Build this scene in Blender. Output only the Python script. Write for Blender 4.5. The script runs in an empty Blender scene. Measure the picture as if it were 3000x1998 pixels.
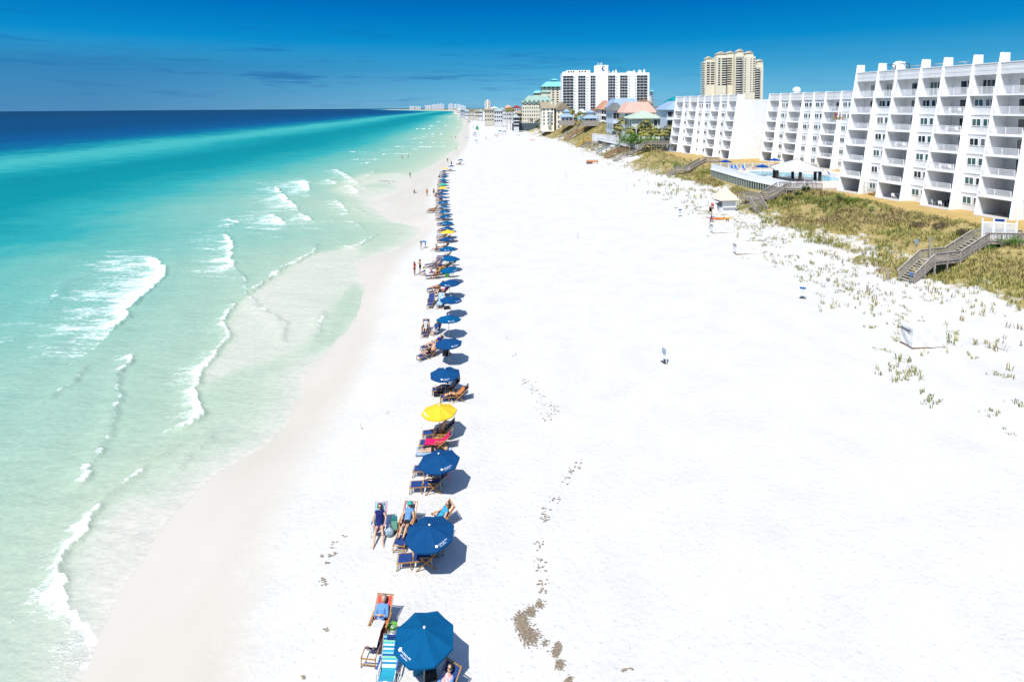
import bpy, math, random
import numpy as np
from mathutils import Vector, Matrix
random.seed(7)
RNG = np.random.default_rng(7)
SC = bpy.context.scene
COL = SC.collection
PI = math.pi
R = math.radians

# ------------------------------------------------------------------ camera
F, CX, CY, CAMH = 1600.0, 1500.0, 414.0, 20.0
RM = Matrix.Rotation(PI / 2 - R(3.5), 3, 'X') @ Matrix.Rotation(R(-0.41), 3, 'Z')


def ray(px, py):
    return RM @ Vector(((px - CX) / F, -(py - CY) / F, -1.0))


def gp(px, py, z=0.0):
    d = ray(px, py)
    k = (z - CAMH) / d.z
    return Vector((d.x * k, d.y * k, z))


def at(px, py, Y):
    d = ray(px, py)
    k = Y / d.y
    return Vector((d.x * k, Y, CAMH + d.z * k))


cam = bpy.data.cameras.new('camera')
camo = bpy.data.objects.new('camera', cam)
COL.objects.link(camo)
cam.sensor_width = 36.0
cam.lens = 36.0 * F / 3000.0
cam.shift_y = -(999.0 - CY) / 3000.0
cam.clip_start = 0.5
cam.clip_end = 200000.0
camo.matrix_world = Matrix.Translation((0, 0, CAMH)) @ RM.to_4x4()
SC.camera = camo
SC.view_settings.view_transform = 'Standard'
SC.view_settings.look = 'None'
SC.view_settings.gamma = 1.0
SC.view_settings.exposure = 0.9
SC.cycles.max_bounces = 6
SC.cycles.transparent_max_bounces = 12
SC.cycles.use_denoising = True

# ------------------------------------------------------------------ light
SUN_AZ = Vector((-0.52, -0.855)).normalized()      # horizontal direction towards the sun
SUN_EL = R(60)
sdir = Vector((SUN_AZ.x * math.cos(SUN_EL), SUN_AZ.y * math.cos(SUN_EL), math.sin(SUN_EL)))
sl = bpy.data.lights.new('sun', 'SUN')
sl.energy = 3.9
sl.angle = R(0.53)
sl.color = (1.0, 0.965, 0.9)
so = bpy.data.objects.new('sun', sl)
COL.objects.link(so)
so.location = (0, 0, 200)
so.rotation_euler = sdir.to_track_quat('Z', 'Y').to_euler()


def lin(c):
    c = c / 255.0
    return c / 12.92 if c <= 0.04045 else ((c + 0.055) / 1.055) ** 2.4


KX = 0.68          # exposure allowance


def S(r, g, b, k=0.76):
    """display colour of a thing in the sun -> base colour"""
    k *= KX
    return (lin(r) * k, lin(g) * k, lin(b) * k)


W = bpy.data.worlds.new('World')
SC.world = W
W.use_nodes = True
nt = W.node_tree
nt.nodes.clear()


def nd(tree, typ, **kw):
    n = tree.nodes.new(typ)
    for k, v in kw.items():
        setattr(n, k, v)
    return n


def lk(tree, a, b):
    tree.links.new(a, b)


def ramp(tree, stops, interp='LINEAR'):
    n = tree.nodes.new('ShaderNodeValToRGB')
    cr = n.color_ramp
    cr.interpolation = interp
    while len(cr.elements) < len(stops):
        cr.elements.new(0.5)
    for e, (p, c) in zip(cr.elements, stops):
        e.position = p
        e.color = (c[0], c[1], c[2], 1) if len(c) == 3 else c
    return n


def math_n(tree, op, a, b=None, c=None, clamp=False):
    n = tree.nodes.new('ShaderNodeMath')
    n.operation = op
    n.use_clamp = clamp
    for i, v in enumerate((a, b, c)):
        if v is None:
            continue
        if isinstance(v, (int, float)):
            n.inputs[i].default_value = v
        else:
            tree.links.new(v, n.inputs[i])
    return n.outputs[0]


def mixc(tree, fac, a, b, blend='MIX'):
    n = tree.nodes.new('ShaderNodeMix')
    n.data_type = 'RGBA'
    n.blend_type = blend
    for sock, v in ((n.inputs[0], fac), (n.inputs[6], a), (n.inputs[7], b)):
        if isinstance(v, (int, float)):
            sock.default_value = v
        elif isinstance(v, (tuple, list)):
            sock.default_value = (v[0], v[1], v[2], 1)
        else:
            tree.links.new(v, sock)
    return n.outputs[2]


sky = nd(nt, 'ShaderNodeTexSky', sky_type='NISHITA', sun_disc=False, sun_elevation=SUN_EL,
         sun_rotation=math.atan2(SUN_AZ.x, SUN_AZ.y), air_density=1.0, dust_density=0.3, ozone_density=5.0)
tc = nd(nt, 'ShaderNodeTexCoord')
sx = nd(nt, 'ShaderNodeSeparateXYZ')
lk(nt, tc.outputs['Generated'], sx.inputs[0])
E = 0.69                                            # deep polarised blue of the low sky
stops = [(0.0, S(136, 203, 236, E)), (0.03, S(108, 192, 233, E)), (0.07, S(66, 172, 224, E)), (0.115, S(10, 150, 218, E)),
         (0.165, S(0, 126, 207, E)), (0.21, S(0, 104, 190, E)), (0.32, S(0, 88, 175, E)), (0.6, S(20, 90, 180, E)), (1.0, S(10, 70, 160, E))]
rp = ramp(nt, stops)
lk(nt, sx.outputs['Z'], rp.inputs[0])
# thin low cloud bars, darker grey-blue over the sea
mp = nd(nt, 'ShaderNodeMapping')
mp.inputs['Scale'].default_value = (4.2, 4.2, 50.0)
lk(nt, tc.outputs['Generated'], mp.inputs[0])
cn = nd(nt, 'ShaderNodeTexNoise')
cn.inputs['Scale'].default_value = 1.6
cn.inputs['Detail'].default_value = 7
cn.inputs['Roughness'].default_value = 0.62
lk(nt, mp.outputs[0], cn.inputs['Vector'])
cr = ramp(nt, [(0.54, (0, 0, 0)), (0.68, (1, 1, 1))])
lk(nt, cn.outputs['Fac'], cr.inputs[0])
band = ramp(nt, [(0.0, (0.45, 0.45, 0.45)), (0.05, (1, 1, 1)), (0.09, (0.8, 0.8, 0.8)), (0.14, (0.25, 0.25, 0.25)), (0.17, (0, 0, 0))])
lk(nt, sx.outputs['Z'], band.inputs[0])
left = ramp(nt, [(0.30, (1, 1, 1)), (0.62, (0.5, 0.5, 0.5)), (0.75, (0.22, 0.22, 0.22))])
xs = math_n(nt, 'MULTIPLY_ADD', sx.outputs['X'], 0.5, 0.5)
lk(nt, xs, left.inputs[0])
cf = math_n(nt, 'MULTIPLY', math_n(nt, 'MULTIPLY', cr.outputs[0], band.outputs[0]), left.outputs[0])
cf = math_n(nt, 'MULTIPLY', cf, 0.6)
clouded = mixc(nt, cf, rp.outputs[0], S(20, 104, 176, E))
# left part of the sky sits behind a veil low over the gulf
veil = ramp(nt, [(0.0, (0.7, 0.7, 0.7)), (0.07, (0.6, 0.6, 0.6)), (0.105, (0.0, 0.0, 0.0))])
zz = math_n(nt, 'MULTIPLY_ADD', math_n(nt, 'SUBTRACT', cn.outputs['Fac'], 0.5), 0.05, sx.outputs['Z'])
lk(nt, zz, veil.inputs[0])
vl = ramp(nt, [(0.2, (1, 1, 1)), (0.42, (0.25, 0.25, 0.25)), (0.52, (0, 0, 0))])
lk(nt, xs, vl.inputs[0])
vf = math_n(nt, 'MULTIPLY', veil.outputs[0], vl.outputs[0])
clouded = mixc(nt, vf, clouded, S(40, 116, 180, E))
# high sky = the Nishita sky; the low sky takes the tinted gradient
hi = ramp(nt, [(0.24, (0, 0, 0)), (0.5, (1, 1, 1))])
lk(nt, sx.outputs['Z'], hi.inputs[0])
bg1 = nd(nt, 'ShaderNodeBackground')
bg1.inputs['Strength'].default_value = 0.13
lk(nt, sky.outputs[0], bg1.inputs['Color'])
bg2 = nd(nt, 'ShaderNodeBackground')
bg2.inputs['Strength'].default_value = 1.0
lk(nt, clouded, bg2.inputs['Color'])
ms = nd(nt, 'ShaderNodeMixShader')
lk(nt, hi.outputs[0], ms.inputs[0])
lk(nt, bg2.outputs[0], ms.inputs[1])
lk(nt, bg1.outputs[0], ms.inputs[2])
wo = nd(nt, 'ShaderNodeOutputWorld')
lk(nt, ms.outputs[0], wo.inputs[0])

# ------------------------------------------------------------------ materials
MATS = {}


def mat(key, col, rough=0.7, vary=0.0, vscale=3.0, metal=0.0, spec=0.3, bump=0.0, bscale=20.0, trans=0.0, vcol=None):
    if key in MATS:
        return MATS[key]
    m = bpy.data.materials.new(key)
    m.use_nodes = True
    t = m.node_tree
    b = t.nodes['Principled BSDF']
    b.inputs['Roughness'].default_value = rough
    b.inputs['Metallic'].default_value = metal
    b.inputs['Specular IOR Level'].default_value = spec
    b.inputs['Base Color'].default_value = (*col, 1)
    if vary or bump:
        tcx = nd(t, 'ShaderNodeTexCoord')
        nz = nd(t, 'ShaderNodeTexNoise')
        nz.inputs['Scale'].default_value = vscale
        nz.inputs['Detail'].default_value = 5
        lk(t, tcx.outputs['Object'], nz.inputs['Vector'])
        if vary:
            d = vcol or tuple(c * (1 - vary) for c in col)
            u = tuple(min(1, c * (1 + vary * 0.5)) for c in col)
            rr = ramp(t, [(0.3, d), (0.7, u)])
            lk(t, nz.outputs['Fac'], rr.inputs[0])
            lk(t, rr.outputs[0], b.inputs['Base Color'])
        if bump:
            n2 = nd(t, 'ShaderNodeTexNoise')
            n2.inputs['Scale'].default_value = bscale
            n2.inputs['Detail'].default_value = 3
            lk(t, tcx.outputs['Object'], n2.inputs['Vector'])
            bp = nd(t, 'ShaderNodeBump')
            bp.inputs['Strength'].default_value = bump
            bp.inputs['Distance'].default_value = 0.03
            lk(t, n2.outputs['Fac'], bp.inputs['Height'])
            lk(t, bp.outputs[0], b.inputs['Normal'])
    if trans:
        tl = nd(t, 'ShaderNodeBsdfTranslucent')
        tl.inputs['Color'].default_value = (*[min(1, c * 1.3) for c in col], 1)
        mx = nd(t, 'ShaderNodeMixShader')
        mx.inputs[0].default_value = trans
        lk(t, b.outputs[0], mx.inputs[1])
        lk(t, tl.outputs[0], mx.inputs[2])
        lk(t, mx.outputs[0], t.nodes['Material Output'].inputs[0])
    MATS[key] = m
    return m


def stripes(key, cols, scale, axis='X', rough=0.75, trans=0.0):
    """woven stripes along one local axis; cols is a list of base colours"""
    if key in MATS:
        return MATS[key]
    m = bpy.data.materials.new(key)
    m.use_nodes = True
    t = m.node_tree
    b = t.nodes['Principled BSDF']
    b.inputs['Roughness'].default_value = rough
    b.inputs['Specular IOR Level'].default_value = 0.2
    tcx = nd(t, 'ShaderNodeTexCoord')
    sp = nd(t, 'ShaderNodeSeparateXYZ')
    lk(t, tcx.outputs['Object'], sp.inputs[0])
    v = math_n(t, 'FRACT', math_n(t, 'MULTIPLY_ADD', sp.outputs[axis], scale, 10.13))
    n = len(cols)
    rr = ramp(t, [(i / n, c) for i, c in enumerate(cols)], 'CONSTANT')
    lk(t, v, rr.inputs[0])
    lk(t, rr.outputs[0], b.inputs['Base Color'])
    MATS[key] = m
    return m


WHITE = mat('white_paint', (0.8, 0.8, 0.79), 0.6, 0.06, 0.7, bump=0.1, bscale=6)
OFFW = mat('off_white_recess_shade', (0.6, 0.605, 0.61), 0.6, 0.05, 0.6)  # darkened white: shade of balcony recesses put into the wall colour; roofs share it
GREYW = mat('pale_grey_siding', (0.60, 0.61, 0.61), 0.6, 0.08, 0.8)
RAILW = mat('white_railing', (0.72, 0.73, 0.74), 0.5)
DARKG = mat('dark_glass', (0.012, 0.02, 0.026), 0.12, 0.5, 0.6, spec=0.5)
TEALG = mat('green_glass', (0.05, 0.11, 0.11), 0.15, 0.5, 0.5, spec=0.5)
WOODG = mat('weathered_wood', S(200, 190, 178), 0.85, 0.35, 4.0, bump=0.3)
WOODB = mat('brown_wood', S(196, 160, 128), 0.85, 0.3, 4.0, bump=0.3)
WOODY = mat('yellow_new_wood', S(244, 204, 112), 0.8, 0.2, 4.0)
WOODP = mat('pale_blue_painted_wood', S(190, 204, 206), 0.7, 0.15, 4.0)
TEAK = mat('oiled_teak', S(206, 150, 84), 0.55, 0.25, 6.0)
BLACK = mat('black_fabric', (0.012, 0.013, 0.016), 0.8, 0.3, 8)
NAVY = mat('navy_canvas', (0.008, 0.034, 0.14), 0.8, 0.15, 5, bump=0.15, bscale=60)
BLUEC = mat('blue_canopy', (0.0024, 0.072, 0.175), 0.85, 0.10, 5, spec=0.05, bump=0.12, bscale=40, trans=0.10)
BLUED = mat('deep_blue_canopy', (0.0055, 0.05, 0.145), 0.85, 0.10, 5, spec=0.05, bump=0.12, bscale=40, trans=0.10)
YELC = mat('yellow_canopy', (0.62, 0.43, 0.02), 0.75, 0.05, 5, trans=0.2)
GRNC = mat('green_canopy', (0.01, 0.4, 0.22), 0.75, 0.05, 5, trans=0.15)
LIGHTB = mat('light_blue_canopy', (0.11, 0.25, 0.46), 0.75, 0.1, 5, trans=0.15)
ALU = mat('aluminium', (0.55, 0.56, 0.58), 0.35, metal=0.8)
PLAST = mat('white_plastic', (0.8, 0.8, 0.8), 0.4)
INK = mat('white_print', (0.82, 0.83, 0.84), 0.7)

# ------------------------------------------------------------------ mesh helpers


class MB:
    def __init__(s):
        s.v = []
        s.f = []

    def add(s, vs, fs):
        o = len(s.v)
        s.v.extend([tuple(v) for v in vs])
        s.f.extend([tuple(i + o for i in f) for f in fs])
        return s

    def box(s, c, d, rz=0.0):
        x, y, z = d[0] / 2, d[1] / 2, d[2] / 2
        ca, sa = math.cos(rz), math.sin(rz)
        vs = []
        for k in (-z, z):
            for (i, j) in ((-x, -y), (x, -y), (x, y), (-x, y)):
                vs.append((c[0] + i * ca - j * sa, c[1] + i * sa + j * ca, c[2] + k))
        return s.add(vs, [(3, 2, 1, 0), (4, 5, 6, 7), (0, 1, 5, 4), (1, 2, 6, 5), (2, 3, 7, 6), (3, 0, 4, 7)])

    def b2(s, a, b):
        return s.box([(a[i] + b[i]) / 2 for i in range(3)], [abs(b[i] - a[i]) for i in range(3)])

    def bar(s, a, b, w, h=None):
        a, b = Vector(a), Vector(b)
        h = h or w
        d = (b - a).normalized()
        up = Vector((0, 0, 1)) if abs(d.z) < 0.95 else Vector((1, 0, 0))
        sd = d.cross(up).normalized()
        u = sd.cross(d).normalized()
        vs = []
        for p in (a, b):
            for (i, j) in ((-1, -1), (1, -1), (1, 1), (-1, 1)):
                vs.append(p + sd * (i * w / 2) + u * (j * h / 2))
        return s.add(vs, [(0, 1, 2, 3), (7, 6, 5, 4), (4, 5, 1, 0), (5, 6, 2, 1), (6, 7, 3, 2), (7, 4, 0, 3)])

    def tube(s, pts, r, n=8, cap=True):
        pts = [Vector(p) for p in pts]
        rs = r if isinstance(r, (list, tuple)) else [r] * len(pts)
        vs = []
        fs = []
        ref = None
        for i, p in enumerate(pts):
            d = (pts[min(i + 1, len(pts) - 1)] - pts[max(i - 1, 0)]).normalized()
            if ref is None or abs(ref.dot(d)) > 0.97:
                ref = Vector((0, 0, 1)) if abs(d.z) < 0.9 else Vector((1, 0, 0))
            a = d.cross(ref).normalized()
            b = a.cross(d)
            for k in range(n):
                t = 2 * PI * k / n
                vs.append(p + (a * math.cos(t) + b * math.sin(t)) * rs[i])
        for i in range(len(pts) - 1):
            for k in range(n):
                fs.append((i * n + k, i * n + (k + 1) % n, (i + 1) * n + (k + 1) % n, (i + 1) * n + k))
        if cap:
            fs.append(tuple(range(n))[::-1])
            fs.append(tuple(range((len(pts) - 1) * n, len(pts) * n)))
        return s.add(vs, fs)

    def prism(s, poly, axis, a, b):
        """extrude a 2D polygon; axis 0: poly is (y,z); 1: (x,z); 2: (x,y)"""
        n = len(poly)
        vs = []
        for w in (a, b):
            for (p, q) in poly:
                vs.append(((w, p, q), (p, w, q), (p, q, w))[axis])
        fs = [tuple(range(n))[::-1], tuple(range(n, 2 * n))]
        for i in range(n):
            j = (i + 1) % n
            fs.append((i, j, n + j, n + i))
        return s.add(vs, fs)

    def disc(s, c, r, nrm, n=14, thick=0.02):
        nrm = Vector(nrm).normalized()
        c = Vector(c)
        return s.tube([c, c + nrm * thick], r, n)

    def sphere(s, c, r, n=10, m=7, sc=(1, 1, 1)):
        vs = [(c[0], c[1], c[2] + r * sc[2])]
        fs = []
        for i in range(1, m):
            ph = PI * i / m
            for k in range(n):
                t = 2 * PI * k / n
                vs.append((c[0] + r * sc[0] * math.sin(ph) * math.cos(t), c[1] + r * sc[1] * math.sin(ph) * math.sin(t), c[2] + r * sc[2] * math.cos(ph)))
        vs.append((c[0], c[1], c[2] - r * sc[2]))
        last = len(vs) - 1
        for k in range(n):
            fs.append((0, 1 + k, 1 + (k + 1) % n))
            for i in range(m - 2):
                a = 1 + i * n
                fs.append((a + k, a + n + k, a + n + (k + 1) % n, a + (k + 1) % n))
            a = 1 + (m - 2) * n
            fs.append((last, a + (k + 1) % n, a + k))
        return s.add(vs, fs)

    def mesh(s, name, m=None, smooth=False):
        me = bpy.data.meshes.new(name)
        me.from_pydata(s.v, [], s.f)
        if m:
            me.materials.append(m)
        if smooth:
            me.polygons.foreach_set('use_smooth', [True] * len(me.polygons))
        me.update()
        return me

    def build(s, name, m, parent=None, smooth=False):
        return ob(name, s.mesh(name, m, smooth), parent)


def ob(name, me, parent=None, loc=None, rz=None):
    o = bpy.data.objects.new(name, me)
    COL.objects.link(o)
    if parent is not None:
        o.parent = parent
    if loc is not None:
        o.location = loc
    if rz is not None:
        o.rotation_euler = (0, 0, rz)
    return o


def tag(o, label, cat, group=None):
    o['label'] = label
    o['category'] = cat
    if group:
        o['group'] = group
    return o


def thing(name, label, cat, loc=(0, 0, 0), rz=0.0, group=None):
    o = bpy.data.objects.new(name, None)
    o.empty_display_size = 0.3
    COL.objects.link(o)
    o.location = loc
    o.rotation_euler = (0, 0, rz)
    return tag(o, label, cat, group)


KIDS = {}


def dup(root, loc, rz=0.0, label=None, group=None, scale=None, mats=None):
    """copy a thing with its parts and sub-parts; mats maps part name -> material"""
    def cp(o, par):
        c = o.copy()
        COL.objects.link(c)
        if par is not None:
            c.parent = par
        nm = o.name.split('.')[0]
        if mats and nm in mats:
            c.material_slots[0].link = 'OBJECT'
            c.material_slots[0].material = mats[nm]
        for ch in list(o.children):
            cp(ch, c)
        return c
    r = cp(root, None)
    r.location = loc
    r.rotation_euler = (0, 0, rz)
    if scale:
        r.scale = (scale,) * 3
    if label:
        r['label'] = label
    if group:
        r['group'] = group
    return r


ORD = ['first', 'second', 'third', 'fourth', 'fifth', 'sixth', 'seventh', 'eighth', 'ninth', 'tenth', 'eleventh', 'twelfth', 'thirteenth', 'fourteenth', 'fifteenth', 'sixteenth', 'seventeenth', 'eighteenth', 'nineteenth', 'twentieth']
ORD += ['twenty-' + o for o in ORD[:9]] + ['thirtieth'] + ['thirty-' + o for o in ORD[:9]]

# ------------------------------------------------------------------ terrain


def hash2(ix, iy, seed):
    h = (ix * 374761393 + iy * 668265263 + seed * 982451653) & 0xFFFFFFFF
    h = ((h ^ (h >> 13)) * 1274126177) & 0xFFFFFFFF
    return ((h ^ (h >> 16)) & 0xFFFF) / 65535.0


def vn(x, y, seed=0):
    x = np.asarray(x, float)
    y = np.asarray(y, float)
    ix = np.floor(x).astype(np.int64)
    iy = np.floor(y).astype(np.int64)
    fx = x - ix
    fy = y - iy
    fx = fx * fx * (3 - 2 * fx)
    fy = fy * fy * (3 - 2 * fy)
    a = hash2(ix, iy, seed) * (1 - fx) + hash2(ix + 1, iy, seed) * fx
    b = hash2(ix, iy + 1, seed) * (1 - fx) + hash2(ix + 1, iy + 1, seed) * fx
    return a * (1 - fy) + b * fy


def fbm(x, y, seed=0, oct=4):
    v = 0
    a = 0.5
    for k in range(oct):
        v = v + a * vn(np.asarray(x) * 2 ** k, np.asarray(y) * 2 ** k, seed + k)
        a *= 0.5
    return v / (1 - 0.5 ** oct)


def sstep(a, b, x):
    t = np.clip((x - a) / (b - a), 0, 1)
    return t * t * (3 - 2 * t)


WZ = -0.9


def curve(pix, z, extra=()):
    p = sorted([tuple(gp(x, y, z)[:2]) for x, y in pix] + list(extra), key=lambda q: q[1])
    p = [p_[1::-1] for p_ in p]
    ys = np.array([q[0] for q in p])
    xs = np.array([q[1] for q in p])
    return ys, xs


FARC = [(-260, 3200), (-620, 4600), (-1350, 7000), (-2000, 9000), (-2600, 11000)]
SHORE = curve([(267, 1998), (300, 1900), (275, 1820), (330, 1740), (400, 1660), (440, 1560), (500, 1480), (600, 1420), (750, 1315), (850, 1245), (890, 1110),
               (915, 1075), (990, 1000), (1050, 920), (1072, 857), (1052, 815), (1046, 771), (1110, 747), (1190, 720), (1235, 688), (1241, 669), (1206, 659), (1155, 650),
               (1126, 628), (1094, 608), (1075, 599), (1126, 584), (1174, 560), (1168, 545), (1148, 537), (1190, 525), (1238, 506), (1247, 500),
               (1291, 478), (1325, 449), (1345, 440), (1355, 423), (1340, 406), (1358, 384), (1362, 369), (1360, 350), (1356, 339)], WZ,
              [(-150, 1500), (-185, 2100)] + FARC)
DRY = curve([(739, 1998), (765, 1784), (816, 1593), (918, 1351), (1007, 1211), (1083, 1058), (1128, 918), (1153, 816), (1180, 765), (1235, 715), (1275, 670), (1272, 640), (1262, 600), (1262, 560), (1300, 500), (1345, 460), (1368, 430),
             (1378, 400), (1376, 370)], -0.25, [(-60, 800), (-120, 1500), (-170, 2100)] + [(x + 25, y) for x, y in FARC])
FOOT = (np.array([0, 20, 36, 53, 93, 152, 200, 260, 313, 357, 480, 675, 1216, 2100, 3200, 4600, 7000, 9000, 11000.]),
        np.array([33, 33, 33.5, 37, 38, 36.7, 35, 32, 27, 19, 8, 0, -30, -95, -190, -550, -1280, -1920, -2500.]))
TOPW = (np.array([0, 60, 90, 100, 106, 120, 134, 142, 152, 174, 200, 260, 300, 400, 12000.]), np.array([25, 23, 18, 18, 23, 24, 24, 18, 15, 14, 17, 22, 24, 18, 40.]))


TOPZ = ([0, 196, 230, 260, 300, 345, 430, 600, 1200, 12000], [4.5, 4.5, 6.8, 8.4, 10.4, 11.4, 8.4, 5.5, 4.5, 4.0])


_ys = np.concatenate([np.arange(10, 132, 0.25)])
_xs = np.interp(_ys, *SHORE)
_k = np.exp(-0.5 * (np.arange(-24, 25) * 0.25 / 1.5) ** 2)
_xs = np.convolve(np.pad(_xs, 24, 'edge'), _k / _k.sum(), 'valid')
_xs = _xs + (fbm(_ys / 2.2, _ys * 0, 61, 3) - 0.5) * 0.9
_m = SHORE[0] > 132.5
SHORE = (np.concatenate([_ys, SHORE[0][_m]]), np.concatenate([_xs, SHORE[1][_m]]))


def shoreX(Y):
    return np.interp(Y, *SHORE)


def footX(Y):
    return np.interp(Y, *FOOT)


def topX(Y):
    return footX(Y) + np.interp(Y, *TOPW)


def hz(X, Y):
    X = np.asarray(X, float)
    Y = np.asarray(Y, float)
    s = shoreX(Y)
    d = np.maximum(np.interp(Y, *DRY), s + 0.5)
    f = np.maximum(footX(Y), d + 6)
    t = f + np.interp(Y, *TOPW)
    z = np.where(X < s, WZ - np.minimum(5, 0.05 * (s - X)), 0.0)
    z = np.where((X >= s) & (X < d), WZ + (0.65) * np.clip((X - s) / (d - s), 0, 1), z)
    z = np.where((X >= d) & (X < d + 6), -0.25 + 0.25 * (X - d) / 6, z)
    z = np.where((X >= d + 6) & (X < f), 1.0 * np.clip((X - d - 6) / np.maximum(f - d - 6, 1), 0, 1) ** 1.6, z)
    up = sstep(0, 1, (X - f) / (t - f))
    tz = np.interp(Y, TOPZ[0], TOPZ[1])
    z = np.where(X >= f, 1.0 + (tz - 1.0) * up, z)
    env = sstep(-5, 3, X - f) * (1 - sstep(-3, 1, X - t)) * (1 - sstep(300, 500, Y))
    env = env * (1 - sstep(96, 99, Y) * (1 - sstep(135, 138, Y)) * sstep(46.5, 48, X))
    z = z + env * ((fbm(X / 5.0, Y / 6.5, 3) - 0.45) * 2.2 + (fbm(X / 1.6, Y / 1.6, 9, 2) - 0.5) * 0.5)
    z = np.where((Y > 97) & (Y < 137) & (X > 47.5), np.minimum(z, 4.4), z)
    env2 = sstep(2, 10, X - d) * (1 - sstep(-6, 0, X - f)) * (1 - sstep(200, 400, Y))
    z = z + env2 * (fbm(X / 4.0, Y / 5.0, 21, 3) - 0.5) * 0.22
    return z


def H(x, y):
    return float(hz(x, y))


def gt(px, py, dz=0.0):
    """point of the terrain seen at a photo pixel"""
    z = 0.3
    for _ in range(12):
        p = gp(px, py, z + dz)
        z = 0.5 * z + 0.5 * H(p.x, p.y)
    p = gp(px, py, z + dz)
    return Vector((p.x, p.y, H(p.x, p.y)))
# ------------------------------------------------------------------ ground sheet


def grid_mesh(name, P, m, attrs=None, smooth=True):
    ny, nx = P.shape[:2]
    me = bpy.data.meshes.new(name)
    idx = np.arange(ny * nx).reshape(ny, nx)
    q = np.stack([idx[:-1, :-1], idx[:-1, 1:], idx[1:, 1:], idx[1:, :-1]], -1).reshape(-1, 4)
    me.vertices.add(ny * nx)
    me.vertices.foreach_set('co', P.reshape(-1).astype(np.float32))
    me.loops.add(q.size)
    me.loops.foreach_set('vertex_index', q.reshape(-1).astype(np.int32))
    me.polygons.add(len(q))
    me.polygons.foreach_set('loop_start', np.arange(0, q.size, 4, dtype=np.int32))
    me.polygons.foreach_set('loop_total', np.full(len(q), 4, dtype=np.int32))
    me.polygons.foreach_set('use_smooth', np.full(len(q), smooth))
    for k, v in (attrs or {}).items():
        a = me.attributes.new(k, 'FLOAT', 'POINT')
        a.data.foreach_set('value', v.reshape(-1).astype(np.float32))
    me.materials.append(m)
    me.update()
    me.validate()
    return ob(name, me)


def attr(t, name):
    n = nd(t, 'ShaderNodeAttribute')
    n.attribute_name = name
    return n.outputs['Fac']


def noise_n(t, vec, scale, detail=4, rough=0.5, map_scale=None, rot=0.0):
    if map_scale:
        m = nd(t, 'ShaderNodeMapping')
        m.inputs['Scale'].default_value = map_scale
        m.inputs['Rotation'].default_value = (0, 0, rot)
        lk(t, vec, m.inputs[0])
        vec = m.outputs[0]
    n = nd(t, 'ShaderNodeTexNoise')
    n.inputs['Scale'].default_value = scale
    n.inputs['Detail'].default_value = detail
    n.inputs['Roughness'].default_value = rough
    lk(t, vec, n.inputs['Vector'])
    return n.outputs['Fac']


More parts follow.
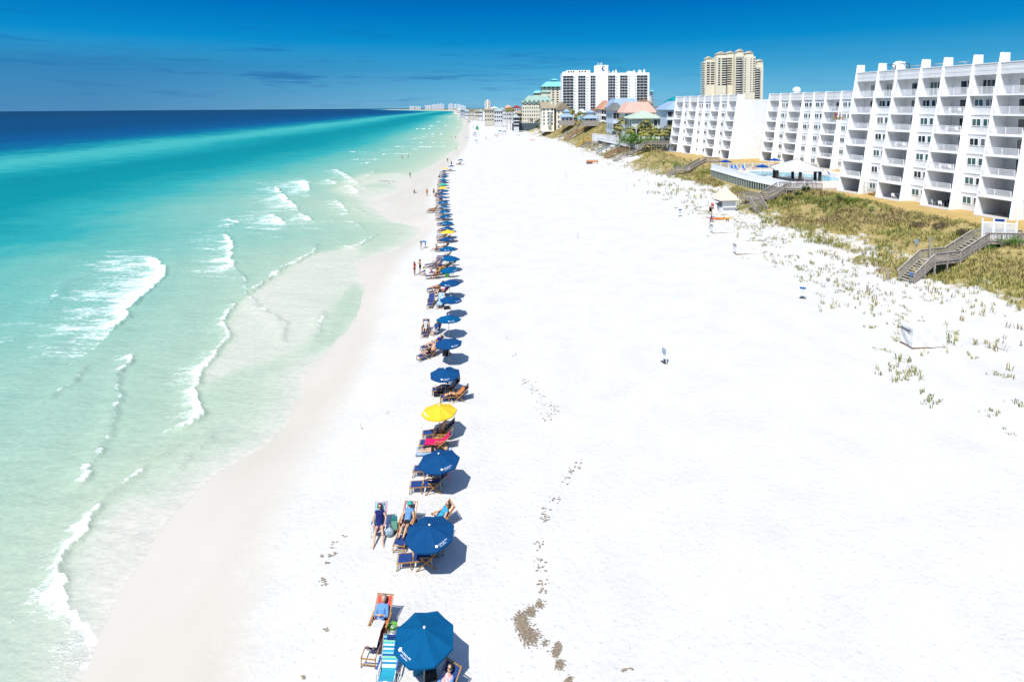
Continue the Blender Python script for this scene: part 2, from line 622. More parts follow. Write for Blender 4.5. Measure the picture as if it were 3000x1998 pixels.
def sand_material():
    m = bpy.data.materials.new('quartz_sand')
    m.use_nodes = True
    t = m.node_tree
    b = t.nodes['Principled BSDF']
    b.inputs['Specular IOR Level'].default_value = 0.15
    tcx = nd(t, 'ShaderNodeTexCoord')
    v = tcx.outputs['Object']
    n1 = noise_n(t, v, 0.35, 5, 0.6)
    dry = ramp(t, [(0.3, (0.405, 0.397, 0.374)), (0.7, (0.462, 0.452, 0.428))])
    lk(t, n1, dry.inputs[0])
    n2 = noise_n(t, v, 0.22, 4, 0.55, (1, 0.35, 1), 0.3)
    wet = ramp(t, [(0.3, S(243, 235, 217, 0.62)), (0.7, S(249, 243, 229, 0.63))])
    lk(t, n2, wet.inputs[0])
    # damp edge broken up by old footprints
    wn = noise_n(t, v, 1.6, 4, 0.65)
    wf = math_n(t, 'MULTIPLY_ADD', math_n(t, 'SUBTRACT', wn, 0.5), 0.55, attr(t, 'wet'))
    wr = ramp(t, [(0.15, (0, 0, 0)), (0.5, (0.6, 0.6, 0.6)), (0.9, (1, 1, 1))])
    lk(t, wf, wr.inputs[0])
    c = mixc(t, wr.outputs[0], dry.outputs[0], wet.outputs[0])
    # plant litter and roots between the dune grass
    vg = noise_n(t, v, 0.55, 6, 0.7)
    vf = math_n(t, 'ADD', attr(t, 'veg'), math_n(t, 'MULTIPLY', math_n(t, 'SUBTRACT', vg, 0.5), 1.5))
    vr = ramp(t, [(0.42, (0, 0, 0)), (0.62, (1, 1, 1))])
    lk(t, vf, vr.inputs[0])
    ln = noise_n(t, v, 2.3, 5, 0.7)
    lit = ramp(t, [(0.3, S(160, 142, 96)), (0.55, S(190, 172, 112)), (0.75, S(216, 204, 156))])
    lk(t, ln, lit.inputs[0])
    c = mixc(t, vr.outputs[0], c, lit.outputs[0])
    # town ground behind the dunes
    tn = noise_n(t, v, 0.05, 6, 0.7)
    tr = ramp(t, [(0.35, S(86, 104, 58)), (0.5, S(128, 130, 96)), (0.62, S(196, 190, 178))])
    lk(t, tn, tr.inputs[0])
    c = mixc(t, attr(t, 'town'), c, tr.outputs[0])
    lk(t, c, b.inputs['Base Color'])
    rr = math_n(t, 'MULTIPLY_ADD', wr.outputs[0], -0.35, 0.95)
    lk(t, rr, b.inputs['Roughness'])
    # trodden sand: pocked with footprints where dry, smooth where wet
    b1 = noise_n(t, v, 3.6, 3, 0.6)
    b2 = noise_n(t, v, 0.7, 3, 0.5, (1.0, 0.45, 1), 0.5)
    vo = nd(t, 'ShaderNodeTexVoronoi')
    vo.inputs['Scale'].default_value = 3.1
    lk(t, v, vo.inputs['Vector'])
    pk = ramp(t, [(0.0, (0, 0, 0)), (0.28, (1, 1, 1))])
    lk(t, vo.outputs['Distance'], pk.inputs[0])
    hgt = math_n(t, 'ADD', math_n(t, 'MULTIPLY', b1, 0.7), math_n(t, 'ADD', math_n(t, 'MULTIPLY', b2, 0.35), math_n(t, 'MULTIPLY', pk.outputs[0], 0.30)))
    hgt = math_n(t, 'MULTIPLY', hgt, math_n(t, 'SUBTRACT', 1.02, wr.outputs[0]))
    bp = nd(t, 'ShaderNodeBump')
    bp.inputs['Strength'].default_value = 0.55
    bp.inputs['Distance'].default_value = 0.14
    lk(t, hgt, bp.inputs['Height'])
    lk(t, bp.outputs[0], b.inputs['Normal'])
    return m


def geo(a, b, n):
    return np.exp(np.linspace(math.log(a), math.log(b), n))


def nodup(*arrs):
    return np.unique(np.round(np.concatenate(arrs), 4))


ys = nodup(np.arange(-40, 18, 4.0), np.arange(18, 130, 0.9), np.arange(130, 400, 4.0), geo(400, 12000, 70))
us = nodup(np.array([-80, -60, -40, -25, -16.0]), np.arange(-12, 10, 1.0), np.arange(10, 44, 1.7), np.arange(44, 100, 0.8), np.arange(100, 200, 5.0), geo(200, 30000, 24))
Yg, Ug = np.meshgrid(ys, us, indexing='ij')
Xg = shoreX(Yg) + Ug
Zg = hz(Xg, Yg)
dryx = np.maximum(np.interp(Yg, *DRY), shoreX(Yg) + 0.5)
wet = 1 - sstep(-2.6, 2.0, Xg - dryx)
u = Xg - footX(Yg)
tw = np.interp(Yg, *TOPW)
veg = sstep(-5, 8, u - 6.5 * (1 - sstep(50, 60, Yg)) + 4 * sstep(140, 170, Yg) - 4 * sstep(98, 106, Yg) * (1 - sstep(128, 140, Yg))) * 0.8 - 0.16 + 0.3 * sstep(5, 12, u)
veg = np.where(u < -9, -1.0, veg)
veg = veg - 0.35 * sstep(0.55, 0.75, fbm(Xg / 9, Yg / 12, 5))
town = sstep(0, 4, Xg - topX(Yg))
go = grid_mesh('sand', np.stack([Xg, Yg, Zg], -1), sand_material(), {'wet': wet, 'veg': veg, 'town': town})
go['kind'] = 'structure'

# lawn strip in front of the condominiums
lw = mat('dormant_lawn', S(214, 182, 112), 0.9, 0.18, 0.6, bump=0.5, bscale=9)
yl = np.arange(26, 186, 2.0)
ul = np.concatenate([np.array([-1.5, -0.6, 0.4]), np.linspace(1.5, 60, 30)])
Yl, Ul = np.meshgrid(yl, ul, indexing='ij')
Xl = topX(Yl) + Ul + 0.6 * (fbm(Yl / 3, Yl * 0, 31) - 0.5)
lawn = grid_mesh('lawn', np.stack([Xl, Yl, hz(Xl, Yl) + 0.03], -1), lw)
lawn['kind'] = 'structure'

# ------------------------------------------------------------------ the sea


def seg_dist(px, py, a, b):
    ax, ay = a
    bx, by = b
    dx, dy = bx - ax, by - ay
    L = dx * dx + dy * dy + 1e-9
    t = np.clip(((px - ax) * dx + (py - ay) * dy) / L, 0, 1)
    qx, qy = ax + t * dx, ay + t * dy
    dist = np.hypot(px - qx, py - qy)
    side = dx * (py - ay) - dy * (px - ax)      # >0: left of travel
    return dist, side, t


def poly_sd(px, py, poly):
    """signed distance, positive inside"""
    d = np.full(px.shape, 1e9)
    ins = np.zeros(px.shape, bool)
    n = len(poly)
    for i in range(n):
        a, b = poly[i], poly[(i + 1) % n]
        d = np.minimum(d, seg_dist(px, py, a, b)[0])
        cond = ((a[1] > py) != (b[1] > py)) & (px < (b[0] - a[0]) * (py - a[1]) / (b[1] - a[1] + 1e-12) + a[0])
        ins ^= cond
    return np.where(ins, d, -d)


wy = nodup(np.arange(6, 16, 2.0), np.arange(16, 75, 0.25), np.arange(75, 150, 0.5), np.arange(150, 420, 2.5), geo(420, 11000, 70), geo(11000, 90000, 14))
wd = nodup(np.arange(0.0, 36, 0.25), np.arange(36, 80, 0.8), geo(80, 700, 60), geo(700, 120000, 34))
Yw, Dw = np.meshgrid(wy, wd, indexing='ij')
sh = shoreX(np.minimum(Yw, 11000))
Xw = sh - Dw
d = Dw.copy()
wpx = lambda lst: [tuple(gp(x, y, WZ)[:2]) for x, y in lst]
bar_poly = wpx([(673, 1000), (653, 956), (689, 895), (737, 860), (791, 819), (842, 784), (919, 744), (1008, 728), (1060, 715), (1046, 771), (1010, 790), (1035, 815), (985, 865), (930, 950), (890, 1010), (840, 1040),
                (750, 1075), (690, 1090), (640, 1115), (600, 1135), (590, 1090), (630, 1044), (656, 1012)])
sd = poly_sd(Xw, Yw, bar_poly)
near = (Yw < 260) & (Dw < 90)
d = np.where(near, d * (1 - 0.97 * sstep(-1.5, 1.5, sd)), d)
d = np.where(near & (sd > 0.3), np.clip(d, 1.0, 1.8), d)
bar2 = wpx([(1075, 545), (1150, 552), (1178, 575), (1130, 590), (1085, 600), (1030, 585), (960, 560), (1000, 530), (1060, 510), (1180, 505), (1200, 520)])
sd2 = poly_sd(Xw, Yw, bar2)
d = np.where(near, d * (1 - 0.85 * sstep(-3, 3, sd2)), d)
thin = wpx([(296, 1489), (214, 1598), (165, 1687), (191, 1754), (245, 1830), (300, 1900), (275, 1820), (330, 1740), (400, 1660), (440, 1560), (520, 1470), (440, 1440), (380, 1440)])
sd3 = poly_sd(Xw, Yw, thin)
d = np.where(near, d * (1 - 0.8 * sstep(-0.5, 1.5, sd3)), d)
# channel behind the bar
lag = wpx([(1072, 857), (1040, 835), (1015, 850), (960, 930), (915, 990), (900, 1040), (990, 1000), (1050, 920)])
sd4 = poly_sd(Xw, Yw, lag)
d = np.where(near, np.maximum(d, 6 * sstep(-1.2, 1.6, sd4)), d)
TMAX = 3000.0


def tmap(x):
    return np.log1p(np.maximum(x, 0) / 6.0) / math.log1p(TMAX / 6.0)


FO = []      # (pixels of the front, tail length in m, strength); the tail lies right of the travel
FO.append(([(455, 762), (482, 789), (473, 825), (437, 852), (402, 879), (375, 905), (373, 928), (344, 957)], 8.5, 1.2))
FO.append(([(667, 694), (687, 722), (674, 758), (683, 776)], 6.5, 1.0))
FO.append(([(683, 776), (716, 820), (720, 850), (732, 878), (754, 896)], 0.8, 0.62))
FO.append(([(685, 896), (670, 923), (656, 959), (672, 986), (656, 1012), (634, 1044), (594, 1093), (571, 1146)], 2.4, 0.85))
FO.append(([(571, 1146), (589, 1182), (596, 1209), (576, 1240), (531, 1254)], 2.0, 1.0))
FO.append(([(384, 1048), (375, 1070), (344, 1093)], 1.3, 1.1))
FO.append(([(296, 1489), (272, 1523), (249, 1567), (214, 1598), (187, 1643), (165, 1687), (189, 1705), (174, 1723), (191, 1754), (218, 1794), (245, 1830), (267, 1861), (294, 1879), (307, 1932), (276, 1986), (262, 2040)], 1.15, 1.1))
FO.append(([(292, 1331), (285, 1340)], 0.5, 0.9))
FO.append(([(250, 1372), (267, 1398), (249, 1411)], 0.6, 1.0))
FO.append(([(928, 722), (915, 745), (875, 767), (835, 785), (790, 820), (732, 856)], 0.7, 0.85))
FO.append(([(1094, 694), (1059, 717), (1024, 730), (1008, 727)], 0.8, 0.9))
FO.append(([(898, 533), (904, 559)], 11.0, 1.15))
FO.append(([(812, 552), (822, 567)], 5.0, 1.1))
FO.append(([(829, 573), (848, 592), (866, 610)], 8.0, 1.1))
FO.append(([(676, 648), (691, 653), (680, 660)], 1.8, 1.4))
FO.append(([(887, 631), (911, 647)], 10.0, 0.9))
FO.append(([(804, 634), (828, 653)], 9.0, 1.1))
FO.append(([(992, 592), (1014, 621)], 5.0, 0.9))
FO.append(([(989, 500), (1008, 510), (1046, 537)], 6.0, 0.95))
FO.append(([(1027, 548), (1050, 564)], 5.0, 0.95))
FO.append(([(967, 529), (983, 538)], 5.0, 0.9))
FO.append(([(1025, 612), (1098, 634)], 1.5, 0.6))
FO.append(([(1140, 645), (1207, 660)], 1.0, 0.6))
FO.append(([(1100, 500), (1080, 520), (1060, 530)], 1.5, 0.6))
for pts_, tl_, s_ in (([(344, 1093), (352, 1130), (348, 1180), (326, 1250), (296, 1331)], .5, .62), ([(490, 1335), (440, 1370), (400, 1396), (350, 1440), (312, 1465)], .35, .7), ([(250, 1084), (210, 1128), (147, 1169)], .5, .6),
                      ([(754, 896), (800, 925), (835, 950), (835, 985)], .25, .66), ([(951, 923), (940, 955), (929, 990)], .25, .7), ([(166, 840), (150, 880), (180, 830)], .6, .55), ([(620, 1290), (560, 1330), (520, 1380)], .3, .58),
                      ([(1046, 537), (1075, 556), (1094, 560)], 1.5, .7), ([(911, 647), (960, 652), (1010, 650), (1045, 655), (1060, 665)], 1.2, .7), ([(866, 610), (875, 622), (890, 630)], 1.5, .7)):
    FO.append((pts_, tl_, s_))
for (x0, x1, y, st) in ((1040, 1150, 470, .9), (1030, 1085, 448, .8), (1110, 1200, 453, .8), (1060, 1105, 481, .9), (1150, 1313, 432, .95), (1202, 1298, 420, .9), (1222, 1236, 407, .8), (1232, 1268, 401, .9), (1240, 1300, 394, .8),
                        (1288, 1340, 382, .9), (1221, 1281, 378, .9), (1250, 1321, 370, .9), (1290, 1350, 366, .8), (1273, 1300, 357, .9), (1290, 1322, 345, .9), (1180, 1215, 438, .8), (1300, 1345, 351, .8), (1120, 1165, 441, .8),
                        (1310, 1350, 375, .8), (1265, 1300, 388, .8), (1160, 1200, 461, .6), (1320, 1350, 341, .8), (1300, 1330, 335, .7)):
    n = max(3, int((x1 - x0) / 14))
    FO.append(([(x1 - (x1 - x0) * i / n, y + random.uniform(-1.3, 1.3)) for i in range(n + 1)], 0.016 * gp(x0, y, WZ).y, st * 1.2))
foam = np.zeros(Xw.shape)
lift = np.zeros(Xw.shape)
jit = (fbm(Xw / 1.1, Yw / 1.1, 41, 3) - 0.5)
rowm = Yw[:, 0]
for pts, tail, st in FO:
    P = wpx(pts)
    ylo = min(p[1] for p in P) - tail - 4
    yhi = max(p[1] for p in P) + tail + 4
    rs = np.where((rowm > ylo) & (rowm < yhi))[0]
    if not len(rs):
        continue
    r0, r1 = rs[0], rs[-1] + 1
    xx, yy = Xw[r0:r1], Yw[r0:r1]
    best = np.full(xx.shape, 1e9)
    sg = np.zeros(xx.shape)
    for i in range(len(P) - 1):
        dd, sde, tt = seg_dist(xx, yy, P[i], P[i + 1])
        up = dd < best
        best = np.where(up, dd, best)
        sg = np.where(up, sde, sg)
    scale = np.clip(np.median([p[1] for p in P]) / 45.0, 0.35, 3)
    e = best * np.sign(-sg) + jit[r0:r1] * 0.9 * scale           # >0 behind the front
    front = 0.16 * scale
    fv = np.where(e > 0, 0.5 * np.exp(-(e / (0.08 * tail + 0.12)) ** 2) + 0.56 * np.exp(-(e / (1.2 * tail)) ** 1.4), 1.1 * sstep(-front, 0, e)) * st
    fv = np.where(sg > 0, fv * sstep(-front - 0.2, 0, -best), fv)
    foam[r0:r1] = np.maximum(foam[r0:r1], fv)
    lf = np.where(e > 0, np.exp(-(e / (0.9 * scale)) ** 2), np.exp(-(e / (0.12 * scale)) ** 2)) * min(st, 1.0) * 0.30
    lift[r0:r1] = np.maximum(lift[r0:r1], lf)
# open-water chop near the camera, as real waves
amp = sstep(2, 25, d) * 0.05 * np.exp(-Yw / 160)
Zw = WZ + 0.003 + 0.017 * sstep(0, 2, Dw) + lift * sstep(0.5, 4, Dw) + amp * (np.sin(Xw * 1.25 + Yw * 0.55 + 2.5 * fbm(Xw / 8, Yw / 8, 55)) + 0.8 * (fbm(Xw / 1.3, Yw / 2.2, 58, 3) - 0.5) * 2)
Zw = np.where(Yw > 400, WZ, Zw)
alpha = sstep(0.04, 0.14, d)
alpha = np.maximum(alpha, 0.0)


def water_material():
    m = bpy.data.materials.new('gulf_water')
    m.use_nodes = True
    t = m.node_tree
    t.nodes.clear()
    out = nd(t, 'ShaderNodeOutputMaterial')
    tcx = nd(t, 'ShaderNodeTexCoord')
    v = tcx.outputs['Object']
    K = 0.675
    ST = [(0, (252, 244, 228)), (0.7, (240, 240, 222)), (2.2, (226, 235, 211)), (3.5, (216, 230, 205)), (6, (208, 227, 200)), (11, (194, 222, 196)), (18, (184, 218, 195)), (26, (166, 214, 193)), (37, (144, 208, 193)),
          (48, (114, 200, 187)), (62, (56, 184, 184)), (85, (6, 158, 166)), (115, (0, 150, 160)), (140, (24, 168, 174)), (165, (70, 192, 190)), (190, (78, 196, 192)), (215, (24, 160, 172)),
          (250, (0, 116, 158)), (310, (0, 90, 146)), (480, (0, 76, 126)), (3000, (0, 68, 112))]
    rp = ramp(t, [(float(tmap(np.float64(a))), S(*c, K)) for a, c in ST])
    n0 = noise_n(t, v, 0.02, 4, 0.6, (1, 0.3, 1), 0.2)
    n1 = noise_n(t, v, 0.16, 5, 0.65, (0.5, 1.0, 1), 0.35)
    tt = math_n(t, 'ADD', attr(t, 'off'), math_n(t, 'MULTIPLY', math_n(t, 'SUBTRACT', n0, 0.5), 0.05))
    tt = math_n(t, 'ADD', tt, math_n(t, 'MULTIPLY', math_n(t, 'SUBTRACT', n1, 0.5), 0.06))
    lk(t, tt, rp.inputs[0])
    # fine lighter and darker ripples multiplied into the water colour
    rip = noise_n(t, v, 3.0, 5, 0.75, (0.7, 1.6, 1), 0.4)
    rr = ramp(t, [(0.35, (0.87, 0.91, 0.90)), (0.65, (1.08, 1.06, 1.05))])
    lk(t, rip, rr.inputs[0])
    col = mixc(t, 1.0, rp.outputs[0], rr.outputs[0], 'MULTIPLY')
    # foam, torn into streaks and lace
    f1 = noise_n(t, v, 0.55, 6, 0.72, (0.42, 1.25, 1), 0.25)
    f2 = noise_n(t, v, 3.4, 5, 0.75, (0.6, 1.2, 1), 0.25)
    fn = math_n(t, 'ADD', math_n(t, 'MULTIPLY', f1, 0.62), math_n(t, 'MULTIPLY', f2, 0.38))
    fn = math_n(t, 'MULTIPLY_ADD', math_n(t, 'SUBTRACT', fn, 0.5), 2.9, 0.5)
    ff = math_n(t, 'SUBTRACT', math_n(t, 'MULTIPLY', attr(t, 'foam'), 1.0), fn)
    fr = ramp(t, [(0.0, (0, 0, 0)), (0.3, (0.45, 0.45, 0.45)), (0.85, (1, 1, 1))])
    lk(t, math_n(t, 'ADD', ff, 0.06), fr.inputs[0])
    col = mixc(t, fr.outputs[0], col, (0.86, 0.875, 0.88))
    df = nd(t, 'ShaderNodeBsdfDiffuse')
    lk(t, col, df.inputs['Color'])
    gl = nd(t, 'ShaderNodeBsdfGlossy')
    gl.inputs['Roughness'].default_value = 0.22
    # ripples
    b1 = noise_n(t, v, 1.1, 4, 0.6, (0.6, 1.3, 1), 0.4)
    b2 = noise_n(t, v, 0.28, 3, 0.5, (0.6, 1.2, 1), 0.3)
    hh = math_n(t, 'ADD', math_n(t, 'MULTIPLY', b1, 0.5), math_n(t, 'MULTIPLY', b2, 1.6))
    hh = math_n(t, 'ADD', hh, math_n(t, 'MULTIPLY', fr.outputs[0], math_n(t, 'MULTIPLY_ADD', f2, 0.45, 0.1)))
    bp = nd(t, 'ShaderNodeBump')
    bp.inputs['Strength'].default_value = 0.8
    bp.inputs['Distance'].default_value = 0.25
    lk(t, hh, bp.inputs['Height'])
    lk(t, bp.outputs[0], df.inputs['Normal'])
    lk(t, bp.outputs[0], gl.inputs['Normal'])
    lw_ = nd(t, 'ShaderNodeFresnel')
    lw_.inputs['IOR'].default_value = 1.25
    fac = math_n(t, 'MINIMUM', math_n(t, 'MULTIPLY', lw_.outputs[0], 0.6), 0.09)
    fac = math_n(t, 'MULTIPLY', fac, math_n(t, 'SUBTRACT', 1.0, fr.outputs[0]))
    mx = nd(t, 'ShaderNodeMixShader')
    lk(t, fac, mx.inputs[0])
    lk(t, df.outputs[0], mx.inputs[1])
    lk(t, gl.outputs[0], mx.inputs[2])
    lk(t, mx.outputs[0], out.inputs[0])
    return m


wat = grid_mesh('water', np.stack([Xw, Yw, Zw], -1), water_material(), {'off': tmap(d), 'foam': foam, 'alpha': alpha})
wat['kind'] = 'structure'

# ------------------------------------------------------------------ dune grass (nobody could count it)


def grass_object():
    vs = []
    fs = []
    tint = []

    def tuft(x, y, z, hgt, nb, spread, tv):
        for _ in range(nb):
            a = random.uniform(0, 2 * PI)
            w = 0.014 * hgt / 0.5 + 0.012
            lean = random.uniform(0.15, 0.8) * hgt
            bx, by = x + random.uniform(-spread, spread), y + random.uniform(-spread, spread)
            px, py = -math.sin(a) * w, math.cos(a) * w
            h_ = hgt * random.uniform(0.6, 1.15)
            mx, my = bx + math.cos(a) * lean * 0.4, by + math.sin(a) * lean * 0.4
            tx, ty = bx + math.cos(a) * lean, by + math.sin(a) * lean
            o = len(vs)
            vs.extend([(bx - px, by - py, z - 0.05), (bx + px, by + py, z - 0.05), (mx + px, my + py, z + h_ * 0.65), (mx - px, my - py, z + h_ * 0.65), (tx, ty, z + h_)])
            fs.extend([(o, o + 1, o + 2, o + 3), (o + 3, o + 2, o + 4)])
            t_ = tv + random.uniform(-0.18, 0.18)
            tint.extend([t_] * 5)
    N = 150000
    Y = np.concatenate([RNG.uniform(28, 140, N), RNG.uniform(140, 420, N // 4)])
    uu = RNG.uniform(-9, 24, len(Y))
    X = footX(Y) + uu
    tw_ = np.interp(Y, *TOPW)
    mask = (0.07 * sstep(-6, -1, uu) + 0.9 * sstep(1.0, 6.5, uu - 6.5 * (1 - sstep(50, 60, Y)) + 3.5 * sstep(140, 170, Y) - 3.5 * sstep(98, 106, Y) * (1 - sstep(128, 140, Y)))) * (1 - sstep(-0.5, 0.8, uu - tw_))
    patch = fbm(X / 3.2, Y / 3.2, 77, 4)
    big = fbm(X / 9, Y / 12, 5)
    dens = mask * sstep(0.36, 0.6, patch + 0.14 * sstep(0, 8, uu)) * (1 - 0.92 * sstep(0.53, 0.68, big))
    dens = np.maximum(dens, 0.14 * sstep(0.62, 0.70, patch) * sstep(-9, -4, uu) * (uu < 6))
    dens = dens * np.where(Y < 140, np.clip(40.0 / Y + 0.25, 0, 1) * 0.42, 0.6)
    keep = RNG.random(len(Y)) < dens
    # keep the pool terrace, stairs and huts clear
    keep &= ~((Y > 99) & (Y < 136) & (X > 48.2))
    keep &= ~((np.abs(X - 37.8) < 2.6) & (np.abs(Y - 98) < 2.6))
    X, Y = X[keep], Y[keep]
    Z = hz(X, Y)
    col = fbm(X / 5.0, Y / 5.0, 91, 3)
    for x, y, z, c in zip(X, Y, Z, col):
        k = 1.0 + max(0.0, (y - 60) / 110)
        tuft(x, y, z, random.uniform(0.28, 0.62) * min(k, 1.5), 5 if y < 140 else 4, 0.16 * min(k, 2.5), c)
    # tufts straggling over the open sand by the boxes
    for _ in range(190):
        y = random.uniform(30, 105)
        x = float(footX(y)) + random.gauss(-2.0, 2.6)
        if random.random() < 0.8:
            q = random.uniform(0.1, 0.5)
            for _k in range(random.randint(3, 10)):
                xx, yy = x + random.gauss(0, 0.35), y + random.gauss(0, 0.3)
                tuft(xx, yy, H(xx, yy), random.uniform(0.12, 0.32), 4, 0.10, q)
    me = bpy.data.meshes.new('dune_grass')
    me.from_pydata(vs, [], fs)
    a = me.attributes.new('tint', 'FLOAT', 'POINT')
    a.data.foreach_set('value', np.array(tint, np.float32))
    m = bpy.data.materials.new('sea_oats')
    m.use_nodes = True
    t = m.node_tree
    b = t.nodes['Principled BSDF']
    b.inputs['Roughness'].default_value = 0.8
    b.inputs['Specular IOR Level'].default_value = 0.1
    rp = ramp(t, [(0.2, S(136, 148, 80)), (0.4, S(184, 182, 102)), (0.58, S(204, 194, 122)), (0.72, S(182, 160, 118)), (0.9, S(158, 136, 106))])
    lk(t, attr(t, 'tint'), rp.inputs[0])
    lk(t, rp.outputs[0], b.inputs['Base Color'])
    me.materials.append(m)
    o = ob('dune_grass', me)
    o['kind'] = 'stuff'
    o['label'] = 'tawny green sea oats and grass covering the dunes below the apartments'
    o['category'] = 'grass'
    return o


grass_object()

# dry seaweed left on the sand


def wrack():
    mb = MB()

    def fleck(x, y, s):
        z = H(x, y) + 0.012
        a = random.uniform(0, PI)
        n = random.randint(4, 6)
        pts = []
        for k in range(n):
            t = a + 2 * PI * k / n
            r = s * random.uniform(0.35, 1.0)
            pts.append((x + math.cos(t) * r * 1.5, y + math.sin(t) * r * 0.8, z + random.uniform(0, 0.03)))
        mb.add(pts, [tuple(range(n))])
    R8 = lambda x, y: (1450 + x / 1.707, 1080 + y / 1.707)
    for (x, y, rad, n) in ((225, 1185, 16, 60), (180, 1220, 24, 90), (130, 1255, 24, 150), (140, 1300, 26, 170), (185, 1350, 34, 110), (250, 1378, 14, 16), (316, 1390, 14, 60), (305, 1425, 18, 60), (325, 1480, 20, 90), (370, 1558, 14, 50), (155, 1330, 30, 60)):
        px, py = R8(x, y)
        for _ in range(int(n * 3)):
            g = gp(px + random.gauss(0, rad * 0.36), py + random.gauss(0, rad * 0.36), 0.05)
            fleck(g.x, g.y, random.uniform(0.012, 0.045))
    trail = [(155, 60), (185, 95), (210, 115), (230, 150), (265, 180), (305, 215), (245, 245), (280, 245), (385, 520), (355, 560), (300, 660), (255, 715), (250, 755), (225, 890), (225, 960), (228, 1000), (240, 1075), (240, 1105), (420, 485)]
    for (x, y) in trail:
        px, py = R8(x, y)
        for _ in range(12):
            g = gp(px + random.gauss(0, 8), py + random.gauss(0, 6), 0.05)
            fleck(g.x, g.y, random.uniform(0.025, 0.08))
    for (px, py) in ((980, 1577), (975, 1590), (942, 1614), (983, 1610), (966, 1617), (961, 1637), (950, 1690), (945, 1684), (953, 1700), (1010, 1560), (890, 1966), (1850, 1960), (955, 1830), (1135, 1205), (1062, 1240), (1510, 1040), (1490, 990), (1470, 800), (1488, 830), (1508, 850), (1830, 1962), (2160, 870), (1420, 680), (1515, 635), (1353, 728), (1278, 710)):
        for _ in range(5):
            g = gp(px + random.gauss(0, 5), py + random.gauss(0, 3), 0.05)
            fleck(g.x, g.y, random.uniform(0.025, 0.08))
    m = mat('dry_seaweed', S(172, 156, 134), 0.95, 0.3, 6)
    o = mb.build('seaweed', m)
    o['kind'] = 'stuff'
    o['label'] = 'broken line of dry brown seaweed scattered on the white sand'
    o['category'] = 'seaweed'


wrack()
# ------------------------------------------------------------------ beach umbrellas


def text_mesh(s, size):
    cu = bpy.data.curves.new('lettering', 'FONT')
    cu.body = s
    cu.size = size
    cu.align_x = 'LEFT'
    o = bpy.data.objects.new('lettering', cu)
    COL.objects.link(o)
    dg = bpy.context.evaluated_depsgraph_get()
    me = bpy.data.meshes.new_from_object(o.evaluated_get(dg))
    vs = [v.co.copy() for v in me.vertices]
    fs = [tuple(p.vertices) for p in me.polygons]
    bpy.data.objects.remove(o)
    bpy.data.curves.remove(cu)
    bpy.data.meshes.remove(me)
    return vs, fs


def make_umbrella(name, cm, logo=True):
    root = thing(name, 'x', 'umbrella')
    Rr, zt, zr = 1.08, 2.02, 1.64
    n = 8
    mb = MB()
    rings = [(0.0, zt)] + [(Rr * k, zr + (zt - zr) * (1 - k) ** 1.15 + 0.0) for k in (0.25, 0.5, 0.75, 1.0)]
    sub = 4
    cols = n * sub
    vs = [(0, 0, zt)]
    for (r, z) in rings[1:]:
        for c in range(cols):
            a = 2 * PI * (c + sub / 2) / cols + PI / 8
            seg = (c % sub) / sub
            th = (seg - 0.5)
            k = math.cos(PI / n) / math.cos((seg - 0.0) * 2 * PI / n - PI / n)
            a0 = 2 * PI * c / cols + PI / 8
            sag = 0.035 * (1 - abs(2 * seg - 1)) * (r / Rr) if seg else 0
            vs.append((r * k * math.cos(a0), r * k * math.sin(a0), z - sag))
    fs = []
    for c in range(cols):
        fs.append((0, 1 + c, 1 + (c + 1) % cols))
        for q in range(3):
            a = 1 + q * cols
            fs.append((a + c, a + cols + c, a + cols + (c + 1) % cols, a + (c + 1) % cols))
    # short valance
    o = len(vs)
    last = 1 + 3 * cols
    for c in range(cols):
        x, y, z = vs[last + c]
        vs.append((x * 1.004, y * 1.004, z - 0.07))
    for c in range(cols):
        fs.append((last + c, o + c, o + (c + 1) % cols, last + (c + 1) % cols))
    mb.add(vs, fs)
    can = mb.build('canopy', cm, root)
    MB().tube([(0, 0, -0.02), (0, 0, zt - 0.04)], 0.022, 8).build('pole', mat('pale_ash_pole', S(226, 206, 176), 0.5, 0.1, 5), root)
    MB().sphere((0, 0, zt + 0.02), 0.045, 10, 7, (1, 1, 0.8)).build('finial', PLAST, root, True)
    if logo:
        # crest and two lines of lettering on one panel (direction -Y of the panel centre)
        mb = MB()
        # panel plane: radial r along -Y, slope from (0,zt) to (Rr cos22.5, zr)
        ap = Rr * math.cos(PI / 8)
        slope = math.atan2(zt - zr, ap)

        def place(x, r):
            rn = min(1.0, r / ap)
            z = zr + (zt - zr) * (1 - rn) ** 1.15 - 0.035 * rn * max(0, 1 - abs(x) / (r * math.tan(PI / 8)))
            return (x, -r, z + 0.016)
        pts = [place(-0.275 + 0.055 * math.cos(2 * PI * k / 16), 0.83 + 0.055 * math.sin(2 * PI * k / 16)) for k in range(16)]
        mb.add(pts, [tuple(range(16))[::-1]])
        mb.build('crest', INK, can)
        mb = MB()
        for (txt, size, x0, r0) in (('LA DOLCE VITA', 0.066, -0.2, 0.85), ('BEACH SERVICE', 0.046, -0.15, 0.92)):
            mb = MB()
            tv, tf = text_mesh(txt, size)
            mb.add([place(x0 + v.x, r0 - v.y) for v in tv], tf)
            mb.build('lettering', INK, can)
        MB().tube([(0, 0, zr + 0.12), (0, 0, zr + 0.2)], 0.035, 8).build('hub', PLAST, root)
    return root


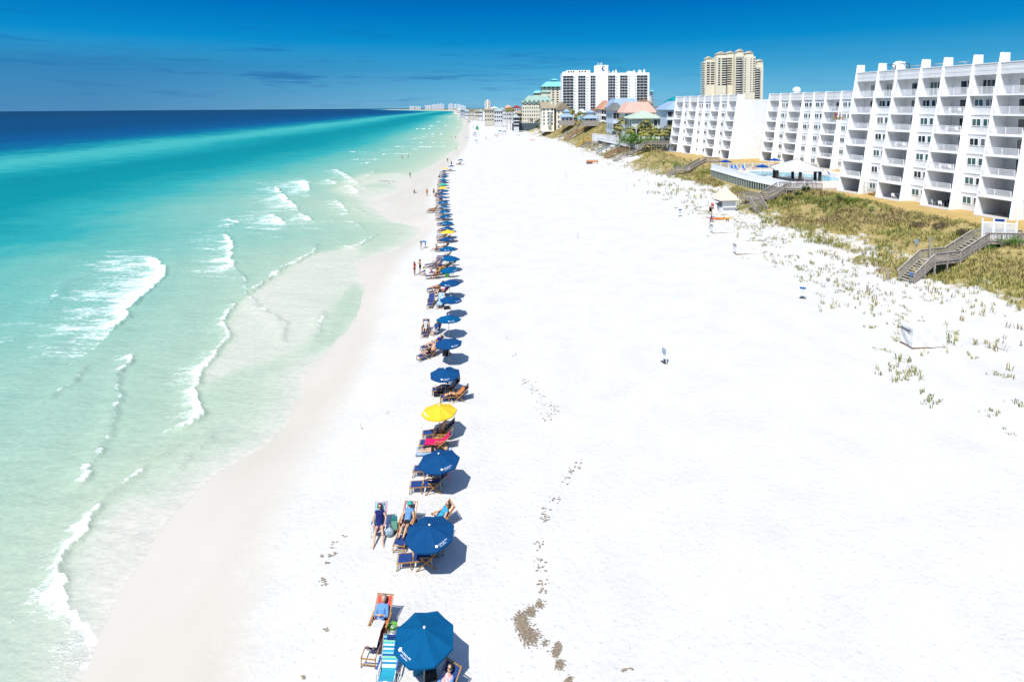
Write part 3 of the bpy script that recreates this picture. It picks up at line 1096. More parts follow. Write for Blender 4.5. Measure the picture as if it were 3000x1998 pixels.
UB = make_umbrella('beach_umbrella', BLUED)
UB2 = make_umbrella('beach_umbrella', BLUEC)
UY = make_umbrella('beach_umbrella', YELC)
UG = make_umbrella('beach_umbrella', GRNC, False)
ROW = [(1240, 1838, 'c', 5), (1264, 1538, 'b', 60), (1291, 1334, 'b', 50), (1288, 1191, 'y', -40), (1305, 1080, 'b', 25), (1315, 992, 'b', 60), (1314, 924, 'c', 40), (1318.6, 868, 'b', 75), (1317.8, 820, 'b', 10),
       (1319, 781, 'c', 80), (1314, 748, 'c', -50), (1313, 720.5, 'c', 20), (1308.6, 694, 'b', 70), (1312.5, 671.5, 'y', 0), (1309, 661, 'b', 0), (1308.5, 644.4, 'c', 0), (1304.8, 626, 'c', 50), (1303, 612, 'c', 40), (1302, 599, 'c', 0),
       (1298, 586, 'c', 30), (1298, 572.5, 'b', 30), (1296.7, 562.5, 'b', 20), (1296.7, 553.5, 'b', 0), (1296.7, 544.5, 'y', 0), (1297.4, 535.4, 'g', 0), (1299.6, 528.5, 'b', 0), (1298, 521.6, 'c', 0), (1299.6, 514.6, 'b', 0), (1301, 508, 'b', 0),
       (1301, 497, 'b', 0), (1303.3, 489.6, 'y', 0), (1322.4, 483, 'b', 0), (1348.8, 466, 'b', 0)]
cname = {'b': 'blue', 'c': 'bright blue', 'y': 'yellow', 'g': 'green'}
POLES = []
first = {'b': UB, 'c': UB2, 'y': UY, 'g': UG}
used = set()
NEARTXT = {0: 'large bright blue beach umbrella nearest the camera beside the red lounger', 1: 'blue beach umbrella beside the three women in beach chairs', 2: 'blue umbrella shading a lounge chair with a pink towel',
           3: 'nearest of the yellow beach umbrellas, over a magenta towel', 4: 'blue umbrella standing behind two people with an orange striped towel', 30: 'farthest yellow umbrella at the far end of the long row',
           24: 'only green umbrella in the long row on the beach', 32: 'farthest blue umbrella of the row, set apart near a standing woman', 31: 'blue umbrella just behind the farthest yellow one in the row'}
for i, (px, py, c, ang) in enumerate(ROW):
    p = gp(px, py, 2.02)
    z = H(p.x, p.y)
    lab = NEARTXT.get(i, '%s beach umbrella, %s in the row counted from the camera' % (cname[c], ORD[i]))
    o = first[c] if c not in used else dup(first[c], (0, 0, 0))
    used.add(c)
    tilt = Vector((random.uniform(-0.12, 0.16), random.uniform(-0.04, 0.18)))
    if i == 0:
        tilt = Vector((0.03, 0.02))
    o.location = (p.x - tilt.x * 0, p.y, z)
    # lean of the whole umbrella, then spin so its printed panel faces as photographed
    o.rotation_mode = 'XYZ'
    o.rotation_euler = (-tilt.y * 0.5, tilt.x * 0.5, R(ang - 45 if i == 0 else ang - 15))
    o['label'] = lab
    o['group'] = 'umbrellas in the long row on the beach'
    POLES.append(Vector((p.x, p.y, z)))
# a few beyond the row, by other parties
LB = make_umbrella('beach_umbrella', LIGHTB, False)
far_umb = [(1395, 410, UB2, 'blue umbrella with people beneath, nearest of the scattered far ones'), (1366, 401, LB, 'light blue umbrella near the water beyond the long row'), (1391, 394, UB, 'small deep blue umbrella just beyond the blue umbrella with people beneath'),
           (1387, 371, UB, 'blue umbrella behind the green beach shelter'), (1397, 366, UB, 'umbrella with a wide dark canopy beyond the green shelter'), (1372, 346, UB, 'umbrella in the far cluster by the curve of the shoreline'), (1384, 354, UB2, 'umbrella beside the far dark shade tent'),
           (1559, 391, UY, 'yellow umbrella at the foot of the dune left of the flagpole')]
usedl = False
for px, py, src, lab in far_umb:
    p = gp(px, py, 2.02)
    if src is LB and not usedl:
        o = LB
        usedl = True
    else:
        o = dup(src, (0, 0, 0))
    o.location = (p.x, p.y, H(p.x, p.y))
    o.rotation_euler = (0, 0, random.uniform(0, 6))
    o['label'] = lab
    o['group'] = 'umbrellas scattered beyond the row'

# ------------------------------------------------------------------ people


def vmesh(parts, voxel, m, smooth_it=2, extra=None):
    """continuous surface grown from tapered limbs (p0,r0,p1,r1)"""
    mb = MB()
    for (a, ra, b, rb) in parts:
        mb.sphere(a, ra, 10, 7)
        mb.sphere(b, rb, 10, 7)
        if (Vector(a) - Vector(b)).length > 1e-4:
            mb.tube([a, b], [ra, rb], 10)
    me = mb.mesh('tmp')
    o = ob('tmp', me)
    md = o.modifiers.new('r', 'REMESH')
    md.mode = 'VOXEL'
    md.voxel_size = voxel
    sm = o.modifiers.new('s', 'SMOOTH')
    sm.iterations = smooth_it
    sm.factor = 0.5
    dg = bpy.context.evaluated_depsgraph_get()
    r = bpy.data.meshes.new_from_object(o.evaluated_get(dg))
    bpy.data.objects.remove(o)
    bpy.data.meshes.remove(me)
    if extra is not None:
        r2 = MB()
        r2.v = [tuple(v.co) for v in r.vertices]
        r2.f = [tuple(p.vertices) for p in r.polygons]
        r2.add(extra.v, extra.f)
        bpy.data.meshes.remove(r)
        r = r2.mesh('m')
    r.materials.clear()
    r.materials.append(m)
    r.polygons.foreach_set('use_smooth', [True] * len(r.polygons))
    return r


def sides(d):
    out = {}
    for k, (x, y, z) in d.items():
        out[k + 'L'] = Vector((x, y, z))
        out[k + 'R'] = Vector((x, -y, z))
    return out


def pose(kind):
    J = {}
    V = Vector
    if kind in ('recline', 'read'):
        J.update(pelvis=V((0.0, 0, .44)), belly=V((-.15, 0, .55)), chest=V((-.35, 0, .72)), neck=V((-.5, 0, .87)), head=V((-.53, 0, .97)), face=V((.75, 0, .45)))
        J.update(sides(dict(sh=(-.42, .17, .80), hip=(.03, .09, .44), knee=(.46, .11, .58), ank=(.88, .1, .42), toe=(.95, .12, .56))))
        if kind == 'recline':
            J.update(sides(dict(el=(-.2, .29, .63), wr=(.02, .25, .61))))
        else:
            J.update(sides(dict(el=(-.2, .24, .62), wr=(-.1, .06, .74))))
    elif kind == 'lowsit':
        J.update(pelvis=V((0.0, 0, .34)), belly=V((-.12, 0, .47)), chest=V((-.27, 0, .68)), neck=V((-.38, 0, .85)), head=V((-.40, 0, .96)), face=V((.8, 0, .35)))
        J.update(sides(dict(sh=(-.33, .18, .78), hip=(.04, .1, .34), knee=(.44, .16, .42), ank=(.83, .21, .09), toe=(.95, .24, .05), el=(-.15, .31, .58), wr=(.06, .25, .5))))
    elif kind == 'sit':
        J.update(pelvis=V((0.0, 0, .46)), belly=V((-.06, 0, .6)), chest=V((-.15, 0, .83)), neck=V((-.2, 0, 1.0)), head=V((-.18, 0, 1.11)), face=V((.95, 0, -.1)))
        J.update(sides(dict(sh=(-.18, .18, .94), hip=(.04, .1, .46), knee=(.45, .13, .5), ank=(.55, .13, .1), toe=(.7, .15, .05), el=(-.02, .27, .69), wr=(.2, .18, .66))))
    elif kind == 'stand':
        J.update(pelvis=V((0, 0, .92)), belly=V((.01, 0, 1.06)), chest=V((0, 0, 1.28)), neck=V((0, 0, 1.45)), head=V((.02, 0, 1.56)), face=V((1, 0, -.05)))
        J.update(sides(dict(sh=(0, .185, 1.39), hip=(0, .09, .9), knee=(.02, .10, .48), ank=(0, .11, .08), toe=(.15, .13, .04), el=(-.02, .25, 1.12), wr=(.1, .23, .9))))
    elif kind == 'walk':
        J = pose('stand')
        J['kneeL'] = V((.16, .09, .5)); J['ankL'] = V((.24, .1, .09)); J['toeL'] = V((.4, .1, .06))
        J['kneeR'] = V((.02, -.09, .47)); J['ankR'] = V((-.28, -.1, .14)); J['toeR'] = V((-.18, -.1, .04))
        J['elR'] = V((.12, -.24, 1.13)); J['wrR'] = V((.3, -.2, .98)); J['elL'] = V((-.14, .24, 1.13)); J['wrL'] = V((-.16, .23, .9))
    elif kind == 'arms':
        J = pose('stand')
        J.update(sides(dict(el=(.05, .27, 1.14), wr=(.26, .09, 1.24))))
    elif kind == 'bend':
        J.update(pelvis=V((-.1, 0, .9)), belly=V((.05, 0, .98)), chest=V((.28, 0, 1.02)), neck=V((.45, 0, 1.0)), head=V((.55, 0, .95)), face=V((.5, 0, -.85)))
        J.update(sides(dict(sh=(.38, .17, .97), hip=(-.1, .09, .88), knee=(-.05, .1, .47), ank=(-.08, .11, .08), toe=(.07, .13, .04), el=(.42, .22, .7), wr=(.5, .16, .48))))
    elif kind == 'prone':
        J.update(pelvis=V((0, 0, .14)), belly=V((-.16, 0, .15)), chest=V((-.38, 0, .16)), neck=V((-.55, 0, .15)), head=V((-.66, .02, .15)), face=V((-.2, .95, -.1)))
        J.update(sides(dict(sh=(-.47, .18, .14), hip=(.05, .09, .14), knee=(.45, .11, .1), ank=(.85, .12, .09), toe=(.98, .13, .05), el=(-.62, .36, .06), wr=(-.78, .2, .06))))
    elif kind == 'ground':
        J.update(pelvis=V((0, 0, .12)), belly=V((-.04, 0, .27)), chest=V((-.06, 0, .5)), neck=V((-.04, 0, .68)), head=V((0, 0, .79)), face=V((.9, 0, -.3)))
        J.update(sides(dict(sh=(-.06, .18, .61), hip=(.04, .1, .12), knee=(.42, .14, .34), ank=(.7, .12, .07), toe=(.82, .13, .04), el=(.06, .27, .4), wr=(.25, .17, .3))))
    return J


def torso_parts(J, e=0.0, low=True, top=True):
    P = []
    mid = (J['shL'] + J['shR']) / 2
    if top:
        P += [(J['shL'] * .85 + mid * .15, .075 + e, J['shR'] * .85 + mid * .15, .075 + e)]
        ch = J['chest']
        side = (J['shL'] - J['shR']).normalized()
        up = (J['neck'] - J['chest']).normalized()
        fwd = side.cross(up)
        if fwd.dot(J['face']) < 0:
            fwd = -fwd
        P += [(ch + side * .055, .115 + e, ch - side * .055, .115 + e), (ch + side * .05, .112 + e, J['belly'] + side * .04, .108 + e), (ch - side * .05, .112 + e, J['belly'] - side * .04, .108 + e)]
        P += [(ch + side * .075 + fwd * .07, .062 + e, ch - side * .075 + fwd * .07, .062 + e)]
    if low:
        side = (J['hipL'] - J['hipR']).normalized()
        P += [(J['belly'], .122 + e, J['pelvis'], .128 + e), (J['hipL'], .108 + e, J['hipR'], .108 + e), (J['pelvis'] + side * .06, .12 + e, J['pelvis'] - side * .06, .12 + e)]
    return P


def body_parts(J):
    P = torso_parts(J)
    up = (J['head'] - J['neck']).normalized()
    f = J['face'].normalized()
    P += [(J['neck'] - up * .05, .058, J['neck'] + up * .05, .052)]
    P += [(J['head'], .088, J['head'] + up * .06, .096), (J['head'] + f * .03 - up * .035, .062, J['head'] + f * .035 - up * .045, .055), (J['head'] + f * .085, .018, J['head'] + f * .108 - up * .02, .016)]
    sd = f.cross(up).normalized()
    for s in (-1, 1):
        P += [(J['head'] + sd * (.09 * s), .022, J['head'] + sd * (.092 * s) + up * .03, .02)]
    for s in 'LR':
        P += [(J['sh' + s], .056, J['el' + s], .041), (J['el' + s], .041, J['wr' + s], .028)]
        hd = (J['wr' + s] - J['el' + s]).normalized()
        P += [(J['wr' + s], .028, J['wr' + s] + hd * .07, .032)]
        P += [(J['hip' + s], .098, J['knee' + s], .06), (J['knee' + s], .06, J['knee' + s] * .7 + J['ank' + s] * .3, .057), (J['knee' + s] * .7 + J['ank' + s] * .3, .057, J['ank' + s], .036), (J['ank' + s], .038, J['toe' + s], .03)]
    return P


def fingers(J):
    mb = MB()
    for s in 'LR':
        w = J['wr' + s]
        hd = (w - J['el' + s]).normalized()
        sd = hd.cross(Vector((0, 0, 1)))
        if sd.length < 0.1:
            sd = hd.cross(Vector((1, 0, 0)))
        sd.normalize()
        dn = hd.cross(sd)
        if dn.z > 0:
            dn = -dn
        for k, ln in enumerate((.072, .082, .078, .06)):
            b = w + hd * .085 + sd * ((k - 1.5) * .019)
            mb.tube([b - hd * .02, b + hd * ln * .5 + dn * .008, b + hd * ln * .8 + dn * .03], [.0095, .0088, .007], 6)
        th = sd * (-1 if s == 'L' else 1)
        mb.tube([w + hd * .03 + th * .022, w + hd * .06 + th * .05, w + hd * .095 + th * .055 + dn * .012], [.012, .0105, .008], 6)
    return mb


PM = {}
SKIN = mat('fair_skin', S(236, 190, 158), 0.55, 0.06, 6)
SKIN2 = mat('tanned_skin', S(214, 152, 108), 0.55, 0.06, 6)
HAIRC = {'brown': mat('brown_hair', (0.05, 0.028, 0.016), 0.6, 0.3, 30), 'dark': mat('dark_hair', (0.015, 0.011, 0.01), 0.6, 0.3, 30), 'grey': mat('grey_hair', (0.17, 0.16, 0.14), 0.7, 0.2, 30), 'blond': mat('blond_hair', (0.3, 0.19, 0.075), 0.6, 0.25, 30)}
CLOTH = {}


def cloth(c):
    if isinstance(c, bpy.types.Material):
        return c
    if c not in CLOTH:
        CLOTH[c] = mat('cloth_%s' % c[3], c[:3], 0.85, 0.12, 7)
    return CLOTH[c]


def cc(name, r, g, b):
    return (*S(r, g, b, .7), name)


NAVYS, REDS, BLKS, WHTS, LBLS, TEALS, PINKS, ORGS, GRYS, YLWS, BLUS = (cc('navy', 18, 36, 118), cc('red', 226, 52, 44), cc('black', 34, 34, 40), cc('white', 238, 236, 240), cc('light_blue', 120, 176, 238), cc('sky_blue', 70, 184, 230), cc('pink', 246, 112, 160), cc('orange', 240, 150, 70), cc('grey', 120, 124, 132), cc('yellow', 244, 190, 40), cc('denim_blue', 40, 82, 150))


def cloth_parts(J, kind):
    e = .013
    if kind == 'swimsuit':
        return torso_parts(J, e)
    if kind == 'top':
        return torso_parts(J, e, low=False) + [(J['chest'], .118 + e, J['belly'], .118 + e)]
    if kind == 'shirt':
        P = torso_parts(J, e + .006)
        for s in 'LR':
            P += [(J['sh' + s], .07, J['sh' + s] * .45 + J['el' + s] * .55, .062)]
        return P
    if kind == 'shrug':
        P = []
        for s in 'LR':
            P += [(J['sh' + s], .076, J['el' + s], .06), (J['el' + s], .06, J['el' + s] * .6 + J['wr' + s] * .4, .05)]
        m_ = (J['shL'] + J['shR']) / 2
        back = -J['face'].normalized() * .03
        P += [(J['shL'] + back, .075, m_ + back * 1.5, .07), (J['shR'] + back, .075, m_ + back * 1.5, .07)]
        return P
    if kind in ('shorts', 'briefs', 'skirt'):
        k = {'shorts': .6, 'briefs': .12, 'skirt': .8}[kind]
        P = [(J['pelvis'], .132 + e, (J['pelvis'] * .55 + J['belly'] * .45), .124 + e), (J['hipL'], .112 + e, J['hipR'], .112 + e)]
        for s in 'LR':
            q = J['hip' + s] * (1 - k) + J['knee' + s] * k
            P += [(J['hip' + s], .106 + e, q, .106 + e - .03 * k)]
        return P
    if kind == 'dress':
        P = torso_parts(J, e)
        for s in 'LR':
            q = J['hip' + s] * .2 + J['knee' + s] * .8
            P += [(J['hip' + s], .108 + e, q, .09 + e)]
        return P
    if kind == 'towel':
        P = []
        for s in 'LR':
            P += [(J['hip' + s], .118, J['knee' + s], .092), (J['knee' + s], .092, J['ank' + s], .085)]
        return P + [(J['kneeL'], .09, J['kneeR'], .09), (J['ankL'] * .8 + J['kneeL'] * .2, .085, J['ankR'] * .8 + J['kneeR'] * .2, .085), ((J['hipL'] + J['kneeL']) / 2, .1, (J['hipR'] + J['kneeR']) / 2, .1), ((J['ankL'] + J['kneeL']) / 2, .085, (J['ankR'] + J['kneeR']) / 2, .085)]


def pmesh(ps, part, vox, m):
    k = (ps, part, vox)
    if k not in PM:
        J = pose(ps)
        if part == 'body':
            PM[k] = vmesh(body_parts(J), vox, m, 2, fingers(J) if vox < .02 else None)
        elif part.startswith('hair') or part.startswith('hat'):
            up = (J['head'] - J['neck']).normalized()
            f = J['face'].normalized()
            h = J['head']
            P = [(h + up * .058 - f * .026, .116, h + up * .01 - f * .045, .108)]
            if part == 'hair_long':
                P += [(h - f * .06, .075, J['neck'] - f * .09, .06)]
            if part == 'hat':
                P = [(h + up * .075 - f * .01, .108, h + up * .10 - f * .01, .098)]
            ex = None
            if part == 'hat':
                ex = MB().tube([h + up * .075 + f * .04, h + up * .085 + f * .04], .17, 18)
            PM[k] = vmesh(P, vox * .8, m, 3, ex)
        else:
            PM[k] = vmesh(cloth_parts(J, part), vox, m, 3)
    return PM[k]


def person(label, ps, loc, rz, clothes=(), skin=SKIN, hair='brown', long_hair=False, hat=None, glasses=False, vox=.03, group=None, scale=1.0):
    root = thing('person', label, 'person', loc, rz, group)
    if scale != 1.0:
        root.scale = (scale,) * 3

    def put(nm, part, m):
        o = ob(nm, pmesh(ps, part, vox, m), root)
        o.material_slots[0].link = 'OBJECT'
        o.material_slots[0].material = m
        return o
    put('body', 'body', skin)
    put('hair', 'hair_long' if long_hair else 'hair', HAIRC[hair])
    for kind, c in clothes:
        put({'top': 'swim_top', 'shrug': 'sleeves', 'briefs': 'swim_briefs'}.get(kind, kind), kind, cloth(c))
    if hat:
        put('hat', 'hat', cloth(hat))
    J = pose(ps)
    f = J['face'].normalized()
    up = (J['head'] - J['neck']).normalized()
    sd = f.cross(up).normalized()
    if vox < .025:
        mb = MB()
        for s in (-1, 1):
            c = J['head'] + f * (.087 if not glasses else .096) + sd * (.036 * s) + up * .028
            if glasses:
                mb.bar(c - sd * .024, c + sd * .024, .012, .034)
            else:
                mb.sphere(c, .0095, 8, 6)
        if glasses:
            c = J['head'] + f * .098 + up * .032
            mb.bar(c - sd * .085, c + sd * .085, .008, .008)
        mb.build('sunglasses' if glasses else 'eyes', BLACK, root)
        if not glasses:
            m_ = MB()
            c = J['head'] + f * .094 - up * .047
            m_.bar(c - sd * .02, c + sd * .02, .012, .008)
            m_.build('mouth', mat('lips', S(196, 110, 100), 0.6), root)
    return root


# ------------------------------------------------------------------ beach chairs


def make_lounge():
    """wooden frame lounge with canvas sling and a foot extension; +x points to the feet"""
    root = thing('lounge_chair', 'x', 'lounge chair')
    w = 0.31
    mb = MB()
    prof = [(-.74, .96), (-.62, .82), (-.45, .64), (-.25, .44), (-.05, .335), (.15, .325), (.35, .36), (.5, .385)]
    vs = []
    for (x, z) in prof:
        for y in (-w + .03, -w * .4, w * .4, w - .03):
            vs.append((x, y, z - (0.025 if abs(y) < .2 else 0)))
    n = len(prof)
    vs += [(x, y, z - .008) for (x, y, z) in vs]
    o = n * 4
    fs = []
    for i in range(n - 1):
        for k in range(3):
            a = i * 4 + k
            fs.append((a, a + 1, a + 5, a + 4))
            fs.append((o + a + 4, o + a + 5, o + a + 1, o + a))
    mb.add(vs, fs)
    mb.build('sling', NAVY, root)
    mb = MB()
    for s in (-1, 1):
        y = s * w
        mb.bar((-.78, y, 1.0), (.02, y, .26), .035, .045)         # back rail
        mb.bar((-.28, y * .93, .40), (.52, y * .93, .385), .03, .045)       # seat rail
    for x, z in ((-.76, .975), (.5, .38), (-.2, .31)):
        mb.bar((x, -w, z), (x, w, z), .03)
    mb.build('frame', TEAK, root)
    for s in (-1, 1):
        MB().box((-.1, s * (w + .025), .585), (.62, .07, .03)).build('armrest', TEAK, root)
        MB().bar((.18, s * (w + .015), .575), (-.5, s * (w + .015), .0), .03, .045).build('leg', TEAK, root)
        MB().bar((-.32, s * (w + .05), .575), (.36, s * (w + .05), .0), .03, .045).build('leg', TEAK, root)
    fr = MB()
    for s in (-1, 1):
        y = s * (w - .05)
        fr.bar((.52, y, .36), (1.2, y, .33), .03, .04)
        fr.bar((1.13, y, .34), (1.2, y, 0), .028, .04)
        fr.bar((.6, y, .35), (.56, y, 0), .028, .04)
    fr.bar((1.19, -w + .05, .33), (1.19, w - .05, .33), .03)
    fr.bar((1.18, -w + .05, .1), (1.18, w - .05, .1), .025)
    fx = fr.build('footrest', TEAK, root)
    MB().box((.86, 0, .355), (.56, 2 * w - .16, .012)).build('foot_sling', NAVY, fx)
    return root


def make_beach_chair():
    """low folding aluminium chair with a fabric seat; +x points to the feet"""
    root = thing('folding_chair', 'x', 'beach chair')
    w = 0.29
    mb = MB()
    prof = [(-.62, 1.02), (-.5, .8), (-.36, .56), (-.24, .34), (-.1, .255), (.1, .25), (.3, .28)]
    n = len(prof)
    vs = []
    for dz in (0, -.015):
        for (x, z) in prof:
            for y in (-w + .02, 0, w - .02):
                vs.append((x, y, z + dz))
    fs = []
    for i in range(n - 1):
        for k in range(2):
            a = i * 3 + k
            fs.append((a, a + 1, a + 4, a + 3))
            b_ = n * 3 + a
            fs.append((b_ + 3, b_ + 4, b_ + 1, b_))
    mb.add(vs, fs)
    mb.build('seat', NAVY, root)
    MB().box((-.58, 0, .985), (.07, .3, .13), 0).build('headrest', NAVY, root)
    fr = MB()
    for s in (-1, 1):
        y = s * w
        fr.tube([(-.64, y, 1.05), (-.24, y, .33), (.32, y, .29)], .013, 6)
    fr.tube([(-.64, -w, 1.05), (-.64, w, 1.05)], .013, 6)
    fr.tube([(.32, -w, .29), (.32, w, .29)], .013, 6)
    fr.build('frame', ALU, root, True)
    for s in (-1, 1):
        y = s * (w + .04)
        MB().tube([(.32, y, 0.02), (.2, y, .5), (-.36, y, .52)], .013, 6).build('leg', ALU, root, True)
        MB().tube([(-.42, y, .02), (.02, y, .28)], .013, 6).build('leg', ALU, root, True)
        MB().box((-.08, s * (w + .05), .53), (.46, .055, .03)).build('armrest', mat('blue_plastic', S(50, 120, 200), .5), root)
    return root


LC = make_lounge()
LC_used = False
FC = make_beach_chair()
FC_used = False
RED = mat('red_canvas', S(238, 96, 84), 0.85, 0.1, 5)
STR_BLUE = stripes('blue_green_stripes', [S(40, 150, 200), S(230, 244, 246), S(90, 204, 206), S(160, 236, 196), S(16, 96, 178), S(150, 226, 230), S(50, 176, 206), S(226, 244, 240)], 2.6, 'Z')
STR_PINK = stripes('pink_blue_stripes', [S(240, 120, 170), S(180, 226, 236), S(150, 214, 226), S(244, 160, 190)], 3.0, 'Y')
STR_WARM = stripes('red_orange_stripes', [S(228, 50, 70), S(250, 244, 236), S(240, 150, 50), S(252, 240, 220), S(190, 40, 120), S(250, 250, 250), S(60, 170, 180), S(250, 240, 240)], 2.2, 'Y')
STR_YEL = stripes('yellow_stripes', [S(250, 206, 40), S(252, 246, 230), S(200, 60, 50), S(250, 214, 90)], 2.2, 'Y')
STR_ORG = stripes('orange_towel_stripes', [S(240, 140, 60), S(250, 236, 220), S(150, 96, 70), S(246, 176, 110)], 4.0, 'X')
GRP_L = 'wooden lounge chairs along the umbrella row'


def lounge(p, rz, label, sling=None):
    global LC_used
    z = H(p.x, p.y)
    m = {'sling': sling} if sling else None
    if not LC_used and not m:
        LC_used = True
        o = LC
        o.location = (p.x, p.y, z)
        o.rotation_euler = (0, 0, rz)
    else:
        o = dup(LC, (p.x, p.y, z), rz, mats=m)
    o['label'] = label
    o['group'] = GRP_L
    return o


def bchair(p, rz, label, seat, head=None):
    global FC_used
    m = {'seat': seat, 'headrest': head or seat}
    o = dup(FC, (p.x, p.y, H(p.x, p.y)), rz, mats=m)
    o['label'] = label
    o['group'] = 'folding beach chairs'
    return o


def cloth_sheet(name, label, cat, prof, w, m, loc, rz, th=.012, group=None, wav=.012):
    """a towel or cover lying along a profile (x,z), width w"""
    mb = MB()
    n = len(prof)
    k = 5
    vs = []
    for (x, z) in prof:
        for j in range(k):
            y = (j / (k - 1) - .5) * w
            vs.append((x + random.uniform(-wav, wav), y + random.uniform(-wav, wav), z + random.uniform(0, wav)))
    o = len(vs)
    vs += [(x, y, z - th) for x, y, z in vs]
    fs = []
    for i in range(n - 1):
        for j in range(k - 1):
            a = i * k + j
            fs.append((a, a + 1, a + k + 1, a + k))
            fs.append((o + a + k, o + a + k + 1, o + a + 1, o + a))
    for i in range(n - 1):
        for a in (i * k, i * k + k - 1):
            fs.append((a, a + k, o + a + k, o + a))
    mb.add(vs, fs)
    ob_ = mb.build(name, m, None, True)
    ob_.location = loc
    ob_.rotation_euler = (0, 0, rz)
    return tag(ob_, label, cat, group)


D2 = PI / 180


def on(p, dx=0, dy=0, dz=0):
    return (p.x + dx, p.y + dy, H(p.x, p.y) + dz)


BACKP = [(-.79, .99), (-.62, .845), (-.45, .665), (-.25, .465), (-.05, .36)]
SEATP = BACKP + [(.15, .35), (.35, .385), (.5, .41)]
LONGP = SEATP + [(.8, .375), (1.12, .37)]

# --- first umbrella
p = gt(1112, 1862)
rz = R(-96)
rl0 = lounge(p, rz, 'wooden lounge chair with red canvas holding a grey-haired person', RED)
for ch_ in rl0.children_recursive:
    if ch_.name.startswith('foot_sling'):
        ch_.scale.x = .5
        ch_.location.x = .29
person('person with grey hair and blue cover-up lying under a white towel on a red lounger', 'read', on(p), rz, [('top', LBLS), ('shrug', LBLS)], hair='grey', glasses=False, vox=.016)
cloth_sheet('towel', 'white towel spread over the legs of the person on the red lounger', 'towel', [(-.02, .60), (.12, .62), (.3, .68), (.46, .71), (.6, .65), (.75, .57), (.9, .49)], .46, mat('white_towel', S(250, 246, 236, .7), .95, .08, 9), on(p), rz)
p2 = gt(1136, 1990)
bchair(p2, R(-92), 'empty folding chair with blue and green stripes and a navy headrest', STR_BLUE, NAVY)
p3 = gt(1290, 2078)
lounge(p3, R(-122), 'wooden lounge chair holding the dark-haired woman in a white floral dress')
fl = mat('white_floral_cloth', S(246, 240, 240, .7), .9, .3, 14, vcol=S(226, 130, 140, .7))
person('person with dark hair in a white floral dress seated beside the nearest umbrella', 'read', on(p3), R(-122), [('dress', fl), ('shrug', LBLS)], hair='dark', glasses=True, vox=.016)


def box_bag(name, label, cat, p, size, m, rz=0.0, handle=None, lid=None, strap=True):
    root = thing(name, label, cat, (p.x, p.y, H(p.x, p.y)), rz)
    a, b, c = size
    mb = MB()
    mb.prism([(-a / 2, 0), (a / 2, 0), (a / 2 * .96, c * .9), (a / 2 * .8, c), (-a / 2 * .8, c), (-a / 2 * .96, c * .9)], 1, -b / 2, b / 2)
    mb.build('body', m, root)
    if lid:
        MB().box((0, 0, c + .02), (a * .9, b * 1.04, .04)).build('lid', lid, root)
    if strap:
        MB().tube([(-a * .32, 0, c * .95), (-a * .25, 0, c + .13), (0, 0, c + .18), (a * .25, 0, c + .13), (a * .32, 0, c * .95)], .012, 6).build('handle', handle or m, root)
    return root


MINT = mat('mint_fabric', S(150, 226, 190), .8, .1, 6)
p = gt(1150, 1858)
bag = thing('beach_bag', 'clear mesh beach bag with a bright green top beside the red lounger', 'bag', on(p))
MB().sphere((0, 0, .17), .19, 12, 8, (1, .85, .95)).build('body', mat('patterned_mesh', S(214, 224, 220), .8, .4, 22, vcol=S(96, 130, 120)), bag, True)
gt_ = MB()
for k in range(9):
    a = k * .7
    gt_.bar((.08 * math.cos(a), .08 * math.sin(a), .28), (.17 * math.cos(a + .4), .14 * math.sin(a + .4), .40), .09, .02)
gt_.build('green_towel', mat('lime_cloth', S(124, 214, 40), .85, .2, 9), bag)
MB().tube([(-.14, 0, .3), (-.08, 0, .47), (.08, 0, .47), (.14, 0, .3)], .012, 6).build('handle', MINT, bag)
box_bag('cooler_bag', 'turquoise cooler bag in the shade of the nearest umbrella', 'cooler', gt(1228, 1965), (.42, .3, .34), mat('turquoise_cloth', S(40, 150, 190), .8, .1, 6), .2)
box_bag('beach_bag', 'black bag leaning next to the turquoise cooler bag', 'bag', gt(1243, 1950), (.36, .2, .32), BLACK, .7)
box_bag('beach_bag', 'black bag at the feet of the woman in the white floral dress', 'bag', gt(1262, 1985), (.4, .25, .3), BLACK, .3)

# --- second umbrella and the three women
p = gt(1112, 1560)
bchair(p, R(-86), 'folding chair with pink and blue stripes under the woman in a navy swimsuit', STR_PINK)
person('person in a navy swimsuit and sunglasses stretched out on a pink striped chair', 'lowsit', on(p), R(-80), [('swimsuit', NAVYS)], hair='dark', glasses=True, vox=.016)
p = gt(1192, 1560)
lounge(p, R(-97), 'lounge chair covered with red and orange stripes under the woman in a teal cap', STR_WARM)
person('person in a teal cap, blue top and black shorts on a striped lounger', 'recline', on(p), R(-97), [('top', LBLS), ('briefs', BLKS)], hair='brown', hat=cc('teal', 70, 200, 190), vox=.016)
p = gt(1283, 1548)
lounge(p, R(-150), 'lounge chair with yellow stripes half hidden behind the second umbrella', STR_YEL)
person('person in a bright blue swimsuit and sunglasses turning left on a yellow striped chair', 'recline', on(p), R(-150), [('swimsuit', TEALS)], hair='brown', glasses=True, vox=.016)
box_bag('cooler_bag', 'tall mint green cooler bag between two of the sunbathing women', 'cooler', gt(1156, 1548), (.26, .26, .5), MINT, .1, lid=mat('teal_lid', S(30, 130, 130), .7))
bag = thing('beach_bag', 'round pale blue and white beach bag beside the navy swimsuit woman', 'bag', on(gt(1142, 1570)))
MB().sphere((0, 0, .2), .22, 12, 8, (1, .8, .9)).build('body', mat('blue_leaf_print', S(206, 222, 232), .8, .5, 12, vcol=S(60, 110, 140)), bag, True)
MB().tube([(-.15, 0, .34), (-.08, 0, .52), (.08, 0, .52), (.15, 0, .34)], .012, 6).build('handle', BLUEC, bag)
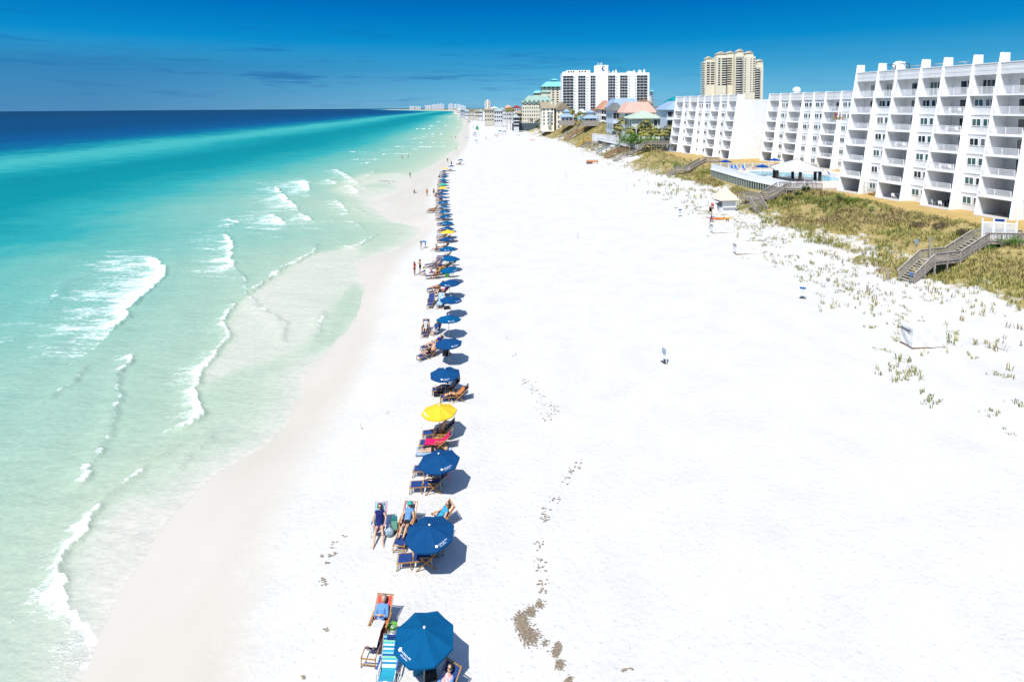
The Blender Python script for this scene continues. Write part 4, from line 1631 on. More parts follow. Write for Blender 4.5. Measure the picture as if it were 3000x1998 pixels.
box_bag('beach_bag', 'black bag on the sand behind the second umbrella', 'bag', gt(1213, 1545), (.38, .24, .3), BLACK, .5)
for k, (px, py) in enumerate(((1156, 1558), (1160, 1559))):
    sd_ = MB().prism([(-.12, -.04), (.12, -.05), (.14, .0), (.12, .05), (-.12, .04)], 2, 0, .03).build('sandal', BLACK)
    q = gt(px, py)
    sd_.location = on(q)
    sd_.rotation_euler = (0, 0, 1.2 + k * .2)
    tag(sd_, ('left' if k == 0 else 'right') + ' dark sandal of the pair lying by the mint cooler', 'sandal', 'pair of sandals')
P1 = POLES[1]
lounge(Vector((P1.x - .35, P1.y + .25, 0)), R(184), 'wooden lounge chair nearest the pole of the second umbrella')
lounge(Vector((P1.x - .3, P1.y + 1.35, 0)), R(180), 'wooden lounge chair hidden beneath the second umbrella')
box_bag('beach_bag', 'red beach bag under the second umbrella', 'bag', Vector((P1.x - .45, P1.y + .8, 0)), (.4, .3, .4), cloth(REDS), .4)
box_bag('beach_bag', 'black and white patterned bag under the second umbrella', 'bag', Vector((P1.x + .2, P1.y + .8, 0)), (.4, .3, .38), mat('black_white_print', S(210, 210, 210), .8, .5, 16, vcol=(0.01, 0.01, 0.01)), .2)

# --- third umbrella
P2 = POLES[2]
c3 = Vector((P2.x - .45, P2.y + .15, 0))
lounge(c3, R(182), 'wooden lounge chair in front of the third umbrella with a pink towel on its back')
cloth_sheet('towel', 'pink towel hanging over the back of a lounge chair', 'towel', [(-.60, .86), (-.74, 1.02), (-.80, 1.04), (-.84, .95), (-.86, .6), (-.87, .35)], .34, cloth(PINKS), on(c3), R(182))
lounge(Vector((P2.x - .5, P2.y + 1.35, 0)), R(178), 'wooden lounge chair tucked behind the one with the pink towel')
p = gt(1272, 1322)
cloth_sheet('towel', 'blue and white beach towel beneath the woman lying face down', 'towel', [(-1.0, .05), (-.5, .045), (0, .05), (.5, .045), (1.05, .05)], .85, mat('blue_white_towel', S(214, 230, 242), .9, .3, 4, vcol=S(130, 180, 220)), on(p), R(184))
person('person in a black bikini lying face down on a blue towel', 'prone', on(p), R(184), [('top', BLKS), ('briefs', BLKS)], hair='blond', long_hair=True, vox=.02)

# --- yellow umbrella
P3 = POLES[3]
c4 = gt(1288, 1312)
lounge(c4, R(180), 'wooden lounge chair draped with a magenta towel')
cloth_sheet('towel', 'magenta towel draped over a wooden lounge chair', 'towel', [(-.6, .86), (-.45, .68), (-.25, .475), (-.05, .37), (.15, .36), (.35, .4), (.55, .40), (.85, .385), (.9, .15)], .66, mat('magenta_towel', S(236, 20, 110), .9, .15, 8), on(c4), R(180))
c4b = gt(1296, 1280)
lounge(c4b, R(186), 'wooden lounge chair under the shirtless person near the yellow umbrella')
person('person without a shirt sitting sideways on a lounger below the yellow umbrella', 'sit', on(c4b, dz=-.03), R(192), [('shorts', BLUS)], skin=SKIN, hair='grey', vox=.02)
box_bag('straw_bag', 'tan straw bag between the two loungers below the yellow umbrella', 'bag', gt(1287, 1296), (.5, .25, .3), mat('straw', S(214, 180, 110), .9, .3, 20), .1)
chair = c4b
bp_ = gt(1316, 1272)
box_bag('beach_bag', 'blue and white beach bag behind the shirtless person', 'bag', bp_, (.35, .3, .5), mat('blue_white_print', S(220, 230, 240), .8, .5, 9, vcol=S(20, 60, 130)), .4)

# --- fifth umbrella
c5 = gt(1341, 1172)
lounge(c5, R(186), 'wooden lounge chair with an orange striped towel and a person in a hat')
person('person in a white hat and orange top wrapped in a striped towel', 'recline', on(c5), R(186), [('top', ORGS), ('towel', STR_ORG)], skin=SKIN2, hair='grey', hat=WHTS, vox=.02)
c5b = gt(1316, 1152)
lounge(c5b, R(184), 'wooden lounge chair behind the person in the white hat')
person('person in a white top and blue shorts reclining behind the white-hatted sunbather', 'recline', on(c5b), R(184), [('top', WHTS), ('shorts', BLUS)], hair='dark', hat=cc('straw', 220, 180, 100), vox=.02)
P4 = POLES[4]
for k in range(1):
    box_bag('beach_bag', 'large black bag in the shade of the fifth umbrella', 'bag', Vector((P4.x - .5, P4.y + .2, 0)), (.7, .4, .22), BLACK, .1, strap=False)

# --- sixth
c6 = gt(1262, 1044)
lounge(c6, R(222), 'wooden lounge chair with a bright orange towel over its back')
cloth_sheet('towel', 'bright orange towel hanging over the back of a lounger', 'towel', [(-.45, .68), (-.62, .86), (-.78, 1.04), (-.83, .95), (-.85, .55), (-.86, .3)], .6, mat('orange_towel', S(250, 160, 20), .9, .15, 8), on(c6), R(222))
person('person in black shorts reclining in front of a bright orange towel', 'recline', on(c6), R(222), [('shorts', BLKS)], hair='brown', vox=.02)
c6b = gt(1274, 1022)
lounge(c6b, R(205), 'wooden lounge chair behind the one with the orange towel')
person('person in a dark blue shirt seated behind the orange towel lounger', 'recline', on(c6b), R(205), [('shirt', NAVYS)], hair='grey', vox=.025)
box_bag('beach_bag', 'big black bag under the sixth umbrella', 'bag', gt(1307, 1040), (.6, .4, .5), BLACK, .1, strap=False)

# --- seventh
c7 = gt(1247, 975)
lounge(c7, R(-88), 'navy lounge chair facing the camera with a person in a polka dot dress')
person('person in a black and white polka dot dress on a navy lounger', 'recline', on(c7), R(-88), [('dress', mat('polka_dot', (0.015, 0.015, 0.017), .85, .9, 18, vcol=(.7, .7, .7)))], hair='blond', vox=.02)
c7b = gt(1277, 978)
bchair(c7b, R(-120), 'black folding chair next to the polka dot dress sunbather', BLACK)
person('person in a dark blue shirt and white shorts leaning forward in a black chair', 'sit', on(c7b, dz=-.15), R(-125), [('shirt', BLUS), ('shorts', WHTS)], hair='grey', vox=.02)
P6 = POLES[6]

# --- eighth and beyond
c8 = gt(1263, 893)
lounge(c8, R(-90), 'empty navy lounge chair facing the camera with no towel')
c8b = gt(1291, 893)
lounge(c8b, R(-92), 'lounge chair with a blue and white towel facing the camera')
cloth_sheet('towel', 'blue and white swirled towel covering a lounger by the eighth umbrella', 'towel', [(x, z + .015) for x, z in LONGP], .58, mat('swirl_towel', S(40, 150, 236), .9, .6, 5, vcol=S(240, 246, 250)), on(c8b), R(-92))
box_bag('beach_bag', 'dark bag in the shade of the eighth umbrella', 'bag', gt(1309, 905), (.6, .4, .25), BLACK, .2, strap=False)
c9 = gt(1297, 866)
lounge(c9, R(196), 'wooden lounge chair with the person in a pink shirt')
person('person in a pink shirt and dark trousers on a lounger', 'recline', on(c9), R(196), [('shirt', PINKS), ('skirt', BLKS)], hair='blond', vox=.025)
c9b = gt(1283, 853)
lounge(c9b, R(196), 'wooden lounge chair just behind the person in a pink shirt')
person('person in a dark swimsuit reclining behind the one in pink', 'recline', on(c9b), R(196), [('swimsuit', BLKS)], skin=SKIN2, hair='dark', vox=.025)
c10 = gt(1277, 816)
lounge(c10, R(184), 'wooden lounge chair under the shirtless person talking to a friend in yellow')
person('person without a shirt sitting upright on a lounger beside someone in yellow', 'sit', on(c10, dz=-.03), R(184), [('shorts', BLUS)], skin=SKIN2, hair='dark', vox=.025)
c10b = gt(1287, 806)
lounge(c10b, R(184), 'wooden lounge chair under the person in a yellow shirt')
person('person in a yellow shirt and dark cap on a lounger', 'sit', on(c10b, dz=-.03), R(190), [('shirt', YLWS), ('shorts', GRYS)], hair='dark', hat=NAVYS, vox=.025)
lounge(gt(1272, 781), R(200), 'empty navy lounge chair, left of two standing side by side behind the couple')
lounge(gt(1284, 784), R(214), 'empty navy lounge chair, right of two standing side by side behind the couple')
GREENP = mat('bright_green_cloth', S(70, 170, 40), .7, .1, 5)
box_bag('cooler_bag', 'bright green cooler bag under the tenth umbrella', 'cooler', gt(1310, 812), (.45, .35, .5), GREENP, .1)
box_bag('cooler_bag', 'bright green cooler bag behind the tenth umbrella', 'cooler', gt(1310, 783), (.45, .35, .4), GREENP, .4)
bchair(gt(1326, 778), R(150), 'dark folding chair beside the bright green cooler bag', BLACK)
bchair(gt(1321, 812), R(170), 'grey folding chair in the shade of the tenth umbrella', GREYW)
# plain pairs of loungers under the remaining umbrellas
for i in range(10, 33):
    P = POLES[i]
    if i in (11,):
        pass
    jj = random.uniform(-.1, .1)
    lounge(Vector((P.x - .45 + jj, P.y + random.uniform(-.1, .3), 0)), R(180 + random.uniform(-7, 7)), 'wooden lounge chair on the camera side beneath the %s umbrella of the row' % ORD[i])
    lounge(Vector((P.x - .45 + jj, P.y + random.uniform(1.2, 1.6), 0)), R(180 + random.uniform(-7, 7)), 'wooden lounge chair on the far side beneath the %s umbrella of the row' % ORD[i])
SUNB = 'sunbathers under the row of umbrellas'
for i, cl, sk, h in ((10, [('shorts', ORGS)], SKIN2, 'dark'), (12, [('swimsuit', BLKS)], SKIN, 'brown'), (13, [('shorts', NAVYS)], SKIN2, 'grey'), (15, [('swimsuit', BLKS)], SKIN, 'dark'), (17, [('shirt', BLKS)], SKIN, 'dark'), (21, [('swimsuit', REDS)], SKIN, 'blond'), (23, [('shorts', BLKS)], SKIN2, 'dark'), (32, [('swimsuit', REDS)], SKIN2, 'dark')):
    P = POLES[i]
    person('person in %s reclining in the shade of the %s umbrella of the row' % ({'s': 'beachwear'}['s'], ORD[i]), 'recline', (P.x - .45, P.y + .1, H(P.x, P.y)), R(180), cl, sk, h, vox=.03, group=SUNB)
# two loungers in the sun beside the seventeenth umbrella
for k, (px, py) in enumerate(((1268, 624), (1272, 619))):
    q = gt(px, py)
    lounge(q, R(178), ('nearer' if k == 0 else 'farther') + ' of two sunny loungers left of the sixteenth umbrella')
    person('person with tanned skin on the ' + ('nearer' if k == 0 else 'farther') + ' of two sunny loungers left of the umbrellas', 'recline', on(q), R(178), [('shorts', ORGS if k else GRYS)], SKIN2, 'brown', vox=.03)

# --- people standing about
STAND = [
    (1214.5, 808, 'arms', -20, [('swimsuit', REDS)], SKIN, 'dark', 'person in a red swimsuit standing beside a shirtless companion', {}),
    (1231, 800, 'arms', 200, [('shorts', BLKS)], SKIN2, 'brown', 'person in dark shorts without a shirt standing on wet sand', {}),
    (1245, 727, 'bend', 190, [('dress', LBLS)], SKIN2, 'dark', 'person in a light blue dress bending down to the sand', {}),
    (1278, 734, 'ground', 190, [('swimsuit', GRYS)], SKIN, 'blond', 'person sitting on the sand with legs stretched towards the water', {}),
    (1201.5, 522, 'walk', 30, [('shirt', cc('olive', 90, 130, 80)), ('shorts', GRYS)], SKIN2, 'dark', 'person in green walking along the edge of the water', {}),
    (1214, 567, 'ground', 0, [('shirt', NAVYS)], SKIN, 'dark', 'person in navy crouching on the wet sand near the tide pool', {}),
    (1251, 575, 'stand', 90, [('swimsuit', ORGS)], SKIN2, 'brown', 'person standing alone left of the yellow and green umbrellas', {}),
    (1271, 573, 'stand', -90, [('shorts', BLKS)], SKIN2, 'dark', 'person in black shorts standing next to seated friends by the umbrellas', {}),
    (1277, 576, 'ground', 170, [('shirt', BLUS)], SKIN, 'dark', 'person in blue sitting on the sand at the feet of the standing one', {}),
    (1283, 570, 'ground', 200, [('shirt', BLKS)], SKIN, 'dark', 'person in black sitting close to the row of blue umbrellas', {}),
    (1287, 521, 'ground', 190, [('shirt', BLKS)], SKIN2, 'dark', 'person in dark clothes sitting left of the far blue umbrellas', {}),
    (1311.5, 477, 'stand', -60, [('swimsuit', BLKS)], SKIN, 'dark', 'person in a black swimsuit standing alone beyond the end of the row', {}),
    (1322.5, 487, 'stand', -80, [('shirt', NAVYS), ('shorts', BLKS)], SKIN, 'dark', 'person in dark clothes standing behind the last blue umbrella', {}),
    (1178, 472.5, 'walk', 60, [('shorts', BLKS)], SKIN2, 'dark', 'person in dark trunks wading in the surf, left of two', {}),
    (1196, 468.5, 'walk', 160, [('shorts', cc('lime', 140, 190, 40))], SKIN2, 'dark', 'person in green trunks wading in the surf, right of two', {}),
    (1336, 442, 'stand', 0, [('swimsuit', BLKS)], SKIN2, 'dark', 'person in a black swimsuit wading in the far tide pool', {}),
    (1334.5, 407.5, 'stand', -90, [('shirt', BLKS), ('shorts', BLKS)], SKIN, 'dark', 'person in black standing in shallow water near the two slim fishing poles', {}),
    (1322, 406, 'walk', 0, [('shorts', GRYS)], SKIN2, 'dark', 'person in grey trunks wading left of the one in black', {}),
    (1341, 408, 'walk', 180, [('shorts', NAVYS)], SKIN2, 'blond', 'person in navy trunks at the water edge, right of the one in black', {}),
    (1352, 377, 'stand', 0, [('shorts', BLKS)], SKIN, 'dark', 'person far off in the shallows, left of two beside the green shelter', {}),
    (1363, 377.5, 'stand', 0, [('swimsuit', BLKS)], SKIN2, 'dark', 'person far off in the shallows, right of two beside the green shelter', {}),
    (1386, 398, 'stand', 0, [('swimsuit', REDS)], SKIN2, 'brown', 'person in red standing by the far umbrellas', {}),
    (1424.5, 409.5, 'walk', 20, [('shirt', GRYS), ('shorts', BLKS)], SKIN, 'dark', 'person in grey walking alone across the middle of the far beach', {}),
    (1449, 399, 'walk', 10, [('shorts', GRYS)], SKIN2, 'dark', 'leftmost person in the group standing near the teal canopy tent', {}),
    (1453, 403, 'stand', 60, [('shirt', GRYS)], SKIN, 'brown', 'person in a grey shirt in the group near the teal canopy tent', {}),
    (1456, 404, 'stand', 180, [('swimsuit', BLKS)], SKIN2, 'dark', 'person in black in the group near the teal canopy tent', {}),
    (1459, 400, 'walk', 0, [('shorts', NAVYS)], SKIN2, 'dark', 'rightmost person in the group standing near the teal canopy tent', {}),
    (1517, 400, 'stand', 0, [('shirt', BLKS), ('shorts', BLKS)], SKIN, 'dark', 'person in black below the dune, left of a pair', {}),
    (1521, 402, 'stand', 180, [('shirt', GRYS)], SKIN, 'dark', 'person in grey below the dune, right of a pair', {}),
    (1540, 387.5, 'walk', 0, [('shirt', BLKS)], SKIN, 'dark', 'person walking at the dune foot, left of the yellow umbrella', {}),
    (1545.5, 387, 'walk', 0, [('shirt', NAVYS)], SKIN, 'dark', 'person walking at the dune foot, closest to the yellow umbrella', {}),
    (1457, 370, 'stand', 0, [('shirt', BLKS)], SKIN, 'dark', 'person in black far off below the grey beach house', {}),
]
for px, py, ps, rz, cl, sk, h, lab, kw in STAND:
    q = gt(px, py)
    z = max(H(q.x, q.y), WZ - .25)
    person(lab, ps, (q.x, q.y, z), R(rz), cl, sk, h, vox=.022 if py > 700 else .035, **kw)
ch = gt(1233, 733)
person('small child in white standing by the bending person in light blue', 'stand', on(ch), R(0), [('shirt', WHTS)], SKIN, 'brown', hat=GRYS, vox=.022, scale=.62)
ch = gt(1243.5, 808)
person('small child in white with a brown cap near the red swimsuit woman', 'ground', on(ch), R(180), [('shirt', WHTS)], SKIN, 'brown', hat=cc('brown', 140, 110, 80), vox=.022, scale=.75)


def bucket(px, py, m, label):
    root = thing('sand_bucket', label, 'bucket', on(gt(px, py)))
    MB().tube([(0, 0, 0), (0, 0, .22)], [.09, .13], 14).build('pail', m, root)
    MB().tube([(-.13, 0, .2), (-.1, 0, .3), (0, 0, .34), (.1, 0, .3), (.13, 0, .2)], .008, 5).build('handle', PLAST, root)


bucket(1241, 787, cloth(YLWS), 'yellow sand bucket behind the couple standing on wet sand')
bucket(1264, 796, cloth(PINKS), 'pink sand bucket between the standing couple and the loungers')
bucket(1264, 732, PLAST, 'white sand bucket near the person sitting on the sand')
# shore birds on the wet sand bar
bm = MB()
bm.sphere((0, 0, .16), .09, 8, 6, (1.7, .8, .8))
bm.sphere((.16, 0, .27), .05, 8, 6)
bm.tube([(.1, 0, .18), (.16, 0, .27)], [.05, .035], 6)
bm.tube([(.2, 0, .27), (.27, 0, .26)], [.012, .004], 5)
bm.tube([(-.12, 0, .17), (-.3, 0, .15)], [.05, .012], 6)
bme = bm.mesh('gull', mat('gull_feathers', S(150, 150, 156), .8, .4, 8), True)
blg = MB().tube([(0, .03, .1), (0, .03, 0)], .008, 5).tube([(0, -.03, .1), (0, -.03, 0)], .008, 5).mesh('gull_legs', mat('gull_legs', S(200, 140, 60), .7))
for k, (px, py) in enumerate(((1110, 531), (1114, 533), (1119, 531), (1124, 532), (1128, 534), (1131, 531), (1136, 533), (1141, 540), (1144, 533), (1152, 535))):
    q = gp(px, py, -.86)
    o = thing('shore_bird', 'small grey shore bird standing in the flock on the wet sand bar', 'bird', (q.x, q.y, max(H(q.x, q.y), -.88)), random.uniform(0, 6), 'flock of shore birds on the sand bar')
    ob('body', bme, o)
    ob('legs', blg, o)
# ------------------------------------------------------------------ the white condominium blocks
SD = Vector((-0.25, 0.9682))          # along the coast, away from the camera
TN = Vector((0.9682, 0.25))           # landward
BRZ = math.atan2(SD.y * -1, -SD.x)    # local x runs towards the camera, local y into the building
FH = 2.83


def st(s, t, z=0.0):
    p = SD * s + TN * t
    return (p.x, p.y, z)


WINM = {}
PRND = random.Random(11)
CURT = [mat('curtained_glass', (.13, .135, .13), .3, .3, 1.2), mat('blind_behind_glass', (.22, .22, .2), .35, .2, 1.2), TEALG]


def window_meshes(w, h, fm, gm, key, panes=2):
    k = (round(w, 2), round(h, 2), key, panes)
    if k not in WINM:
        f = MB()
        t = .07
        f.b2((-w / 2, -.04, 0), (w / 2, .03, t)).b2((-w / 2, -.04, h - t), (w / 2, .03, h))
        for i in range(panes + 1):
            x = -w / 2 + t / 2 + (w - t) * i / panes
            f.b2((x - t / 2, -.038, t + .001), (x + t / 2, .03, h - t - .001))
        p = MB().b2((-w / 2 + .02, -.005, .02), (w / 2 - .02, .02, h - .02))
        WINM[k] = (f.mesh('window', fm), p.mesh('pane', gm))
    return WINM[k]


def put_window(par, loc, rz, w, h, fm=WHITE, gm=DARKG, key='a', panes=2, name='window'):
    f, p = window_meshes(w, h, fm, gm, key + name, panes)
    o = ob(name, f, par, loc, rz)
    q = ob('pane', p, o)
    r_ = PRND.random()
    if r_ < .3:
        q.material_slots[0].link = 'OBJECT'
        q.material_slots[0].material = CURT[int(r_ * 10) % 3]
    return o


RAILM = {}


def rail_mesh(w, step):
    k = (round(w, 2), step)
    if k not in RAILM:
        mb = MB()
        mb.b2((0, -.03, 1.02), (w, .03, 1.08)).b2((0, -.02, .08), (w, .02, .12))
        n = max(2, int(w / step))
        for i in range(n + 1):
            x = w * i / n
            mb.b2((x - .022, -.012, .121), (x + .022, .012, 1.019))
        m = max(1, round(w / 1.8))
        for i in range(m + 1):
            x = min(max(w * i / m, .03), w - .03)
            mb.b2((x - .035, -.036, 0), (x + .035, .036, 1.019))
        RAILM[k] = mb.mesh('balcony_railing', RAILW)
    return RAILM[k]


def condo(label, s_far, t, z0, bays, floors, ztop, batter, end_far=None, end_near=None, depth=15.0, step=.13, top_balc=False, chimney=True, cap=1.7, tank=0):
    root = thing('apartment_building', label, 'building', st(s_far, t, z0), BRZ, 'white apartment blocks above the dunes')
    ZR = floors * FH
    yf = lambda z: batter * min(z, ztop) / ztop
    yb = batter + 1.45
    L = sum(w for _, w in bays)
    # main body behind the balconies
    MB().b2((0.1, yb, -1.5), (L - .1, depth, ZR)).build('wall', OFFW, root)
    MB().b2((0.2, yf(ZR) + .9, ZR + .001), (L - .2, depth - .2, ZR + .35)).build('roof', OFFW, root)
    x = 0.0
    edges = [0.0]
    for typ, w in bays:
        edges.append(edges[-1] + w)
    fw = .36
    for i, x in enumerate(edges):
        back = yb + .4
        if i == 0 and end_far:
            back = end_far
        if i == len(edges) - 1 and end_near:
            back = end_near
        top = ztop if chimney else ZR + cap
        y1 = yf(ZR) + (1.9 if chimney else 2.4)
        poly = [(0, -2.0), (back, -2.0), (back, ZR + .5 if back > yb + 1 else ZR), (y1 + .02, ZR + .36), (y1, top), (yf(top), top)]
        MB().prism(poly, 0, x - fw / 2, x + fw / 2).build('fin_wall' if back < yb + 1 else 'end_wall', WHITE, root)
    for b, (typ, w) in enumerate(bays):
        xa, xb = edges[b] + fw / 2 + .004, edges[b + 1] - fw / 2 - .004
        wi = xb - xa
        # siding band under the roof line
        yp = yf(ZR) + .25
        sb = MB()
        n = 5
        for k in range(n):
            za = ZR - .05 + cap * .9 * k / n
            sb.b2((xa, yp + (k % 2) * .02, za), (xb, yp + .5, za + cap * .9 / n - .004))
        sb.b2((xa - .001, yp - .06, ZR - .05 + cap * .9), (xb + .001, yp + .7, ZR + cap * .9 + .1))
        sb.build('parapet', GREYW, root)
        for k in range(floors):
            z = k * FH
            balc = typ == 'B' or (top_balc and k == floors - 1)
            if balc:
                y0 = yf(z + .2)
                if k > 0:
                    MB().b2((xa, y0, z - .22), (xb, yb - .003, z)).build('balcony_slab', WHITE, root)
                    ob('balcony_railing', rail_mesh(wi, step), root, (xa, y0 + .08, z))
                elif typ == 'B':
                    MB().b2((xa, -.4, -.3), (xb, yb - .003, .12)).build('patio', mat('concrete', S(226, 222, 216), .85, .1, 2), root)
                dw = 2.0 if typ == 'B' else 1.2
                dl = put_window(root, (xa + wi * .56, yb - .035, z + .06), 0, dw, 2.12, WHITE, DARKG, 'door', 2, 'balcony_door')
                if typ != 'B':
                    put_window(root, (xa + wi * .2, yb - .035, z + .06), 0, 1.2, 2.12, WHITE, DARKG, 'door', 2, 'balcony_door')
            else:
                pr = 2.2 + (batter - 2.2) * (k / max(1, floors - 1))
                y0 = max(pr, yf(z + FH) + .15)
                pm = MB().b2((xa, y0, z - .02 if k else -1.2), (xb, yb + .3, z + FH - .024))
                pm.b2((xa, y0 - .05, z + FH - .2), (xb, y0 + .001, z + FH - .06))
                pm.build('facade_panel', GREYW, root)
                for q in (.27, .75):
                    put_window(root, (xa + wi * q, y0 - .035, z + 1.05), 0, min(1.35, wi * .4), 1.1, WHITE, TEALG if (k + b) % 2 else DARKG, 'w%d' % ((k + b) % 2), 2)
    # roof plant
    if tank:
        tx = tank
        tk = MB().sphere((tx, yf(ZR) + 4.5, ZR + cap + .75), .95, 16, 10, (1.15, 1, 1)).tube([(tx, yf(ZR) + 4.5, ZR), (tx, yf(ZR) + 4.5, ZR + cap + .75)], .8, 12)
        tk.build('roof_tank', WHITE, root, True)
    return root


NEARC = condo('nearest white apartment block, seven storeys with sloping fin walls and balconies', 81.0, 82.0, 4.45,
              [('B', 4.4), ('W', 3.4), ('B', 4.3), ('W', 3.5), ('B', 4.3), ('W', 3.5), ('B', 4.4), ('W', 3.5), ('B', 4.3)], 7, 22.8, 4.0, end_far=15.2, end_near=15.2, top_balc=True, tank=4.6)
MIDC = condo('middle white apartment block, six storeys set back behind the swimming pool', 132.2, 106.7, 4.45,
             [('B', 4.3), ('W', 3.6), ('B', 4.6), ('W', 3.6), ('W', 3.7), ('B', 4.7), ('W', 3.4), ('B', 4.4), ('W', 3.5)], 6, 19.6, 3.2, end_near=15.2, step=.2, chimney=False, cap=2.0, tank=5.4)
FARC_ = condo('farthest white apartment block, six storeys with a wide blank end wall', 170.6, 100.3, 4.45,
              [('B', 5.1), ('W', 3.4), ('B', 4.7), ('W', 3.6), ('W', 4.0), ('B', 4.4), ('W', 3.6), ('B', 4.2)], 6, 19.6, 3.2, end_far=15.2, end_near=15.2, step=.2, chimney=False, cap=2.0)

# window-cleaning cradle hanging on the middle block, and its rig on the near roof
CR = at(2455, 352, 121.0)
cr = thing('suspended_platform', 'window cleaning cradle with yellow gear hanging on the white facade', 'work platform', CR, BRZ)
f = MB()
for z in (0, .55, 1.1):
    f.bar((-1.7, -.35, z), (1.7, -.35, z), .05).bar((-1.7, .35, z), (1.7, .35, z), .05)
for x in (-1.7, -.85, 0, .85, 1.7):
    f.bar((x, -.35, 0), (x, -.35, 1.1), .05).bar((x, .35, 0), (x, .35, 1.1), .05)
f.b2((-1.7, -.35, -.05), (1.7, .35, 0))
f.build('cage', ALU, cr)
MB().tube([(-1.5, 0, 1), (-1.5, .3, 7.4)], .02, 5).tube([(1.5, 0, 1), (1.5, .3, 7.4)], .02, 5).build('cable', ALU, cr)
g = MB()
for k in range(5):
    g.sphere((-1.2 + k * .6, 0, .35 + .15 * (k % 2)), .26, 8, 6, (1, .7, 1))
g.build('yellow_gear', cloth(YLWS), cr, True)
for k, (c, x) in enumerate(((REDS, -.7), (WHTS, .5))):
    person('person in %s working in the cradle, %s of the two' % (('red', 'white')[k], ('left', 'right')[k]), 'stand', (CR.x + TN.x * 0 - SD.x * x, CR.y - SD.y * x, CR.z), BRZ - 1.6, [('shirt', c), ('shorts', NAVYS)], SKIN2, 'dark', hat=YLWS, vox=.035)
g0 = Vector(st(74.7, 83.2, 4.6))
gr = thing('scaffold_cradle', 'grey scaffold frame with yellow motor parked by the near facade', 'work platform', g0, BRZ)
f = MB()
for x in (-1.3, 1.3):
    for y in (-.4, .4):
        f.bar((x, y, 0), (x, y, 2.2), .05)
for z in (.3, 1.1, 1.9):
    for y in (-.4, .4):
        f.bar((-1.3, y, z), (1.3, y, z), .05)
f.bar((-1.3, -.4, .3), (1.3, -.4, 1.9), .04)
f.build('frame', ALU, gr)
MB().b2((-.5, -.35, .06), (.5, .3, .3)).sphere((.4, 0, .45), .2, 8, 6).build('motor', cloth(YLWS), gr)
for k, s_ in enumerate((75.0, 72.5)):
    q = Vector(st(s_, 86.6, 24.9))
    da = thing('roof_davit', ('left' if k == 0 else 'right') + ' davit arm leaning over the near roof edge', 'davit', q, BRZ, 'window cleaning davits')
    MB().bar((0, 1.4, 0), (0, .9, 2.0), .1).bar((0, .9, 2.0), (0, -1.0, 1.9), .09).bar((0, 1.4, .8), (0, -.2, 1.9), .06).build('arm', mat('dark_steel', (0.05, 0.055, 0.06), .5), da)
    MB().tube([(0, -.95, 1.9), (0, -1.7, -2.0)], .02, 5).build('cable', ALU, da)
rl = thing('roof_beam', 'long pale beam lying along the near roof between chimney fins', 'beam', st(70, 88.2, 25.6), BRZ)
MB().bar((-4.5, 0, .4), (6.5, 0, .4), .2).bar((-4.5, 0, .9), (6.5, 0, .9), .15).build('rail', ALU, rl)
MB().bar((-4, 0, 0), (-4, 0, .9), .1).bar((1, 0, 0), (1, 0, .9), .1).bar((6, 0, 0), (6, 0, .9), .1).build('post', ALU, rl)

# furniture on patios and balconies
PCH = MB()
for x in (-.22, .22):
    for y in (-.2, .2):
        PCH.bar((x, y, 0), (x * .9, y * .9, .43), .04)
PCHL = PCH.mesh('legs', PLAST)
PCHS = MB().b2((-.25, -.24, .431), (.25, .24, .46)).mesh('seat', PLAST)
PCHB = MB().prism([(-.25, .46), (.25, .46), (.28, .8), (.2, .9), (-.2, .9), (-.28, .8)], 1, .2, .24).mesh('backrest', PLAST)
TBT = MB().disc((0, 0, .7), .45, (0, 0, 1), 18, .035).mesh('tabletop', PLAST)
TBL = MB().tube([(0, 0, .02), (0, 0, .7)], .05, 8).disc((0, 0, 0), .28, (0, 0, 1), 14, .03).mesh('pedestal', PLAST)


def pchair(root, x, y, z, rz, lab, m=None):
    w = root.matrix_basis @ Vector((x, y, z))
    t = thing('patio_chair', lab, 'chair', w, BRZ + rz, 'plastic chairs on patios and balconies')
    for nm, me in (('legs', PCHL), ('seat', PCHS), ('backrest', PCHB)):
        o = ob(nm, me, t)
        if m:
            o.material_slots[0].link = 'OBJECT'
            o.material_slots[0].material = m


def ptable(root, x, y, z, lab, m=None):
    w = root.matrix_basis @ Vector((x, y, z))
    t = thing('patio_table', lab, 'table', w, BRZ, 'round tables on patios and balconies')
    for nm, me in (('tabletop', TBT), ('pedestal', TBL)):
        o = ob(nm, me, t)
        if m:
            o.material_slots[0].link = 'OBJECT'
            o.material_slots[0].material = m


for r in (NEARC, MIDC, FARC_):
    r.rotation_euler = (0, 0, BRZ)
    r.matrix_basis = Matrix.Translation(r.location) @ Matrix.Rotation(BRZ, 4, 'Z')
e = 0.13
ptable(NEARC, 10.2, 2.2, e, 'white table on the near block ground patio among white chairs')
for k, (x, y, a) in enumerate(((9.2, 2.0, -1.6), (10.3, 1.2, 3.1), (11.1, 2.1, 1.5))):
    pchair(NEARC, x, y, e, a, ('left', 'front', 'right')[k] + ' white chair round the table on the near block ground patio')
DKF = mat('dark_cushion', (0.015, 0.018, 0.03), .8, .3, 6)
ptable(NEARC, 17.6, 2.6, e, 'dark table on the ground patio with grey cushions', DKF)
for k, (x, y, a) in enumerate(((16.5, 1.6, 2.6), (17.9, 1.3, 3.1), (18.7, 2.3, 1.5), (17.4, 3.4, 0))):
    pchair(NEARC, x, y, e, a, ('left pale', 'front pale', 'right dark', 'rear dark')[k] + ' chair round the dark patio table', None if k < 2 else DKF)
ptable(NEARC, 25.6, 2.6, e, 'round brown table in the shaded ground patio near the white gate', WOODB)
pchair(NEARC, 26.6, 2.4, e, 1.2, 'turquoise chair in the shaded ground patio near the white gate', mat('turquoise_plastic', S(60, 170, 160), .5))
